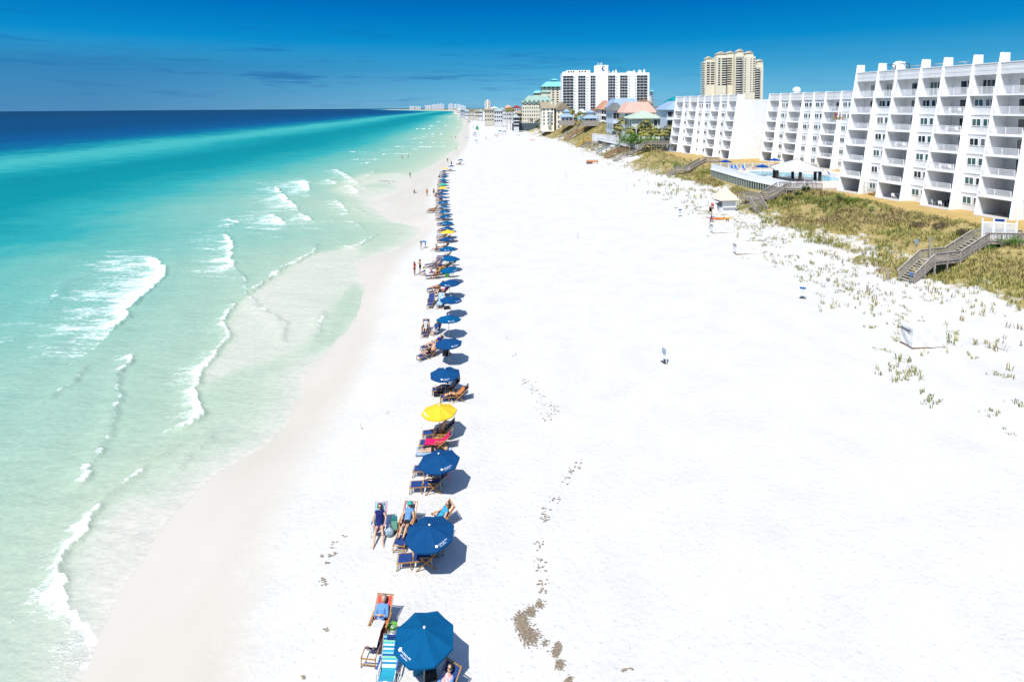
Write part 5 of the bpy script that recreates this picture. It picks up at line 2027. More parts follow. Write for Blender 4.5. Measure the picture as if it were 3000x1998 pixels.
for fl_, x in ((5, 17.4), (4, 17.4), (3, 9.6), (2, 17.4)):
    zz_ = fl_ * FH + .02
    yy_ = 4.0 * zz_ / 22.8 + .9
    ptable(NEARC, x + .5, yy_, zz_, 'white balcony table on the %s floor balcony of the near block' % ORD[fl_ - 1])
    pchair(NEARC, x - .5, yy_, zz_, -1.5, 'white chair left of the table on the %s floor balcony of the near block' % ORD[fl_ - 1])
    pchair(NEARC, x + 1.3, yy_, zz_, 1.5, 'white chair right of the table on the %s floor balcony of the near block' % ORD[fl_ - 1])
pchair(FARC_, 35.6, 1.0, e, .2, 'white chair on the far block ground patio beside the blank wall')
pchair(FARC_, 36.3, 1.1, e, -.2, 'second white chair from the blank wall on the far block ground patio')
pchair(MIDC, 2.6, 1.6, e, .3, 'dark chair on the middle block ground patio nearest the blank wall', DKF)
pchair(MIDC, 10.4, 1.6, e, -.3, 'dark chair on the middle block ground patio left of the gazebo', DKF)
pchair(MIDC, 25.2, 1.5, e, .2, 'white chair on the middle block ground patio right of the gazebo')

# ------------------------------------------------------------------ towers and houses beyond
CREAM = mat('cream_stucco', S(241, 232, 208, 1.14), .8, .06, .3)
BEIGE = mat('beige_siding', S(228, 219, 198, 1.28), .8, .08, .3)
TWHITE = mat('white_stucco', (0.80, 0.80, 0.80), .75, .05, .1)
TGLASS = mat('tower_dark_glass', (0.025, 0.03, 0.036), .3, .6, .6)
PGLASS = mat('pale_glass', (.12, .14, .15), .3, .4, .6)
TRAIL = mat('tower_railing', (0.62, 0.62, 0.63), .6)
TEALR = mat('teal_metal_roof', S(138, 218, 222, .84), .5, .08, .3)
TEALD = mat('deep_teal_roof', S(0, 160, 168, .84), .5, .1, .3)
GREENR = mat('sage_metal_roof', S(168, 198, 184, .84), .5, .1, .3)


def hip(mb, x0, x1, y0, y1, z, h, ov=.5, flat=0.0):
    x0 -= ov; x1 += ov; y0 -= ov; y1 += ov
    w, d_ = x1 - x0, y1 - y0
    r = min(w, d_) / 2 * (1 - flat)
    mb.add([(x0, y0, z), (x1, y0, z), (x1, y1, z), (x0, y1, z), (x0 + r, y0 + r, z + h), (x1 - r, y0 + r, z + h), (x1 - r, y1 - r, z + h), (x0 + r, y1 - r, z + h)] if flat or abs(w - d_) > .01 and False else
           [(x0, y0, z), (x1, y0, z), (x1, y1, z), (x0, y1, z), (x0 + r, y0 + r, z + h), (x1 - r, y0 + r, z + h), (x1 - r, y1 - r, z + h), (x0 + r, y1 - r, z + h)],
           [(0, 1, 5, 4), (1, 2, 6, 5), (2, 3, 7, 6), (3, 0, 4, 7), (4, 5, 6, 7), (3, 2, 1, 0)])
    mb.b2((x0, y0, z - .25), (x1, y1, z - .003))
    return mb


def gable(mb, x0, x1, y0, y1, z, h, axis='y', ov=.5):
    x0 -= ov; x1 += ov; y0 -= ov; y1 += ov
    if axis == 'y':
        xm = (x0 + x1) / 2
        mb.prism([(x0, z), (x1, z), (xm, z + h)], 1, y0, y1)
    else:
        ym = (y0 + y1) / 2
        mb.prism([(y0, z), (y1, z), (ym, z + h)], 0, x0, x1)
    return mb


# --- wide white tower with dark balcony columns
Y0 = 610.0
x0 = at(1647, 320, Y0).x
x1 = at(1902, 320, Y0).x
zt = at(1770, 217, Y0).z
TW = thing('hotel_tower', 'wide white tower with six dark columns of balconies and porthole windows', 'tower', (x0, Y0, 4.5))
Wd = x1 - x0
Ht = zt - 4.5
px2x = lambda p: at(1600 + p / 6.54, 320, Y0).x - x0
colsx = [(325, 525), (615, 755), (850, 990), (1180, 1325), (1415, 1560), (1735, 1940)]
cx_ = [(px2x(a), px2x(b)) for a, b in colsx]
wl = MB()
prev = 0.0
for a, b in cx_:
    wl.b2((prev, 0, 0), (a, 20, Ht))
    prev = b
wl.b2((prev, 0, 0), (Wd, 20, Ht))
for a, b in cx_:
    wl.b2((a, 2.2, 0), (b, 20, Ht - .01))
    wl.b2((a, 0, Ht - 2.2), (b, 2.2, Ht - .01))
wl.b2((.2, .2, Ht), (Wd - .2, 19.8, Ht + .9))
wl.build('wall', TWHITE, TW)
NF = 16
fh = (Ht - 2.4) / NF
for a, b in cx_:
    MB().b2((a + .05, 1.9, .2), (b - .05, 2.19, Ht - 2.3)).build('glazing', TGLASS, TW)
    bmsh = MB().b2((a + .02, .1, -.2), (b - .02, 1.88, .12))
    bmsh.b2((a + .02, .1, .95), (b - .02, .22, 1.05))
    n = int((b - a) / .55)
    for i in range(n + 1):
        xx = a + .1 + (b - a - .2) * i / n
        bmsh.b2((xx - .06, .12, .121), (xx + .06, .2, .949))
    w3 = (b - a) / 3
    for q in (1, 2):
        bmsh.b2((a + w3 * q - .35, 1.5, .121), (a + w3 * q + .35, 1.87, fh - .25))
    me = bmsh.mesh('balcony', TRAIL)
    for k in range(NF):
        ob('balcony', me, TW, (0, 0, .3 + k * fh))
pme = MB().disc((0, -.03, 0), .55, (0, 1, 0), 12, .1).mesh('porthole', TGLASS)
for p_ in (551, 785, 1019, 1354, 1590, 1706):
    for k in range(NF):
        ob('porthole', pme, TW, (px2x(p_), 0, 1.6 + k * fh))
cap_ = MB().b2((px2x(400), 3, Ht + .9), (px2x(850), 16, Ht + 4.2))
cap_.b2((px2x(330), 4, Ht + .9), (px2x(400), 14, Ht + 2.6))
cap_.build('penthouse', TWHITE, TW)
for q in (420, 470, 515, 630, 680, 740):
    MB().b2((px2x(q), 2.9, Ht + 1.6), (px2x(q + 32), 3.05, Ht + 3.2)).build('penthouse_window', TGLASS, TW)
MB().b2((px2x(948), -.6, 0), (px2x(1185), 12, Ht + 9.5)).build('lift_tower', TWHITE, TW)
cm = MB()
cxc, czc, cr_ = px2x(1098), Ht + 5.6, 2.1
pts = [(cxc + cr_ * math.cos(a), czc + cr_ * 1.25 * math.sin(a)) for a in np.linspace(.7, 2 * PI - 1.1, 16)]
pts += [(cxc + .9 + cr_ * .75 * math.cos(a), czc + .2 + cr_ * .95 * math.sin(a)) for a in np.linspace(2 * PI - 1.5, 1.1, 14)]
cm.prism(pts, 1, -.72, -.605)
cm.build('emblem', mat('emblem_blue', S(0, 110, 160), .6), TW)
for q, h_ in ((1005, 3.0), (1045, 2.4), (1075, 3.4)):
    MB().tube([(px2x(q), 4, Ht + 9.5), (px2x(q), 4, Ht + 9.5 + h_)], .35, 6).build('antenna', TRAIL, TW)
for q, w_, h_ in ((1190, 40, 2.2), (1290, 20, 2.0), (1345, 24, 3.0), (1570, 90, 1.6), (1680, 40, 2.2), (1790, 50, 2.8), (1890, 20, 3.2)):
    MB().b2((px2x(q), 5, Ht + .9), (px2x(q + w_), 9, Ht + .9 + h_)).tube([(px2x(q + w_ * .5), 7, Ht + .9 + h_), (px2x(q + w_ * .5), 7, Ht + 2.6 + h_)], .2, 5).build('roof_plant', TWHITE, TW)

# --- tall cream tower with stepped gables
Y0 = 690.0
bx = lambda p: at(1950 + p / 3.336, 280, Y0).x
bz = lambda p: at(2200, 130 + p / 3.336, Y0).z - 4.5
x0 = bx(402)
TB = thing('apartment_tower', 'tall cream tower with stepped gabled roofs behind the white blocks', 'tower', (x0, Y0, 4.5))
segs = [(402, 490, 160, 6), (490, 590, 125, 0), (590, 665, 118, 5), (665, 745, 112, -2), (745, 875, 120, 1), (875, 905, 200, 10), (905, 978, 215, 8)]
wl = MB()
for a, b, ztp, yo in segs:
    wl.b2((bx(a) - x0 + .02, yo, 0), (bx(b) - x0, 16, bz(ztp)))
wl.build('wall', CREAM, TB)
ROOFC = mat('cream_tile_roof', S(232, 222, 196, .84), .8, .1, .3)
for a, b, ztp, h_ in ((410, 470, 135, 3), (498, 590, 95, 3.4), (612, 680, 85, 3), (690, 752, 72, 3), (785, 858, 88, 3), (920, 978, 165, 3)):
    x_a, x_b = bx(a) - x0, bx(b) - x0
    z_ = bz(ztp)
    base = [s_ for s_ in segs if s_[0] <= (a + b) / 2 <= s_[1]][0]
    MB().b2((x_a, base[3] + 1, bz(base[2]) + .01), (x_b, base[3] + 9, z_)).build('turret', CREAM, TB)
    gable(MB(), x_a, x_b, base[3] + 1, base[3] + 9, z_ + .01, h_, 'y', .6).build('roof', ROOFC, TB)
nfl = 27
fhb = 2.9
wsets = [(415, 7, 2), (430, 7, 2), (455, 12, 3.2), (478, 8, 2.6), (510, 10, 2.6), (545, 26, 6.5), (598, 10, 2.4), (620, 9, 2.4), (640, 9, 2.4)]
wm = MB()
for p_, wpx_, w_ in wsets:
    seg = [s_ for s_ in segs if s_[0] <= p_ + wpx_ / 2 <= s_[1]][0]
    zt_ = bz(seg[2])
    wm = MB().b2((0, -.08, 0), (w_, .05, 1.7))
    me = wm.mesh('window', TGLASS)
    for k in range(int((zt_ - 3) / fhb)):
        if k >= 13:
            ob('window', me, TB, (bx(p_) - x0, seg[3], zt_ - 3.4 - (k - 13) * fhb))
for p_, w_, h_ in ((770, 1.8, 1.2), (828, 1.2, 1.4), (853, 2.4, 1.2)):
    me = MB().b2((0, -.08, 0), (w_, .05, h_)).mesh('window', TGLASS)
    for k in range(15):
        ob('window', me, TB, (bx(p_) - x0, 1, bz(120) - 4 - k * fhb))
for (a, b, seg) in ((668, 742, segs[3]), (880, 950, segs[6])):
    xa, xb = bx(a) - x0, bx(b) - x0
    gl_ = MB().b2((xa + 1, seg[3] - .3, 5), (xb - 1, seg[3] - .02, bz(seg[2]) - 2)).build('glazing', TGLASS, TB)
    bmm = MB()
    n = 9
    arc = [(xa + (xb - xa) * i / n, seg[3] - 1.1 - 2.4 * math.sin(PI * i / n)) for i in range(n + 1)]
    bmm.prism(arc[::-1], 2, 0, .25)
    for i in range(n):
        bmm.bar((*arc[i], .65), (*arc[i + 1], .65), .1, .75)
    me = bmm.mesh('balcony', mat('cream_railing', S(240, 236, 226, 1.12), .7))
    nb = int((bz(seg[2]) - 8) / fhb)
    for k in range(min(nb, 17)):
        ob('balcony', me, TB, (0, 0, bz(seg[2]) - 4 - k * fhb))
sb_ = MB().b2((-1.6, 8, 0), (-.02, 20, .9)).mesh('side_balcony', CREAM)
for k in range(15):
    ob('side_balcony', sb_, TB, (0, 0, bz(175) - k * fhb))


def block(label, name, cat, pxl, pxr, Y, z0, ytop, depth, wallm, floors, ncol, wsize, gm=TGLASS, roof=None, roofm=None, roofh=3.0, group=None, rz=0.0, side=0, wname='window', balc=None, ov=.6, gax='y', skip=()):
    """a building whose front spans two photo columns at distance Y"""
    if z0 == 5 and 200 < Y < 480:
        z0 = 8.4
    a = at(pxl, 330, Y)
    a.x = at(pxl, 330, Y + .9 * depth).x
    b = at(pxr, 330, Y)
    w = b.x - a.x
    h = at((pxl + pxr) / 2, ytop, Y).z - z0
    root = thing(name, label, cat, (a.x, Y, z0), rz, group)
    MB().b2((0, 0, -4), (w, depth, h)).build('wall', wallm, root)
    fh_ = h / floors
    ww, wh = wsize
    me = MB().b2((-ww / 2, -.07, 0), (ww / 2, .06, wh)).mesh(wname, gm)
    pmx = MB().b2((-ww / 2 - .12, -.05, -.12), (-ww / 2 - .001, .05, wh + .12)).b2((ww / 2 + .001, -.05, -.12), (ww / 2 + .12, .05, wh + .12)).b2((-ww / 2, -.09, -.12), (ww / 2, .05, -.001)).mesh('window_frame', WHITE)
    for k in range(floors):
        for c in range(ncol):
            if (k, c) in skip:
                continue
            o = ob(wname, me, root, (w * (c + .5) / ncol, 0, k * fh_ + (fh_ - wh) * .55))
            if Y < 300:
                ob('window_frame', pmx, o)
        for c in range(side):
            o = ob(wname, me, root, (0, depth * (c + .5) / side, k * fh_ + (fh_ - wh) * .55), -PI / 2)
    if balc:
        for (xa, xb, ks) in balc:
            bm_ = MB().b2((xa * w, -1.5, -.15), (xb * w, -.01, 0)).b2((xa * w, -1.5, .95), (xb * w, -1.42, 1.03))
            n = max(2, int((xb - xa) * w / .3))
            for i in range(n + 1):
                xx = xa * w + (xb - xa) * w * i / n
                bm_.b2((xx - .025, -1.48, .001), (xx + .025, -1.44, .949))
            me2 = bm_.mesh('balcony', RAILW)
            for k in ks:
                ob('balcony', me2, root, (0, 0, k * fh_ + .05))
    if roof == 'hip':
        hip(MB(), 0, w, 0, depth, h + .26, roofh, ov).build('roof', roofm, root)
    elif roof == 'flathip':
        hip(MB(), 0, w, 0, depth, h + .26, roofh, ov, .55).build('roof', roofm, root)
    elif roof == 'gable':
        gable(MB(), 0, w, 0, depth, h + .01, roofh, gax, ov).build('roof', roofm, root)
        if gax == 'y':
            gable(MB(), .3, w - .3, .02, depth, h + .005, roofh * .94, 'y', .0).build('gable_wall', wallm, root)
    else:
        MB().b2((-.2, -.2, h), (w + .2, depth + .2, h + .6)).build('roof', roofm or wallm, root)
    return root, w, h


# building with bright turquoise roof left of the white tower
r, w, h = block('cream apartment building with a bright turquoise hipped roof left of the wide tower', 'apartment_building', 'building', 1585, 1652, 660, 5, 255, 40, CREAM, 14, 5, (2.4, 1.5), roof='flathip', roofm=TEALR, roofh=6, side=6, ov=2.0)
hip(MB(), w * .45, w * .75, 12, 24, h + 8.5, 2.2, 1).b2((w * .48, 13, h + 5.5), (w * .72, 23, h + 8.2)).build('cupola', TEALR, r)
r2, w2, h2 = block('lower seaward wing of the turquoise-roofed building', 'apartment_building', 'building', 1563, 1588, 668, 5, 274, 30, CREAM, 13, 3, (2.4, 1.5), roof='flathip', roofm=TEALR, roofh=3, side=4, ov=1.2)
block('narrow white building with stacked corner balconies at the left of the turquoise roofs', 'apartment_building', 'building', 1551, 1563.5, 690, 5, 286, 20, TWHITE, 12, 2, (1.8, 1.4), side=2, balc=[(-.3, .3, range(12))])
block('white building with turquoise eaves peeking out right of the wide tower', 'apartment_building', 'building', 1899, 1911, 690, 5, 270, 20, TWHITE, 13, 2, (1.5, 1.3), roof='flathip', roofm=TEALR, roofh=2.5, ov=1.5)
# long cream condominium with sage green roof
r, w, h = block('long cream condominium with a sage green mansard roof', 'apartment_building', 'building', 1529, 1622, 455, 6, 301, 26, CREAM, 6, 14, (.85, 1.6), gm=PGLASS, roof='flathip', roofm=GREENR, roofh=5.5, side=4, ov=.8)
MB().b2((w * .62, 6, h + 5.6), (w * .92, 20, h + 8.6)).build('penthouse', CREAM, r)
hip(MB(), w * .62, w * .92, 6, 20, h + 8.8, 1.6, .8, .5).build('roof', GREENR, r)
for k in range(7):
    xx = w * (k + .6) / 7
    gable(MB().b2((xx - .9, -.6, h - 1.2), (xx + .9, 2.5, h + 1.2)), xx - .9, xx + .9, -.6, 3.0, h + 1.21, 1.2, 'y', .3).build('dormer', GREENR, r)
# beige gabled building
tile = mat('grey_brown_shingles', S(178, 164, 136, .84), .9, .15, .6)
r, w, h = block('beige gabled apartment building with a brown shingle roof and side windows', 'apartment_building', 'building', 1622, 1668, 350, 6, 322, 26, BEIGE, 4, 3, (1.0, 1.5), gm=PGLASS, roof='gable', roofm=tile, roofh=5.0, side=3, ov=.7)
r2, w2, h2 = block('pale yellow wing of the gabled building with stacked screened balconies', 'apartment_building', 'building', 1583, 1623.5, 352, 5, 318, 22, mat('pale_yellow_siding', S(244, 238, 216, 1.28), .8, .06, .3), 5, 3, (1.0, 1.5), gm=PGLASS, roof='gable', roofm=tile, roofh=4.2, side=3, gax='x', ov=.7, balc=[(.45, .72, range(5))])
MB().b2((w2 * .78, 6, h2 - 1), (w2 * .93, 9, h2 + 4.6)).build('chimney', BEIGE, r2)
# timber seawall and deck in front of the cream condominium
sw = mat('dark_seawall', S(96, 116, 124), .85, .3, .7)
a = gt(1518, 372)
bk = thing('seawall', 'dark grey seawall below the long cream condominium', 'seawall', (at(1500, 360, 440).x, 440, 4.0))
wsw = at(1588, 360, 440).x - at(1500, 360, 440).x
MB().b2((0, 0, -2.5), (wsw, 3, 3.4)).build('wall', sw, bk)
n = 26
rl_ = MB().b2((0, 0, 4.3), (wsw, .12, 4.42))
for i in range(n + 1):
    rl_.b2((wsw * i / n - .06, 0, 3.401), (wsw * i / n + .06, .12, 4.299))
rl_.build('railing', RAILW, bk)

# --- houses, nearest last
ORT = mat('orange_tile_roof', S(218, 160, 126, .84), .8, .2, 1.2)
SALM = mat('salmon_tile_roof', S(236, 192, 174, .84), .8, .1, 1.0)
BLUR = mat('pale_blue_metal_roof', S(168, 194, 222, .84), .45, .06, .5)
SAGE = mat('pale_sage_roof', S(196, 214, 194, .84), .8, .08, .6)
DGR = mat('dark_grey_shingles', S(126, 132, 130, .84), .9, .12, .6)
BRNR = mat('brown_shingles', S(150, 112, 90, .84), .9, .2, .6)
HWHITE = mat('house_white', (0.8, 0.8, 0.8), .7, .04, .5)
HBLUE = mat('house_pale_blue', S(206, 220, 232, 1.12), .7, .06, .5)
HNAVY = mat('house_slate', S(78, 86, 106), .7, .1, .5)
HSAGE = mat('house_pale_green', S(218, 228, 214, 1.12), .7, .05, .5)
HAQUA = mat('house_aqua', S(190, 236, 232, 1.12), .7, .05, .5)
GRH = 'beach houses behind the dunes'
block('brown-roofed house far behind the salmon roof', 'house', 'house', 1862, 1912, 420, 5, 308, 16, BEIGE, 3, 5, (1.2, 1.4), roof='hip', roofm=BRNR, roofh=4.5, group=GRH)
block('house with a brown shingle roof low between palms and pavilions', 'house', 'house', 1722, 1748, 400, 5, 333, 14, BEIGE, 2, 4, (1.2, 1.4), roof='hip', roofm=BRNR, roofh=3.4, group=GRH)
block('small brown roof right of the utility pole', 'house', 'house', 1912, 1938, 400, 5, 325, 14, BEIGE, 2, 3, (1.2, 1.4), roof='hip', roofm=BRNR, roofh=3.0, group=GRH)
r, w, h = block('house with a deep teal two-tiered roof beside the farthest white block', 'house', 'house', 1946, 2010, 330, 5, 309, 18, HNAVY, 4, 6, (1.4, 1.6), roof='flathip', roofm=TEALD, roofh=3.2, group=GRH, ov=1.0)
hip(MB(), w * .22, w * .62, 5, 13, h + 3.6, 1.6, .6).build('roof', TEALD, r)
block('aqua house with a pale roof between the two pavilions', 'house', 'house', 1692, 1716, 390, 5, 331, 12, HAQUA, 2, 3, (1.2, 1.4), roof='hip', roofm=mat('pale_roof', S(226, 244, 244, .84), .7), roofh=2.6, group=GRH)
block('aqua house low behind the palms in the middle', 'house', 'house', 1703, 1712, 360, 5, 343, 10, HAQUA, 2, 2, (1.2, 1.4), roof='hip', roofm=mat('pale_roof', S(226, 244, 244, .84), .7), roofh=1.4, group=GRH)
block('orange tiled villa with tall glazed corner bays', 'house', 'house', 1746, 1800, 318, 5, 322, 22, HWHITE, 3, 5, (1.3, 2.3), roof='hip', roofm=ORT, roofh=5.2, side=3, group=GRH, balc=[(.02, .22, (1, 2)), (.45, .75, (1, 2))])
block('house with a broad pale blue metal roof behind the dark grey one', 'house', 'house', 1772, 1880, 300, 5, 317, 24, HBLUE, 3, 8, (1.3, 1.8), roof='flathip', roofm=BLUR, roofh=5.0, group=GRH, ov=.8)
block('white house with a dark grey shingle roof and tall windows', 'house', 'house', 1778, 1826, 252, 5, 326, 18, HBLUE, 2, 3, (1.5, 2.6), roof='hip', roofm=DGR, roofh=3.6, side=4, group=GRH, ov=.9)
block('long house with a salmon tile roof', 'house', 'house', 1812, 1918, 238, 5, 332, 16, HSAGE, 3, 9, (1.2, 1.4), roof='flathip', roofm=SALM, roofh=4.6, group=GRH, ov=1.0)
r, w, h = block('pale green-roofed house with a long blank white wall', 'house', 'house', 1832, 1940, 216, 5, 349, 14, HSAGE, 2, 7, (1.4, 2.2), roof='hip', roofm=SAGE, roofh=3.0, side=3, group=GRH, ov=1.0, skip=[(k, c) for k in (0, 1) for c in (2, 3, 4)] + [(1, 0), (1, 1)])
r, w, h = block('pale blue house with stacked white balconies over a slate lower floor', 'house', 'house', 1926, 2010, 205, 5, 324, 16, HBLUE, 3, 4, (1.6, 2.0), roof='hip', roofm=BLUR, roofh=3.2, group=GRH, ov=.8, balc=[(-.12, .5, (1, 2))])
MB().b2((w * .42, -.9, -1), (w + .1, -.02, h * .36)).build('slate_bay', HNAVY, r)
for c in (.55, .75):
    MB().b2((w * c - .5, -1.0, h * .1), (w * c + .5, -.91, h * .27)).build('window', DARKG, r)
# two little pavilions with double pale roofs
for k, (xl, xr, Y, ye, lab) in enumerate(((1648, 1676, 330, 343, 'pale blue pavilion with a two-tier roof beside the beige gabled building'), (1717, 1748, 300, 347, 'pale blue pavilion with a two-tier roof beside the orange tiled villa'))):
    a_, b_ = at(xl, 340, Y), at(xr, 340, Y)
    w = b_.x - a_.x
    zg = at(xl, 354, Y).z
    ze = at(xl, ye, Y).z - zg
    xl, xr = xl - 5, xr + 4
    a_, b_ = at(xl, 340, Y), at(xr, 340, Y)
    w = b_.x - a_.x
    pv = thing('pavilion', lab, 'pavilion', (a_.x, Y, zg), 0, 'beach pavilions')
    hip(MB(), 0, w, 0, w, ze, 1.6, .6, .45).build('roof', BLUR, pv)
    MB().b2((w * .28, w * .28, ze + 1.5), (w * .72, w * .72, ze + 3.0)).build('lantern', HBLUE, pv)
    hip(MB(), w * .26, w * .74, w * .26, w * .74, ze + 3.2, 1.5, .4).build('upper_roof', BLUR, pv)
    MB().b2((.8, 2.2, 0), (w - .8, w - .6, ze - .3)).build('wall', HBLUE, pv)
    MB().b2((-.6, -.6, -3), (w + .6, w, -.002)).build('deck', WOODG, pv)
    for i in range(4):
        MB().tube([(.3 + (w - .6) * i / 3, .3, 0), (.3 + (w - .6) * i / 3, .3, ze - .26)], .2, 8).build('post', HWHITE, pv)
# low houses and buildings towards the bend of the coast
FARH = [(1363, 1373, 950, 327, 'white'), (1350, 1361, 1150, 326, 'grey'), (1376, 1388, 900, 325, 'cream'), (1392, 1403, 860, 327, 'cream'), (1404, 1413, 840, 326, 'white'), (1421, 1447, 600, 324, 'cream'), (1449, 1472, 560, 326, 'white'), (1436, 1460, 700, 319, 'white'), (1462, 1480, 680, 322, 'white'),
        (1478, 1500, 640, 318, 'terracotta'), (1500, 1527, 620, 316, 'red'), (1511, 1528, 480, 333, 'cream'), (1505, 1520, 430, 345, 'white'), (1340, 1350, 1500, 323, 'white'), (1330, 1340, 1700, 321, 'pale pink'), (1480, 1498, 760, 314, 'pale pink')]
HDIM = mat('far_house_hazy_white', (.5, .51, .52), .8, .08, .3)  # haze put into the far house colours: white and cream dimmed
FC_ = {'white': HDIM, 'grey': mat('house_grey', S(176, 184, 196, 1.12), .7), 'cream': mat('far_house_hazy_cream', (.46, .43, .36), .8, .08, .3), 'terracotta': HDIM, 'red': HDIM, 'pale pink': mat('house_pink', S(244, 222, 210, 1.12), .7)}
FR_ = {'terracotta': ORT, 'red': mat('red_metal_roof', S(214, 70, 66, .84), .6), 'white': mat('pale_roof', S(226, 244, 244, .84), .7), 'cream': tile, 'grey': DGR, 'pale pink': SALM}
wherel = ['by the bend of the shore', 'a little beyond the curve', 'near the bend among cream ones', 'with palms to its right', 'next to the cream pair', 'on the dune edge with a gable', 'right of the cream gabled one on the dune edge', 'above the dune edge houses', 'left of the palms on the skyline', 'on the skyline left of the red roof', 'left of the long cream condominium on the skyline', 'touching the long cream condominium', 'in front of the long cream condominium', 'far along the shore', 'at the foot of the distant towers', 'small on the skyline behind the palms']
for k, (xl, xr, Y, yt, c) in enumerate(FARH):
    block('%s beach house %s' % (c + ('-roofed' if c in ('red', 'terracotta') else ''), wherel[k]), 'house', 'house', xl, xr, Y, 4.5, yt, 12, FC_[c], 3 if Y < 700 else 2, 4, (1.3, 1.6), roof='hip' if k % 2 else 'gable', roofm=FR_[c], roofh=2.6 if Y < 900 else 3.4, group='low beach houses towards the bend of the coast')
# pair of white towers half way along, and the distant skyline
r, w, h = block('tall white tower with a cream centre standing alone above the far beach houses', 'tower', 'tower', 1421, 1437, 1500, 5, 297, 24, TWHITE, 15, 5, (2.2, 1.5))
MB().b2((w * .36, -1.5, 0), (w * .66, 20, h + 4)).build('lift_tower', CREAM, r)
SKY_T = [(1200, 1205, 8200, 312), (1206, 1210, 8200, 312.5), (1211, 1214, 8200, 311.8), (1217, 1222, 8000, 313), (1224, 1228, 8000, 313), (1229, 1232, 8000, 313.5), (1245, 1248, 6500, 309), (1249, 1255, 6400, 310), (1256, 1262, 6400, 309.5), (1264, 1269, 6200, 308.5),
         (1270, 1275, 6200, 306.5), (1276, 1280, 6000, 308), (1281, 1286, 5900, 306), (1287, 1292, 5800, 306), (1293, 1296, 5700, 304.5), (1297, 1301, 5700, 307.5), (1313, 1316, 4600, 307), (1317, 1320, 4600, 305.5), (1321, 1325, 4500, 305.5), (1326, 1328, 4500, 307), (1331, 1336, 4200, 306.5), (1338, 1341, 4000, 306.5), (1342, 1345, 3900, 307), (1346, 1350, 3700, 308.5), (1352, 1358, 3300, 310), (1360, 1364, 3000, 312)]
SKG = mat('skyline_wall', (0.66, 0.68, 0.70), .8)
SKB = mat('skyline_glass', (0.2, 0.25, 0.3), .5)
for k, (xl, xr, Y, yt) in enumerate(SKY_T):
    a_, b_ = at(xl, 314, Y), at(xr, 314, Y)
    w = b_.x - a_.x
    h = at(xl, yt, Y).z - 3
    g_ = k < 6
    t_ = thing('skyline_tower', ('low pale block' if k < 6 else 'white high-rise') + ' %s from the left in the distant skyline across the water' % ORD[k], 'tower', (a_.x, Y, 3), 0, 'distant skyline across the water')
    m_ = MB().b2((0, 0, -3), (w, w, h)).b2((w * .3, w * .3, h), (w * .7, w * .7, h + h * .05 + 1))
    m_.build('wall', SKG, t_)
    gm_ = MB()
    nst = max(1, int(w / 8))
    for i in range(nst):
        gm_.b2((w * (i + .3) / nst, -.4, h * .05), (w * (i + .62) / nst, -.05, h * .96))
    gm_.build('glazing', SKB, t_)
# the folding-chair pattern itself is not part of the beach
for ch_ in list(FC.children):
    bpy.data.objects.remove(ch_)
bpy.data.objects.remove(FC)

# ------------------------------------------------------------------ boardwalks and beach stairs


def boardwalk(label, paths, width, m, picket=.0, rail=1.0, name='beach_stairs', group=None, treadm=None):
    p0 = paths[0][0]
    root = thing(name, label, 'stairs', p0, 0, group)
    o0 = Vector(p0)
    h = width / 2
    for path in paths:
        P = [Vector(p) - o0 for p in path]
        rails = {-1: MB(), 1: MB()}
        for i in range(len(P) - 1):
            a, b = P[i], P[i + 1]
            d = b - a
            run = Vector((d.x, d.y, 0))
            L = run.length
            if L < .05:
                continue
            u_ = run / L
            sd = Vector((-u_.y, u_.x, 0))
            slope = d.z / L
            if abs(slope) > .2:
                n = max(2, int(abs(d.z) / .18))
                mb = MB()
                for k in range(n):
                    c = a + d * ((k + .5) / n)
                    mb.bar(c - sd * (h - .04), c + sd * (h - .04), L / n * .82, .045)
                mb.build('steps', treadm or m, root)
                st_ = MB()
                for s in (-1, 1):
                    st_.bar(a + sd * s * h - Vector((0, 0, .12)), b + sd * s * h - Vector((0, 0, .12)), .05, .26)
                st_.build('stringers', m, root)
            else:
                mb = MB()
                n = max(1, int(L / .3))
                for k in range(n):
                    c = a + d * ((k + .5) / n)
                    mb.bar(c - sd * h, c + sd * h, L / n * .95, .05)
                for s in (-1, 1):
                    mb.bar(a + sd * s * (h - .03) - Vector((0, 0, .15)), b + sd * s * (h - .03) - Vector((0, 0, .15)), .05, .22)
                mb.build('deck', m, root)
            for s in (-1, 1):
                r_ = rails[s]
                q = sd * s * (h + .04)
                z = Vector((0, 0, rail))
                r_.bar(a + q + z, b + q + z, .13, .05)
                r_.bar(a + q + z * .9, b + q + z * .9, .04, .1)
                r_.bar(a + q + z * .12, b + q + z * .12, .04, .08)
                if not picket:
                    r_.bar(a + q + z * .5, b + q + z * .5, .04, .1)
                n = max(1, round(L / 1.9))
                for k in range(n + 1):
                    c = a + d * (k / n) + q
                    w = c + o0
                    gz = H(w.x, w.y) - .3 - o0.z
                    MB().bar((c.x, c.y, gz), (c.x, c.y, c.z + rail * .97), .11).build('post', m, root)
                if picket:
                    n = max(1, int(L / picket))
                    for k in range(n):
                        c = a + d * ((k + .5) / n) + q
                        r_.bar(c + z * .12, c + z * .9, .045)
        for s in (-1, 1):
            rails[s].build('railing', m, root)
    return root


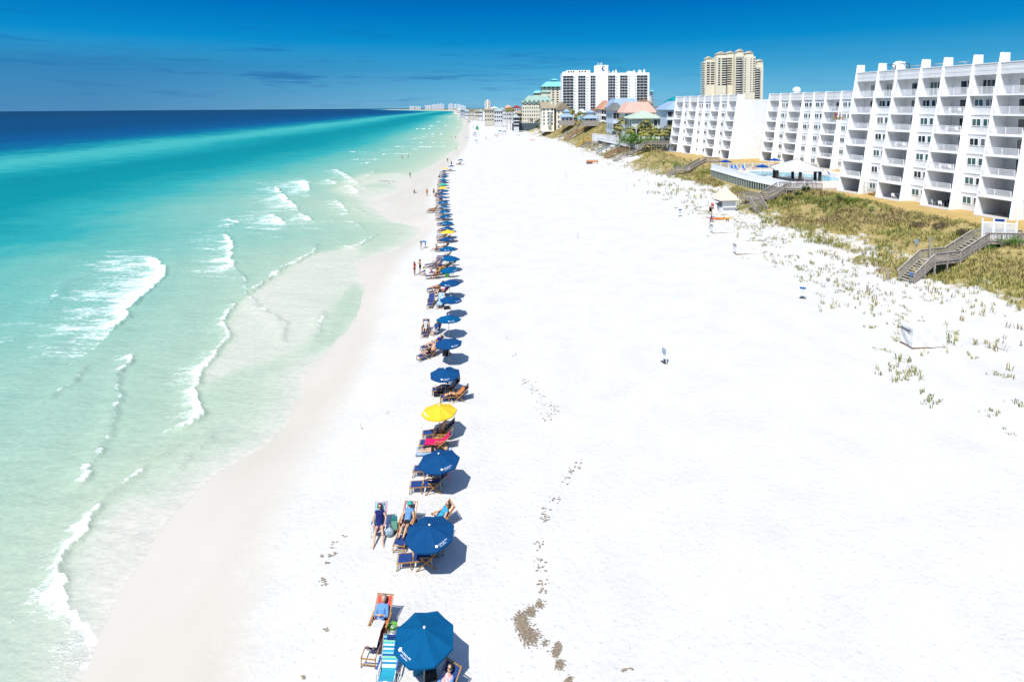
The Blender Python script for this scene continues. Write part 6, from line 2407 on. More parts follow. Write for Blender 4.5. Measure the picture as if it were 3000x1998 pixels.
zb = gt(2655, 826)
zB = zb.z + .1
pB = [zb + Vector((0, 0, .1)), gp(2716, 765, zB + 1.75), gp(2790, 757, zB + 1.75), gp(2872, 704, 4.95), gp(3010, 706, 4.95)]
boardwalk('grey wooden stairs with a landing and a shower post by the white gate', [pB], 1.5, WOODG, .16)
zb = gt(2231, 623)
zA = zb.z + .05
lc = gp(2212, 590, zA + 1.5)
pA1 = [zb + Vector((0, 0, .05)), lc]
pA2 = [gp(2176, 577, zA + 1.5), gp(2236, 585, zA + 1.5), gp(2290, 552, 4.85), gp(2400, 552, 4.85)]
boardwalk('grey wooden stairs turning at a landing below the pool terrace', [pA1, pA2], 1.9, WOODG, .16)
zb = gt(1956, 515)
pC = [zb + Vector((0, 0, .05)), gp(1983, 499, zb.z + 1.4), gp(2013, 499, zb.z + 1.4), gp(2060, 473, 4.9), gp(2106, 473, 4.9)]
boardwalk('grey wooden stairs left of the pool, below the blank white wall', [pC], 1.6, WOODG, .2)
FAR = [
    ('long grey stairs and level walkway leading to the farthest white block', WOODG, [(1797, 474), (1836, 450), (1855, 449), (1891, 421), (1968, 422)], 1.8),
    ('brown wooden stairs with a railed middle landing beside the grey walkway', WOODB, [(1771, 464), (1811, 442), (1841, 442), (1876, 423)], 1.5),
    ('pale blue painted stairs with a white bench on the landing', WOODP, [(1747, 452), (1777, 432), (1808, 432), (1839.5, 418)], 1.6),
    ('grey stairs immediately beyond the pale blue painted ones', WOODG, [(1732, 441), (1751, 428), (1780, 427), (1809.6, 413)], 1.4),
    ('grey stairs between the yellow stairs and the pale blue ones', WOODG, [(1702.5, 434), (1727, 421), (1751, 421), (1781, 406)], 1.4),
    ('new yellow timber stairs among the grey ones', WOODY, [(1690, 431), (1710, 413), (1738, 413), (1756, 404)], 1.5),
    ('brown stairs just past the yellow timber ones', WOODB, [(1652, 412), (1676, 396), (1712, 395), (1737, 379)], 1.4),
    ('weathered stairs with two landings in the middle of the group', WOODG, [(1636, 408), (1662, 391), (1692, 391), (1716, 374)], 1.4),
    ('stairs zigzagging up beside the slatted beach deck', WOODB, [(1668, 402), (1690, 384), (1706, 384), (1745, 362)], 1.4),
    ('longest brown boardwalk rising in three flights towards the pavilions', WOODB, [(1582, 391), (1594, 383), (1646, 381), (1662, 374), (1671, 374), (1687, 363), (1697, 363), (1708, 357), (1728, 356)], 1.8),
    ('grey stairs slanting the other way below the beige gabled building', WOODG, [(1640, 376), (1626, 369), (1609, 361)], 1.6),
    ('low dark boardwalk on posts below the cream condominium', WOODG, [(1482, 356), (1495, 352), (1512, 350)], 2.0)]
for lab, m, pts, w in FAR:
    g0 = gt(*pts[0])
    if 'slanting' in lab or 'low dark' in lab:
        Y0 = g0.y
    Y0 = g0.y
    P = [g0 + Vector((0, 0, .1))] + [at(x, y, Y0) for x, y in pts[1:]]
    for q in P:
        q.z = max(q.z, H(q.x, q.y) + .25)
    boardwalk(lab, [P], w, m, 0, 1.0, group='stairs crossing the dunes from the houses')
dk = boardwalk('square brown deck with slatted railings among the stairs', [[at(1728, 388, 300), at(1746, 387, 300)]], 4.0, WOODB, .3, 1.1, name='beach_deck')
bn = thing('bench', 'white bench on the landing of the pale blue stairs', 'bench', at(1794, 431.5, gt(1747, 452).y - .2))
MB().b2((-.8, -.2, .4), (.8, .2, .46)).build('seat', PLAST, bn)
MB().b2((-.8, .15, .461), (.8, .21, .9)).build('backrest', PLAST, bn)
for x in (-.7, .7):
    MB().b2((x - .05, -.2, 0), (x + .05, .2, .399)).build('leg', PLAST, bn)

# white gate with a blue sign at the head of the near stairs
ga, gb = gp(2876, 700, 4.95), Vector((55.4, 59.3, 4.95))
gt_r = thing('garden_gate', 'white picket gate and screen with a blue sign above the stairs', 'gate', ga)
dv = gb - ga
dv.z = 0
for i in range(4):
    c = dv * (i / 3)
    MB().bar((c.x, c.y, -.4), (c.x, c.y, 2.35), .11).build('post', PLAST, gt_r)
for i in range(3):
    a, b = dv * ((i + .06) / 3), dv * ((i + .94) / 3)
    mb = MB().bar(a + Vector((0, 0, 1.9)), b + Vector((0, 0, 1.9)), .06, .1).bar(a + Vector((0, 0, .15)), b + Vector((0, 0, .15)), .06, .1)
    for k in range(9):
        c = a + (b - a) * ((k + .5) / 9)
        mb.bar(c + Vector((0, 0, .16)), c + Vector((0, 0, 1.88)), .045)
    mb.build('picket_panel', PLAST, gt_r)
a, b = dv * (1.08 / 3), dv * (1.92 / 3)
sg = MB().bar(a + Vector((0, 0, 2.2)), b + Vector((0, 0, 2.2)), .04, .28).build('sign', mat('sign_blue', S(20, 84, 170), .6, .3, 5), gt_r)
a, b = dv * (1.02 / 3), dv * (1.98 / 3)
MB().bar(a + Vector((0, 0, 2.02)), b + Vector((0, 0, 2.02)), .05, .08).build('sign_rail', PLAST, gt_r)
# shower post, round sign, posts
sp_ = gp(2743, 766, zB + 1.75) + Vector((-.1, .8, 0))
sh_ = thing('shower', 'wooden shower post rising from the landing of the near stairs', 'shower', sp_)
MB().bar((0, 0, -.5), (0, 0, 2.4), .13).build('post', mat('pale_wood', S(214, 206, 190), .8, .2, 5), sh_)
MB().tube([(0, 0, 2.2), (.3, 0, 2.25), (.36, 0, 2.1)], .03, 8).build('shower_head', ALU, sh_)
q = gp(2697, 737, zB + 1.8)
rs = thing('round_sign', 'round pale sign on a post at the corner of the near landing', 'sign', q + Vector((-.15, .5, -.6)))
MB().tube([(0, 0, 0), (0, 0, 1.5)], .03, 8).build('post', ALU, rs)
MB().disc((0, -.03, 1.6), .3, (.2, -1, 0), 20, .03).build('disc', mat('pale_blue_sign', S(196, 214, 232), .6), rs)
q = gt(2667, 832)
ss = thing('marker_post', 'post with a small blue tag at the foot of the near stairs', 'post', q)
MB().bar((0, 0, -.3), (0, 0, 1.25), .11).build('post', mat('green_treated_post', S(156, 170, 150), .8, .2, 4), ss)
MB().b2((-.16, -.1, .9), (.16, -.06, 1.2)).build('tag', mat('tag_blue', S(90, 140, 220), .6), ss)
for k, (px, py, hh) in enumerate(((2601, 822, 1.3), (2541, 857, .75))):
    q = gt(px, py)
    pp = MB().tube([(0, 0, -.3), (0, 0, hh)], [.11, .1], 10).build('timber_post', WOODG)
    pp.location = q
    tag(pp, ('tall' if k == 0 else 'short') + ' weathered timber post in the sand left of the near stairs', 'post', 'timber posts left of the near stairs')
# thin stakes standing in the open sand
for k, (px, py, hh, lab) in enumerate(((1658, 523, 1.9, 'thin dark stake standing upright far out on the open sand'), (1693, 697, .9, 'short thin stake on the open sand between the umbrellas and the kayak'), (2275, 659, 1.9, 'thin rusty pole in the dune edge right of the kayak'), (1837, 555, 1.7, 'thin pale pole standing below the dune stairs'))):
    q = gt(px, py)
    pp = MB().tube([(0, 0, -.3), (0, 0, hh)], .03, 7).build('stake', WOODG if k != 2 else WOODB)
    pp.location = q
    tag(pp, lab, 'stake')

# ------------------------------------------------------------------ pool terrace
PZ = 4.75
dkm = mat('pool_deck', S(246, 232, 214, .74), .85, .06, .8)
A0, A1, A2 = Vector((48.9, 133.5, 0)), Vector((49.6, 114.0, 0)), Vector((52.0, 99.8, 0))
B0 = Vector((74.0, 131.0, 0))
B1 = Vector((78.0, 108.0, 0))
B2 = Vector((61.5, 100.2, 0))
pdk = thing('pool_terrace', 'pale pool terrace on a timber retaining wall in front of the middle block', 'terrace', (0, 0, 0))
poly = [(A2.x, A2.y), (B2.x, B2.y), (B1.x, B1.y), (B0.x, B0.y), (A0.x, A0.y), (A1.x, A1.y)]
MB().prism(poly, 2, -1, PZ).build('deck', dkm, pdk)
gwood = mat('green_treated_timber', S(206, 218, 204), .85, .25, 3)
drk = mat('dark_gap', S(44, 60, 58), .9)
for (p, q) in ((A0, A1), (A1, A2)):
    d_ = q - p
    n_ = Vector((-1, 0, 0))
    L = d_.length
    bk_ = MB()
    bk_.bar(p + n_ * .04 + Vector((0, 0, (PZ + .4) / 2 - .3)), q + n_ * .04 + Vector((0, 0, (PZ + .4) / 2 - .3)), .06, PZ + .2 - .5)
    bk_.build('retaining_wall', drk, pdk)
    k = int(L / .8)
    for i in range(k):
        c = p + d_ * ((i + .5) / k) + n_ * .13
        MB().bar((c.x, c.y, H(c.x, c.y) - 1), (c.x, c.y, PZ - .35), .34, .1).build('timber_pile', gwood, pdk)
    cp_ = MB().bar(p + n_ * .1 + Vector((0, 0, PZ - .17)), q + n_ * .1 + Vector((0, 0, PZ - .17)), .3, .32)
    cp_.build('coping', PLAST, pdk)
    # white solid windscreen
    MB().bar(p + Vector((-.0, 0, PZ + .62)), q + Vector((0, 0, PZ + .62)), .06, 1.1).build('windscreen', mat('white_screen', (.74, .76, .77), .5), pdk)
scr = mat('tan_screen', S(222, 214, 190, .7), .8)


def pool_fence(label, pts, screen=None):
    rt = thing('pool_fence', label, 'fence', pts[0])
    o0 = pts[0]
    for i in range(len(pts) - 1):
        a, b = pts[i] - o0, pts[i + 1] - o0
        L = (b - a).length
        n = max(1, int(L / 1.8))
        rl = MB().bar(a + Vector((0, 0, 1.25)), b + Vector((0, 0, 1.25)), .05, .06).bar(a + Vector((0, 0, .12)), b + Vector((0, 0, .12)), .05, .06)
        if not screen:
            kk = int(L / .16)
            for j in range(kk):
                c = a + (b - a) * ((j + .5) / kk)
                rl.bar(c + Vector((0, 0, .13)), c + Vector((0, 0, 1.24)), .03)
        rl.build('railing', RAILW, rt)
        for j in range(n + 1):
            c = a + (b - a) * (j / n)
            MB().bar(c, c + Vector((0, 0, 1.4)), .09).build('post', PLAST, rt)
        if screen:
            MB().bar(a + Vector((0, 0, .68)), b + Vector((0, 0, .68)), .012, 1.05).build('screen', screen, rt)


zp = Vector((0, 0, PZ))
pool_fence('long white pool fence with tan screens along the back of the terrace', [A0 + zp + Vector((.3, -.2, 0)), B0 + zp + Vector((-.5, -.3, 0))], scr)
pool_fence('white picket pool fence between the gazebo and the boardwalk', [A2 + zp + Vector((.2, .4, 0)), B2 + zp + Vector((-.3, .4, 0))])
# pool: basin with a raised coping and water
pc = [(53.5, 125.5), (57, 127.5), (62, 126), (66, 122), (68.5, 116), (69, 110.5), (66, 108), (61, 110), (58.5, 115), (54.5, 119)]


def smooth_poly(p, it=2):
    for _ in range(it):
        q = []
        for i in range(len(p)):
            a, b = p[i], p[(i + 1) % len(p)]
            q += [(a[0] * .75 + b[0] * .25, a[1] * .75 + b[1] * .25), (a[0] * .25 + b[0] * .75, a[1] * .25 + b[1] * .75)]
        p = q
    return p


pc = smooth_poly(pc)[::-1]
cx0, cy0 = sum(p[0] for p in pc) / len(pc), sum(p[1] for p in pc) / len(pc)
pool = thing('swimming_pool', 'curved turquoise swimming pool behind the gazebo', 'pool', (cx0, cy0, PZ))
lo = [(x - cx0, y - cy0) for x, y in pc]
ou = [(x * 1.06, y * 1.06) for x, y in lo]
mb = MB()
n = len(lo)
vs = [(x, y, .05) for x, y in ou] + [(x, y, .05) for x, y in lo] + [(x, y, .004) for x, y in ou] + [(x, y, .004) for x, y in lo]
fs = []
for i in range(n):
    j = (i + 1) % n
    fs += [(i, n + i, n + j, j), (2 * n + i, i, j, 2 * n + j), (n + i, 3 * n + i, 3 * n + j, n + j)]
mb.add(vs, fs).build('coping', PLAST, pool)
wm_ = mat('pool_water', S(130, 214, 232, .7), .15, .12, .5, spec=.4, bump=.15, bscale=2)
MB().add([(x, y, .02) for x, y in lo], [tuple(range(n))[::-1]]).build('water', wm_, pool)
# gazebo
gz = Vector((58.6, 112.0, PZ))
gzb = thing('gazebo', 'hexagonal gazebo with a pale metal roof beside the pool', 'gazebo', gz)
mb = MB()
rr_ = 5.2
pts = [(rr_ * math.cos(PI / 3 * k + .2), rr_ * math.sin(PI / 3 * k + .2)) for k in range(6)]
mb.add([(0, 0, 4.3)] + [(x, y, 2.35) for x, y in pts] + [(x, y, 2.15) for x, y in pts] + [(0, 0, 3.9)],
       [(0, 1 + k, 1 + (k + 1) % 6) for k in range(6)] + [(1 + k, 7 + k, 7 + (k + 1) % 6, 1 + (k + 1) % 6) for k in range(6)] + [(13, 7 + (k + 1) % 6, 7 + k) for k in range(6)])
mb.build('roof', mat('pale_metal_roof', S(226, 230, 234, 1.05), .5, .06, .8), gzb)
rb = MB()
for x, y in pts:
    rb.bar((0, 0, 4.33), (x, y, 2.39), .09, .05)
rb.build('ridge_caps', mat('ridge_grey', S(150, 160, 172), .5), gzb)
for x, y in pts:
    MB().bar((x * .86, y * .86, 0), (x * .86, y * .86, 2.4), .42).build('post', mat('dark_timber', S(84, 74, 70), .8, .2, 4), gzb)
# pool furniture


def make_pool_lounger():
    root = thing('pool_lounger', 'x', 'lounger')
    MB().add([(-.3, 0, .36), (.3, 0, .36), (.3, -1.25, .36), (-.3, -1.25, .36), (.3, .55, 1.0), (-.3, .55, 1.0)] + [(-.3, 0, .32), (.3, 0, .32), (.3, -1.25, .32), (-.3, -1.25, .32), (.3, .58, .97), (-.3, .58, .97)],
             [(0, 3, 2, 1), (0, 1, 4, 5), (6, 7, 8, 9), (7, 6, 11, 10), (3, 9, 8, 2), (5, 4, 10, 11), (0, 5, 11, 6), (1, 7, 10, 4), (0, 6, 9, 3), (1, 2, 8, 7)]).build('sling', mat('bright_blue_sling', S(20, 120, 214), .7, .1, 5), root)
    f = MB()
    for s in (-1, 1):
        f.bar((s * .33, -1.3, .34), (s * .33, .05, .34), .04).bar((s * .33, .0, .34), (s * .33, .58, 1.0), .04)
    f.build('frame', PLAST, root)
    for s in (-1, 1):
        for y in (-1.15, .1):
            MB().bar((s * .33, y, 0), (s * .33, y, .33), .04).build('leg', PLAST, root)
    return root


PL = make_pool_lounger()
spots = [(2145, 497, -.2, 'leftmost blue pool lounger beside the left terrace umbrella'), (2156, 498, -.2, 'second blue pool lounger from the left along the tan fence'), (2178, 498, -.3, 'third blue pool lounger from the left along the tan fence'), (2286, 494, .3, 'blue pool lounger behind the gazebo roof, right of the bin'),
         (2398, 515, .5, 'blue pool lounger at the right of the gazebo, left of a close pair'), (2408, 516, .4, 'blue pool lounger at the right of the gazebo, right of a close pair'), (2431, 517, .3, 'rightmost blue pool lounger near the near block')]
for k, (px, py, a, lab) in enumerate(spots):
    q = gp(px, py, PZ)
    o = PL if k == 0 else dup(PL, (0, 0, 0))
    o.location = q
    o.rotation_euler = (0, 0, a + .2)
    o['label'] = lab
    o['group'] = 'blue loungers round the pool'
q = gp(2204, 499, PZ)
gl = dup(PL, q, .9, 'green pool lounger with a sunbather beside the tan fence', 'blue loungers round the pool', mats={'sling': GREENP})
person('person in white reclining on the green pool lounger', 'recline', (q.x, q.y, PZ), .9 - PI / 2, [('shirt', WHTS), ('shorts', REDS)], SKIN2, 'dark', vox=.035)
UP = make_umbrella('pool_umbrella', mat('royal_blue_canopy', (0.003, 0.04, 0.2), .8, .1, 5, spec=.05), False)
for k, (px, py, lab) in enumerate(((2125, 499, 'dark blue pool umbrella at the left end of the terrace'), (2232, 516, 'dark blue pool umbrella at the edge of the pool'), (2269, 494, 'dark blue pool umbrella behind, in front of the middle block'))):
    q = gp(px, py, PZ)
    o = UP if k == 0 else dup(UP, (0, 0, 0))
    o.location = q
    o.scale = (1.35, 1.35, 1.25)
    o.rotation_euler = (0, 0, .3 * k)
    o['label'] = lab
    o['group'] = 'dark blue umbrellas on the pool terrace'
tb = thing('towel_bin', 'blue-topped towel bin standing against the tan pool fence', 'bin', gp(2231, 492, PZ))
MB().tube([(0, 0, 0), (0, 0, 1.0)], [.35, .38], 14).build('body', mat('tan_panel', S(190, 178, 150), .8), tb)
MB().tube([(0, 0, 1.001), (0, 0, 1.15)], [.4, .34], 14).build('lid', mat('bright_blue_sling', S(20, 120, 214), .7), tb)
for k, (px, py) in enumerate(((2324, 530), (2345, 529))):
    q = gp(px, py, PZ)
    t = thing('pool_chair', ('left' if k == 0 else 'right') + ' dark blue chair in the shade of the gazebo', 'chair', q, .4 * k, 'chairs under the gazebo')
    MB().b2((-.3, -.3, .38), (.3, .3, .45)).build('seat', NAVY, t)
    MB().b2((-.3, .24, .451), (.3, .3, 1.0)).build('backrest', NAVY, t)
    for x in (-.26, .26):
        for y in (-.26, .26):
            MB().bar((x, y, 0), (x, y, .379), .05).build('leg', ALU, t)

# ------------------------------------------------------------------ beach hut, kayak, covered boxes
q = gt(2123, 619)
ht = thing('beach_hut', 'small white beach hut with a steep cream pyramid roof', 'hut', q, .12)
hw = mat('hut_white', (.68, .68, .66), .7, .05, 1)
MB().b2((-1.35, -1.35, -.3), (1.35, 1.35, 1.0)).b2((-1.1, -1.35, 1.001), (1.35, 1.35, 2.35)).build('wall', hw, ht)
MB().add([(-1.85, -1.85, 2.3), (1.85, -1.85, 2.3), (1.85, 1.85, 2.3), (-1.85, 1.85, 2.3), (0, 0, 4.6), (-1.85, -1.85, 2.2), (1.85, -1.85, 2.2), (1.85, 1.85, 2.2), (-1.85, 1.85, 2.2)],
         [(0, 1, 4), (1, 2, 4), (2, 3, 4), (3, 0, 4), (8, 7, 6, 5), (0, 5, 6, 1), (1, 6, 7, 2), (2, 7, 8, 3), (3, 8, 5, 0)]).build('roof', mat('cream_roof', S(252, 244, 222, .7), .8, .05, 1), ht)
MB().b2((-1.16, -1.0, 1.1), (-1.101, .9, 2.1)).build('hatch', DARKG, ht)
MB().bar((-1.2, 0, 2.1), (-2.0, 0, 1.75), 1.9, .05).build('awning', PLAST, ht)
MB().b2((-1.2, -1.62, .95), (1.4, -1.36, 1.02)).build('counter', GREYW, ht)
q = gt(2139, 622)
bn_ = thing('trash_bin', 'dark trash barrel in front of the white hut', 'bin', q)
MB().tube([(0, 0, -.1), (0, 0, .95)], [.3, .33], 16).build('barrel', mat('dark_barrel', (.03, .03, .032), .6), bn_)
MB().tube([(0, 0, .951), (0, 0, 1.0)], [.35, .33], 16).build('rim', mat('dark_barrel', (.03, .03, .032), .6), bn_)
q = gt(2098, 622)
bd = thing('notice_board', 'leaning white board propped beside the hut', 'board', q, .5)
MB().bar((0, 0, 0), (0, .25, 1.35), .7, .04).build('panel', PLAST, bd)
MB().bar((.2, .6, 0), (.2, .22, 1.2), .05).build('prop', ALU, bd)
q = gt(2082, 640)
jr = thing('life_jacket_stand', 'wooden post hung with orange life jackets by the kayak', 'stand', q)
MB().bar((.12, 0, -.2), (.12, 0, 2.5), .1).build('post', WOODB, jr)
MB().bar((-.9, 0, 2.1), (.3, 0, 2.1), .07).build('crossbar', WOODB, jr)
for x in (-.62, -.18):
    MB().prism([(-.22, 1.15), (.22, 1.15), (.25, 1.8), (.16, 2.05), (.05, 1.85), (-.05, 1.85), (-.16, 2.05), (-.25, 1.8)], 1, -.1 , .1).build('life_jacket', mat('jacket_orange', S(246, 150, 40), .8, .2, 6), jr)
    jr.children[-1].location = (x * 1.6 + .25, -.1, -.5)
    jr.children[-1].scale = (1.3, 1.2, 1.3)
bl = MB().sphere((0, 0, .24), .27, 14, 10).build('buoy', mat('buoy_red', S(236, 90, 90), .6), None, True)
tag(bl, 'red buoy hanging at the top of the life jacket post', 'buoy')
bl.location = q + Vector((.3, -.05, 2.1))


def kayak(label, loc, rz, L, m, rack=True):
    root = thing('kayak', label, 'kayak', loc, rz)
    mb = MB()
    n = 14
    k = 10
    vs = []
    for i in range(n + 1):
        t = i / n * 2 - 1
        w = max(.02, .40 * (1 - abs(t) ** 2.4))
        hgt = .16 * (1 - abs(t) ** 3) + .02
        rise = .22 * abs(t) ** 3
        for j in range(k):
            a = 2 * PI * j / k
            vs.append((t * L / 2, w * math.cos(a), hgt * math.sin(a) + rise))
    fs = []
    for i in range(n):
        for j in range(k):
            fs.append((i * k + j, i * k + (j + 1) % k, (i + 1) * k + (j + 1) % k, (i + 1) * k + j))
    fs += [tuple(range(k))[::-1], tuple(range(n * k, n * k + k))]
    mb.add(vs, fs).build('hull', m, root, True)
    for x in (-.5, .6):
        MB().sphere((x, 0, .12), .34, 12, 6, (1.15, .7, .22)).build('seat', BLACK, root, True)
    return root


km = bpy.data.materials.new('kayak_orange_to_yellow')
km.use_nodes = True
t_ = km.node_tree
tcx = nd(t_, 'ShaderNodeTexCoord')
spx = nd(t_, 'ShaderNodeSeparateXYZ')
lk(t_, tcx.outputs['Object'], spx.inputs[0])
rk = ramp(t_, [(0.0, S(250, 80, 30)), (.45, S(252, 130, 30)), (.75, S(252, 190, 20)), (1, S(246, 220, 40))])
lk(t_, math_n(t_, 'MULTIPLY_ADD', spx.outputs['X'], .23, .5), rk.inputs[0])
lk(t_, rk.outputs[0], t_.nodes['Principled BSDF'].inputs['Base Color'])
t_.nodes['Principled BSDF'].inputs['Roughness'].default_value = .4
q = gt(2110, 664)
kayak('orange and yellow kayak lying on a wooden rack above the sand', q + Vector((0, 0, 1.25)), .08, 4.3, km)
rk_ = thing('kayak_rack', 'low wooden rack holding the orange and yellow kayak', 'rack', q, .08)
for x in (-1.5, 1.2):
    for y in (-.35, .35):
        MB().bar((x, y, -.2), (x, y, 1.4), .09).build('post', WOODB, rk_)
    MB().bar((x, -.4, 1.03), (x, .4, 1.03), .09).build('crossbar', WOODB, rk_)
q = gt(2079, 668)
pdl = MB().tube([(0, 0, -.1), (0, 0, 1.7)], .025, 6).b2((-.09, -.01, 1.45), (.09, .01, 1.95)).build('kayak_paddle', NAVY)
pdl.location = q
pdl.rotation_euler = (0, .15, 0)
tag(pdl, 'dark blue paddle stuck upright at the left end of the kayak rack', 'paddle')
q = gt(1560, 413)
kayak('bright orange kayak on the sand below the flagpole dune', q + Vector((0, 0, .4)), .1, 4.0, mat('kayak_orange', S(252, 140, 50), .5))


def covered_box(label, px, py, w, d, h, rz, sag):
    q = gt(px, py)
    rt = thing('storage_box', label, 'storage box', q, rz, 'white covered boxes along the dune')
    nx, ny = 10, 5
    vs = []
    for i in range(nx + 1):
        for j in range(ny + 1):
            x = (i / nx - .5) * w
            y = j / ny * d
            z = h - sag * math.sin(PI * i / nx) * math.sin(PI * j / ny) * (1 + .5 * math.sin(i * 2.1 + j)) + .02 * math.sin(i * 3.3)
            vs.append((x, y, z))
    fs = []
    for i in range(nx):
        for j in range(ny):
            a = i * (ny + 1) + j
            fs.append((a, a + ny + 1, a + ny + 2, a + 1))
    mb = MB().add(vs, fs)
    ring = [i * (ny + 1) for i in range(nx + 1)] + [nx * (ny + 1) + j for j in range(1, ny + 1)] + [i * (ny + 1) + ny for i in range(nx - 1, -1, -1)] + [j for j in range(ny - 1, 0, -1)]
    o = len(mb.v)
    for k_, r_ in enumerate(ring):
        x, y, z = vs[r_]
        for lv in (.66, .33, .06):
            bulge = .05 * math.sin(k_ * 1.3 + lv * 7) * (1 - abs(lv - .4))
            nx_ = Vector((x, y - d / 2, 0)).normalized() * bulge
            mb.v.append((x + nx_.x, y + nx_.y, z * lv))
    m_ = len(ring)
    for k_ in range(m_):
        k2 = (k_ + 1) % m_
        mb.f.append((ring[k_], o + k_ * 3, o + k2 * 3, ring[k2]))
        for l in range(2):
            mb.f.append((o + k_ * 3 + l, o + k_ * 3 + l + 1, o + k2 * 3 + l + 1, o + k2 * 3 + l))
    mb.build('cover', mat('white_tarpaulin', (.64, .63, .605), .5, .05, 2, bump=.3, bscale=3), rt)
    MB().b2((-w / 2 + .04, .04, -.25), (w / 2 - .04, d - .04, .05)).build('base', WOODB, rt)
    MB().b2((-w / 2 - .065, d * .15, h * .78), (-w / 2 - .045, d * .9, h * .86)).build('label_strip', mat('strip_grey', S(110, 122, 128), .7), rt)
    return rt


covered_box('largest white covered box, alone on the sand at the right', 2722, 1021, 2.7, 1.3, 1.6, .03, .16)
covered_box('white covered box with a sagging crumpled top in the middle of the dune edge', 2192, 746, 3.0, 1.3, 1.35, -.05, .35)
covered_box('white covered box directly in front of the orange and yellow kayak', 2120, 684, 3.2, 1.3, 1.4, .05, .1)


def sign_board(label, px, py, w, h, rz, top, lean=0.0, bluefrac=.3):
    q = gt(px, py)
    rt = thing('beach_sign', label, 'sign', q, rz)
    MB().b2((-w / 2, -.02, .35), (w / 2, .02, .35 + h)).build('panel', PLAST, rt)
    MB().b2((-w / 2 + .03, -.03, .35 + h * (1 - bluefrac)), (w / 2 - .03, -.021, .35 + h - .03)).build('header', top, rt)
    ln = MB()
    for k in range(4):
        zz = .35 + h * (.58 - .13 * k)
        ln.b2((-w * .36, -.03, zz), (w * (.36 - .08 * (k % 2)), -.021, zz + h * .045))
    ln.build('print', mat('print_grey', S(170, 186, 206), .7), rt)
    for x in (-w * .38, w * .38):
        MB().b2((x - .03, .021, -.3), (x + .03, .06, .35 + h * .9)).build('leg', PLAST, rt)
    MB().b2((-w / 2, -.16, 0.0), (w / 2, .16, .04)).build('foot', mat('dark_foot', (.03, .03, .03), .7), rt)


sign_board('white notice sign with a blue header on the sand below the near stairs', 2351, 874, .62, .85, -.35, mat('header_blue', S(70, 120, 200), .7))
sign_board('white notice sign seen almost edge-on in the middle of the sand', 1946, 1062, .55, .85, -1.2, mat('header_pale', S(186, 208, 222), .7), bluefrac=.6)
sign_board('white and navy sandwich board on the sand left of the hut', 1992, 634, .7, .95, .3, NAVY, bluefrac=.25)
# far gear: jackets, tents, cabana
q = gt(1735, 481)
js = thing('life_jacket_rack', 'rack of orange life jackets below the dune stairs', 'rack', q)
MB().bar((-2, 0, 1.35), (2, 0, 1.35), .08).build('crossbar', WOODB, js)
for x in (-1.9, 1.9):
    MB().bar((x, 0, -.2), (x, 0, 1.4), .09).build('post', WOODB, js)
for k in range(6):
    x = -1.6 + k * .64
    o = MB().prism([(-.24, .5), (.24, .5), (.26, 1.0), (.16, 1.3), (.05, 1.1), (-.05, 1.1), (-.16, 1.3), (-.26, 1.0)], 1, -.12, .12).build('life_jacket', mat('jacket_orange', S(246, 150, 40), .8, .2, 6), js)
    o.location = (x, -.05 - .02 * (k % 2), 0)
st_ = thing('chair_stack', 'stack of folded navy chairs behind the orange life jackets', 'chairs', q + Vector((-.8, 1.2, 0)))
for k in range(4):
    MB().b2((-1, -.3 + .02 * k, .25 * k), (1, .3, .25 * k + .2)).build('folded_chair', NAVY, st_)


def tent(label, px, py, wpx, m, hgt=2.4, legs=True):
    q = gt(px, py)
    w = wpx / 1600 * q.y
    rt = thing('canopy_tent', label, 'canopy', q, random.uniform(-.4, .4))
    h = w / 2
    MB().add([(-h, -h, hgt), (h, -h, hgt), (h, h, hgt), (-h, h, hgt), (0, 0, hgt + w * .22)] + [(-h, -h, hgt - .25), (h, -h, hgt - .25), (h, h, hgt - .25), (-h, h, hgt - .25)],
             [(0, 1, 4), (1, 2, 4), (2, 3, 4), (3, 0, 4), (0, 5, 6, 1), (1, 6, 7, 2), (2, 7, 8, 3), (3, 8, 5, 0)]).build('canopy', m, rt)
    for x in (-h, h):
        for y in (-h, h):
            MB().bar((x, y, -.1), (x, y, hgt - .02), .06).build('leg', ALU, rt)


DKB = mat('dark_blue_nylon', (0.012, 0.03, 0.09), .7, .1, 3)
tent('teal canopy tent with people on the far beach near the dunes', 1466, 394, 12, mat('teal_nylon', S(40, 150, 190), .7))
tent('dark canopy beside the teal canopy tent', 1479, 395, 9, DKB)
tent('wide dark shade tent by the water beyond the green shelter', 1374, 362, 9, DKB)
tent('dark shade tent near the waterline, farther than the wide one', 1362, 352, 6, DKB)
tent('small dark canopy close to the surf in the far cluster', 1351, 349, 4, DKB)
tent('small dark canopy far along the curve of the beach', 1372, 340, 4, DKB)
tent('tiny dark canopy near the farthest visible stretch of sand', 1380, 331, 4, DKB)
tent('blue canopy near the red clad person on the far beach', 1392, 400, 7, mat('royal_nylon', S(40, 70, 190), .7))
q = gt(1398, 382)
cb = thing('beach_shelter', 'tall bright green beach shelter on the far sand', 'shelter', q, .2)
MB().b2((-1.05, -1, .5), (1.05, 1, 3.0)).build('fabric', mat('green_nylon', S(0, 190, 140), .7), cb)
gable(MB(), -1.05, 1.05, -1, 1, 3.001, .5, 'y', .1).build('roof', mat('green_nylon', S(0, 190, 140), .7), cb)
for x in (-1, 1):
    MB().bar((x, -.9, -.1), (x, -.9, .499), .08).build('leg', WOODB, cb)
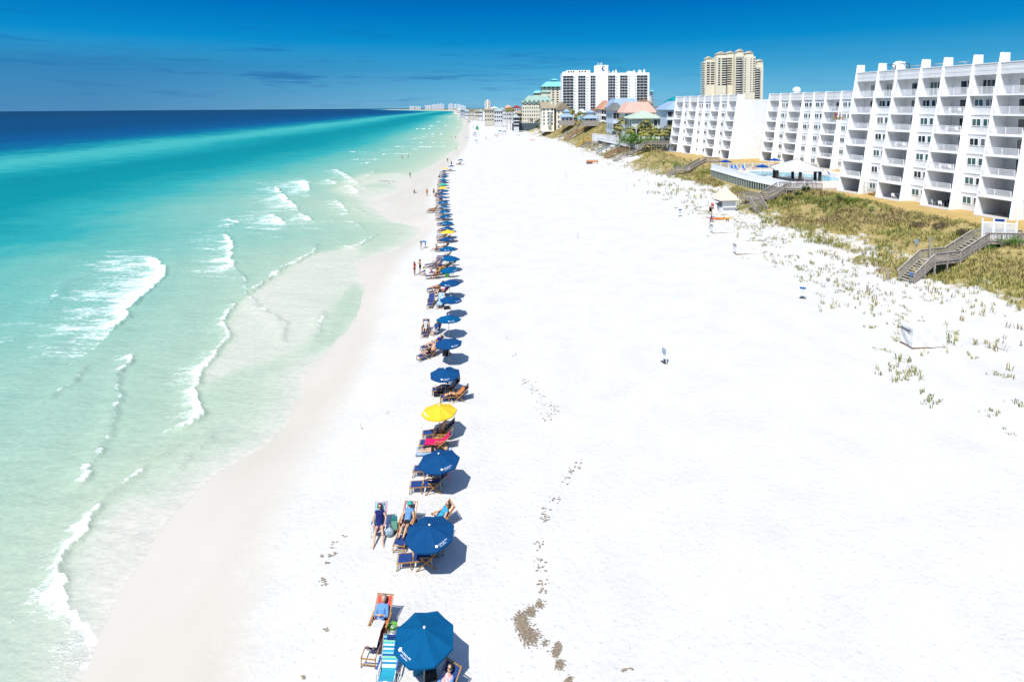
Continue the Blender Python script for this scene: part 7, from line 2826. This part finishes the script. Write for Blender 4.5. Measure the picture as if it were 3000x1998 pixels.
# beach shed in the dunes, flagpole, utility poles
q = gt(1513, 375)
bsd = thing('beach_shed', 'small white box shed on posts at the foot of the far dunes', 'shed', q)
MB().b2((-1.3, -.8, .5), (1.3, .8, 2.0)).build('wall', HWHITE, bsd)
for x in (-1.2, 1.2):
    MB().bar((x, -.7, -.3), (x, -.7, .5), .12).build('post', WOODG, bsd)
q = gt(1580, 392)
fp = thing('flagpole', 'pale flagpole with a yellow flag at the foot of the dunes', 'flagpole', q)
MB().tube([(0, 0, -.3), (0, 0, 9.6)], [.16, .1], 8).build('pole', mat('pale_pole', S(232, 220, 206), .7), fp)
MB().add([(.1, 0, 9.4), (.9, .2, 9.2), (1.5, 0, 9.3), (1.5, 0, 8.3), (.9, .2, 8.1), (.1, 0, 8.3)] + [(.1, .03, 9.4), (.9, .23, 9.2), (1.5, .03, 9.3), (1.5, .03, 8.3), (.9, .23, 8.1), (.1, .03, 8.3)], [(0, 1, 4, 5), (1, 2, 3, 4), (6, 11, 10, 7), (7, 10, 9, 8)]).build('flag', cloth(YLWS), fp)
tops = []
for k, (px, yt, Y) in enumerate(((1915, 290, 290), (1856, 292, 380))):
    a = at(px, 330, Y)
    zt = at(px, yt, Y).z
    up_ = thing('utility_pole', ('utility pole rising right of the brown roof' if k == 0 else 'thinner utility pole in front of the wide white tower'), 'utility pole', (a.x, Y, 8), 0, 'utility poles')
    MB().tube([(0, 0, -2), (0, 0, zt - 8)], [.2, .13], 8).build('pole', mat('grey_pole', S(196, 188, 176), .8), up_)
    MB().bar((-1.2, 0, zt - 8.6), (1.2, 0, zt - 8.6), .14).build('crossarm', WOODG, up_)
    tops.append(Vector((a.x, Y, zt - .5)))
for k, dz in enumerate((0, -2.0)):
    a = tops[0] + Vector((0, 0, dz))
    b = at(2010, 300 + 8 * k, 300)
    pts = [a + (b - a) * (i / 10) - Vector((0, 0, 1.0 * math.sin(PI * i / 10))) for i in range(11)]
    o = MB().tube([p - a for p in pts], .045, 5).build('overhead_wire', mat('wire', (.12, .12, .13), .6))
    o.location = a
    tag(o, ('upper' if k == 0 else 'lower') + ' overhead wire running right from the utility pole', 'wire', 'overhead wires')
# white terrace walls behind the stairs
for (x0_, y0_, x1_, y1_, z0_, z1_, lab) in ((38.5, 262, 47.5, 226, 7.3, 7.3, 'stained white terrace wall below the palms'), (39.6, 252, 46.2, 194, 5.9, 6.3, 'low white wall slanting down behind the dune stairs')):
    w_ = thing('terrace_wall', lab, 'wall', (x0_, y0_, 2))
    d_ = Vector((x1_ - x0_, y1_ - y0_, 0))
    th = Vector((.4, .1, 0))
    zv = lambda z: Vector((0, 0, z - 2))
    low = 4.6 if z0_ < 7 else 2
    MB().add([zv(low), d_ + zv(low), d_ + zv(z1_), zv(z0_), th + zv(low), th + d_ + zv(low), th + d_ + zv(z1_), th + zv(z0_)], [(0, 1, 2, 3), (5, 4, 7, 6), (3, 2, 6, 7), (4, 0, 3, 7), (1, 5, 6, 2)]).build('wall', mat('stained_white', (.66, .66, .65), .8, .16, .25), w_)
    MB().bar(th * .5 + zv(z0_ + .06), th * .5 + d_ + zv(z1_ + .06), .6, .12).build('coping', PLAST, w_)
    if z0_ < 7:
        MB().bar(th * .4 + zv(3.2), th * .4 + d_ + zv(3.2), .2, 2.7).build('timber_bulkhead', drk, w_)

# ------------------------------------------------------------------ plants
LEAF = {}


def leaf_mat(key, cols):
    m = bpy.data.materials.new(key)
    m.use_nodes = True
    t = m.node_tree
    b = t.nodes['Principled BSDF']
    b.inputs['Roughness'].default_value = .65
    b.inputs['Specular IOR Level'].default_value = .2
    g = nd(t, 'ShaderNodeNewGeometry')
    rp = ramp(t, [(i / (len(cols) - 1), c) for i, c in enumerate(cols)])
    lk(t, g.outputs['Random Per Island'], rp.inputs[0])
    lk(t, rp.outputs[0], b.inputs['Base Color'])
    return m


LGREEN = leaf_mat('shrub_leaves', [S(62, 108, 36), S(98, 150, 50), S(138, 186, 66), S(80, 128, 42)])
LOLIVE = leaf_mat('palm_fronds', [S(118, 128, 60), S(170, 168, 80), S(208, 196, 112), S(142, 146, 68)])
LDARK = leaf_mat('dark_leaves', [S(26, 52, 28), S(48, 80, 40), S(70, 96, 50), S(38, 66, 34)])
LBRIGHT = leaf_mat('bright_leaves', [S(70, 116, 30), S(112, 160, 40), S(150, 186, 60), S(90, 130, 40)])
TRUNK = mat('palm_trunk', S(170, 158, 140), .9, .3, 5)
BARK = mat('shrub_bark', S(120, 104, 88), .9, .3, 6)


def clump(mb, c, r, n, size, rnd, sq=.75):
    subs = []
    for _ in range(max(4, n // 60)):
        a, b_ = rnd.uniform(0, 2 * PI), rnd.uniform(-.5, 1)
        rr = rnd.uniform(.25, .8)
        subs.append((c[0] + r[0] * rr * math.cos(a) * math.sqrt(max(0, 1 - b_ * b_)), c[1] + r[1] * rr * math.sin(a) * math.sqrt(max(0, 1 - b_ * b_)), c[2] + r[2] * rr * b_, rnd.uniform(.25, .5)))
    for _ in range(n):
        s_ = rnd.choice(subs)
        v = Vector((rnd.gauss(0, 1), rnd.gauss(0, 1), rnd.gauss(0, 1))).normalized() * (rnd.random() ** .35)
        p = Vector((s_[0] + v.x * r[0] * s_[3], s_[1] + v.y * r[1] * s_[3], s_[2] + v.z * r[2] * s_[3] * 1.1))
        a = Vector((rnd.gauss(0, 1), rnd.gauss(0, 1), rnd.gauss(0, .6))).normalized()
        b_ = a.cross(Vector((rnd.gauss(0, 1), rnd.gauss(0, 1), rnd.gauss(0, 1)))).normalized()
        l = size * rnd.uniform(.6, 1.3)
        mb.add([p, p + a * l * .5 + b_ * l * .28, p + a * l, p + a * l * .5 - b_ * l * .28], [(0, 1, 2, 3)])


def shrub(label, loc, r, n, size, m, seed, stem=True, group=None, name='shrub'):
    rnd = random.Random(seed)
    rt = thing(name, label, 'shrub', loc, 0, group)
    mb = MB()
    clump(mb, (0, 0, r[2] * .75), r, n, size, rnd)
    mb.build('foliage', m, rt)
    if stem:
        sm = MB()
        for k in range(4):
            a = k * 1.6 + rnd.random()
            sm.tube([(0, 0, -.3), (r[0] * .2 * math.cos(a), r[1] * .2 * math.sin(a), r[2] * .4), (r[0] * .45 * math.cos(a), r[1] * .45 * math.sin(a), r[2] * .9)], [.06, .045, .02], 6)
        sm.build('stems', BARK, rt)
    return rt


def palm(label, loc, hgt, cr, seed, group):
    rnd = random.Random(seed)
    rt = thing('palm_tree', label, 'palm tree', loc, 0, group)
    lean = Vector((rnd.uniform(-.4, .4), rnd.uniform(-.4, .4), 0))
    pts = [Vector((0, 0, -.5)), lean * .3 + Vector((0, 0, hgt * .4)), lean + Vector((0, 0, hgt))]
    MB().tube(pts, [.24, .19, .2], 9).build('trunk', TRUNK, rt)
    top = pts[-1]
    mb = MB()
    for k in range(52):
        a = rnd.uniform(0, 2 * PI)
        el = rnd.uniform(-.7, 1.2)
        L = cr * rnd.uniform(.7, 1.1)
        d = Vector((math.cos(a) * math.cos(el), math.sin(a) * math.cos(el), math.sin(el)))
        sd = Vector((-math.sin(a), math.cos(a), 0))
        tip = top + d * L + Vector((0, 0, -.3 * L))
        mid = top + d * L * .55
        # fan of leaflets at the end of a stalk
        for j in range(9):
            f = (j - 4) / 4
            e_ = mid + (tip - mid) * (1 - .35 * abs(f)) + sd * f * L * .36 + Vector((0, 0, -.12 * abs(f) * L))
            q = mid + sd * f * .06
            w = .13
            mb.add([q - sd * w, q + sd * w, e_ + sd * .04, e_ - sd * .04], [(0, 1, 2, 3)])
        mb.add([top - sd * .03, top + sd * .03, mid + sd * .03, mid - sd * .03], [(0, 1, 2, 3)])
    mb.build('crown', LOLIVE, rt)
    return rt


PG = 'cabbage palms beside the farthest white block'
PALMS = [(1899, 361, 2.6, 206, 'tallest palm of the group, rising above the pale green roof'), (1879, 369, 2.1, 208, 'palm just left of the tallest one'), (1816, 372, 2.2, 205, 'palm by the corner of the dark grey roofed house'), (1845, 381, 2.2, 201, 'palm above the stained white terrace wall'), (1891, 387, 2.3, 197, 'palm with a thick pale trunk in the front of the group'),
         (1875, 386, 2.0, 199, 'palm between the terrace wall and the thick-trunked palm'), (1919, 386, 2.1, 198, 'palm right of the thick-trunked palm'), (1937, 387, 1.9, 198, 'palm in the gap before the slim-trunked palm'), (1950, 384, 2.1, 196, 'slim-trunked palm left of the white block'), (1967, 376, 2.2, 200, 'palm touching the edge of the farthest white block'), (1818, 353, 2.0, 226, 'palm standing under the eaves of the salmon roof'), (1906, 377, 2.0, 204, 'palm hidden behind the front palms')]
for k, (px, py, cr, Y, lab) in enumerate(PALMS):
    p = at(px, py, Y)
    g = H(p.x, Y)
    palm(lab, (p.x, Y, g), max(2.0, p.z - g), cr * 1.25, 100 + k, PG)
PALM2 = [(1676, 324, 2.8, 345, 'palm right of the beige gabled building'), (1701, 330, 2.2, 330, 'palm between the two pavilions'), (1722, 331, 2.2, 330, 'palm just left of the second pavilion'), (1690, 338, 1.8, 325, 'small palm in front of the aqua houses'), (1712, 340, 1.8, 322, 'small palm at the right of the aqua houses'), (1895, 310, 2.6, 380, 'palm in front of the brown roofs'), (1495, 320, 3.0, 470, 'palm in the cluster left of the cream condominium'), (1485, 323, 2.8, 480, 'leftmost palm left of the cream condominium'), (1503, 322, 2.8, 465, 'palm closest to the cream condominium')]
for k, (px, py, cr, Y, lab) in enumerate(PALM2):
    p = at(px, py, Y)
    g = H(p.x, Y)
    palm(lab, (p.x, Y, g), max(2.0, p.z - g), cr, 200 + k, 'palms among the far houses')
SH = [(1838, 407, 194, (2.4, 2, 2.2), 900, .4, LGREEN, 'large round green shrub below the terrace wall'), (1862, 408, 194, (2.2, 2, 2.0), 800, .4, LGREEN, 'round green shrub beside the large one'), (1884, 412, 193, (1.8, 1.6, 1.6), 600, .36, LGREEN, 'green shrub at the foot of the thick palm trunk'), (1906, 414, 193, (2, 1.4, 1.3), 600, .34, LGREEN, 'low hedge shrub right of the thick palm trunk'),
      (1926, 414, 193, (2, 1.4, 1.3), 600, .34, LGREEN, 'low hedge shrub in the middle of the row above the walkway'), (1948, 413, 193, (2, 1.4, 1.5), 600, .34, LDARK, 'dark hedge shrub near the right end of the walkway'), (1964, 405, 194, (1.6, 1.6, 2.2), 700, .34, LDARK, 'dark tall shrub against the farthest white block'), (1806, 386, 212, (1.6, 1.4, 1.2), 500, .3, LDARK, 'dark shrub below the dark grey roofed house')]
for k, (px, py, Y, r, n, sz, m, lab) in enumerate(SH):
    p = at(px, py, Y)
    r = tuple(v * 1.6 for v in r)
    shrub(lab, (p.x, Y, max(H(p.x, Y) - .2, p.z - r[2])), r, int(n * 1.5), sz, m, 300 + k, group='green shrubs round the palms')
SH2 = [(1983, 492, (1.5, 1.3, 1.1), 700, .2, LGREEN, 'rounded green bush alone on the grassy dune below the far block'), (2497, 595, (1.1, .9, .7), 650, .13, LBRIGHT, 'bright green bush on the lawn edge below the near block'), (2466, 598, (1.1, .9, .6), 500, .13, LDARK, 'dark green bush left of the bright one at the lawn edge'), (2551, 622, (.8, .7, .6), 420, .12, LBRIGHT, 'small bright green bush right of the larger one'), (2533, 606, (.6, .5, .4), 300, .1, LGREEN, 'low green bush between the two bright ones'),
       (2361, 572, (.75, .7, 1.2), 500, .22, LDARK, 'dark spiky plant taller than its neighbour by the boardwalk'), (2339, 578, (.6, .6, .8), 350, .2, LDARK, 'smaller dark spiky plant below the boardwalk'), (2310, 590, (1.3, .9, .6), 500, .16, LDARK, 'dark scrub beneath the boardwalk stairs'), (2960, 720, (1.6, 1.1, .8), 800, .14, LGREEN, 'green scrub below the deck at the right edge'), (2900, 735, (1.2, .8, .5), 500, .12, LGREEN, 'green scrub under the near stairs'),
       (2690, 668, (1.3, 1.0, .6), 500, .14, leaf_mat('brown_scrub', [S(110, 92, 72), S(134, 116, 90), S(94, 80, 62)]), 'brown dry scrub at the lawn edge in the middle'), (2745, 672, (1.3, 1.0, .6), 500, .14, MATS.get('x') or bpy.data.materials['brown_scrub'], 'brown dry scrub right of the other brown one'), (2820, 690, (1.1, .8, .5), 400, .13, bpy.data.materials['brown_scrub'], 'brown dry scrub nearest the white gate'), (1943, 480, (.9, .6, .5), 260, .16, LGREEN, 'small dark green bush low on the far dune')]
for k, (px, py, r, n, sz, m, lab) in enumerate(SH2):
    q = gt(px, py)
    shrub(lab, q, r, n, sz, m, 400 + k, group='bushes on the dunes')
# far woods behind the town: one mass
rnd = random.Random(5)
mb = MB()
for _ in range(420):
    Y = rnd.uniform(420, 2600)
    x = float(topX(Y)) + rnd.uniform(25, 60 + Y * .35)
    if Y < 760 and x < 340:
        continue
    clump(mb, (x, Y, 7), (9, 6, rnd.uniform(3, 6)), 26, 4.5, rnd)
for _ in range(170):
    Y = rnd.uniform(400, 1500) if _ % 3 else rnd.uniform(380, 620)
    x = float(footX(Y)) + rnd.uniform(5, 13 + Y * .012)
    clump(mb, (x, Y, H(x, Y) + .6), (3.2, 3, rnd.uniform(.9, 2.2)), 26, 1.7, rnd)
for _ in range(60):
    Y = rnd.uniform(330, 520)
    x = rnd.uniform(8, 130)
    clump(mb, (x, Y + 60, 9), (5, 4, 3), 26, 2.2, rnd)
fw = mb.build('far_woods', LDARK)
fw['kind'] = 'stuff'
fw['label'] = 'dark green belt of trees behind the far beach houses'
fw['category'] = 'woods'
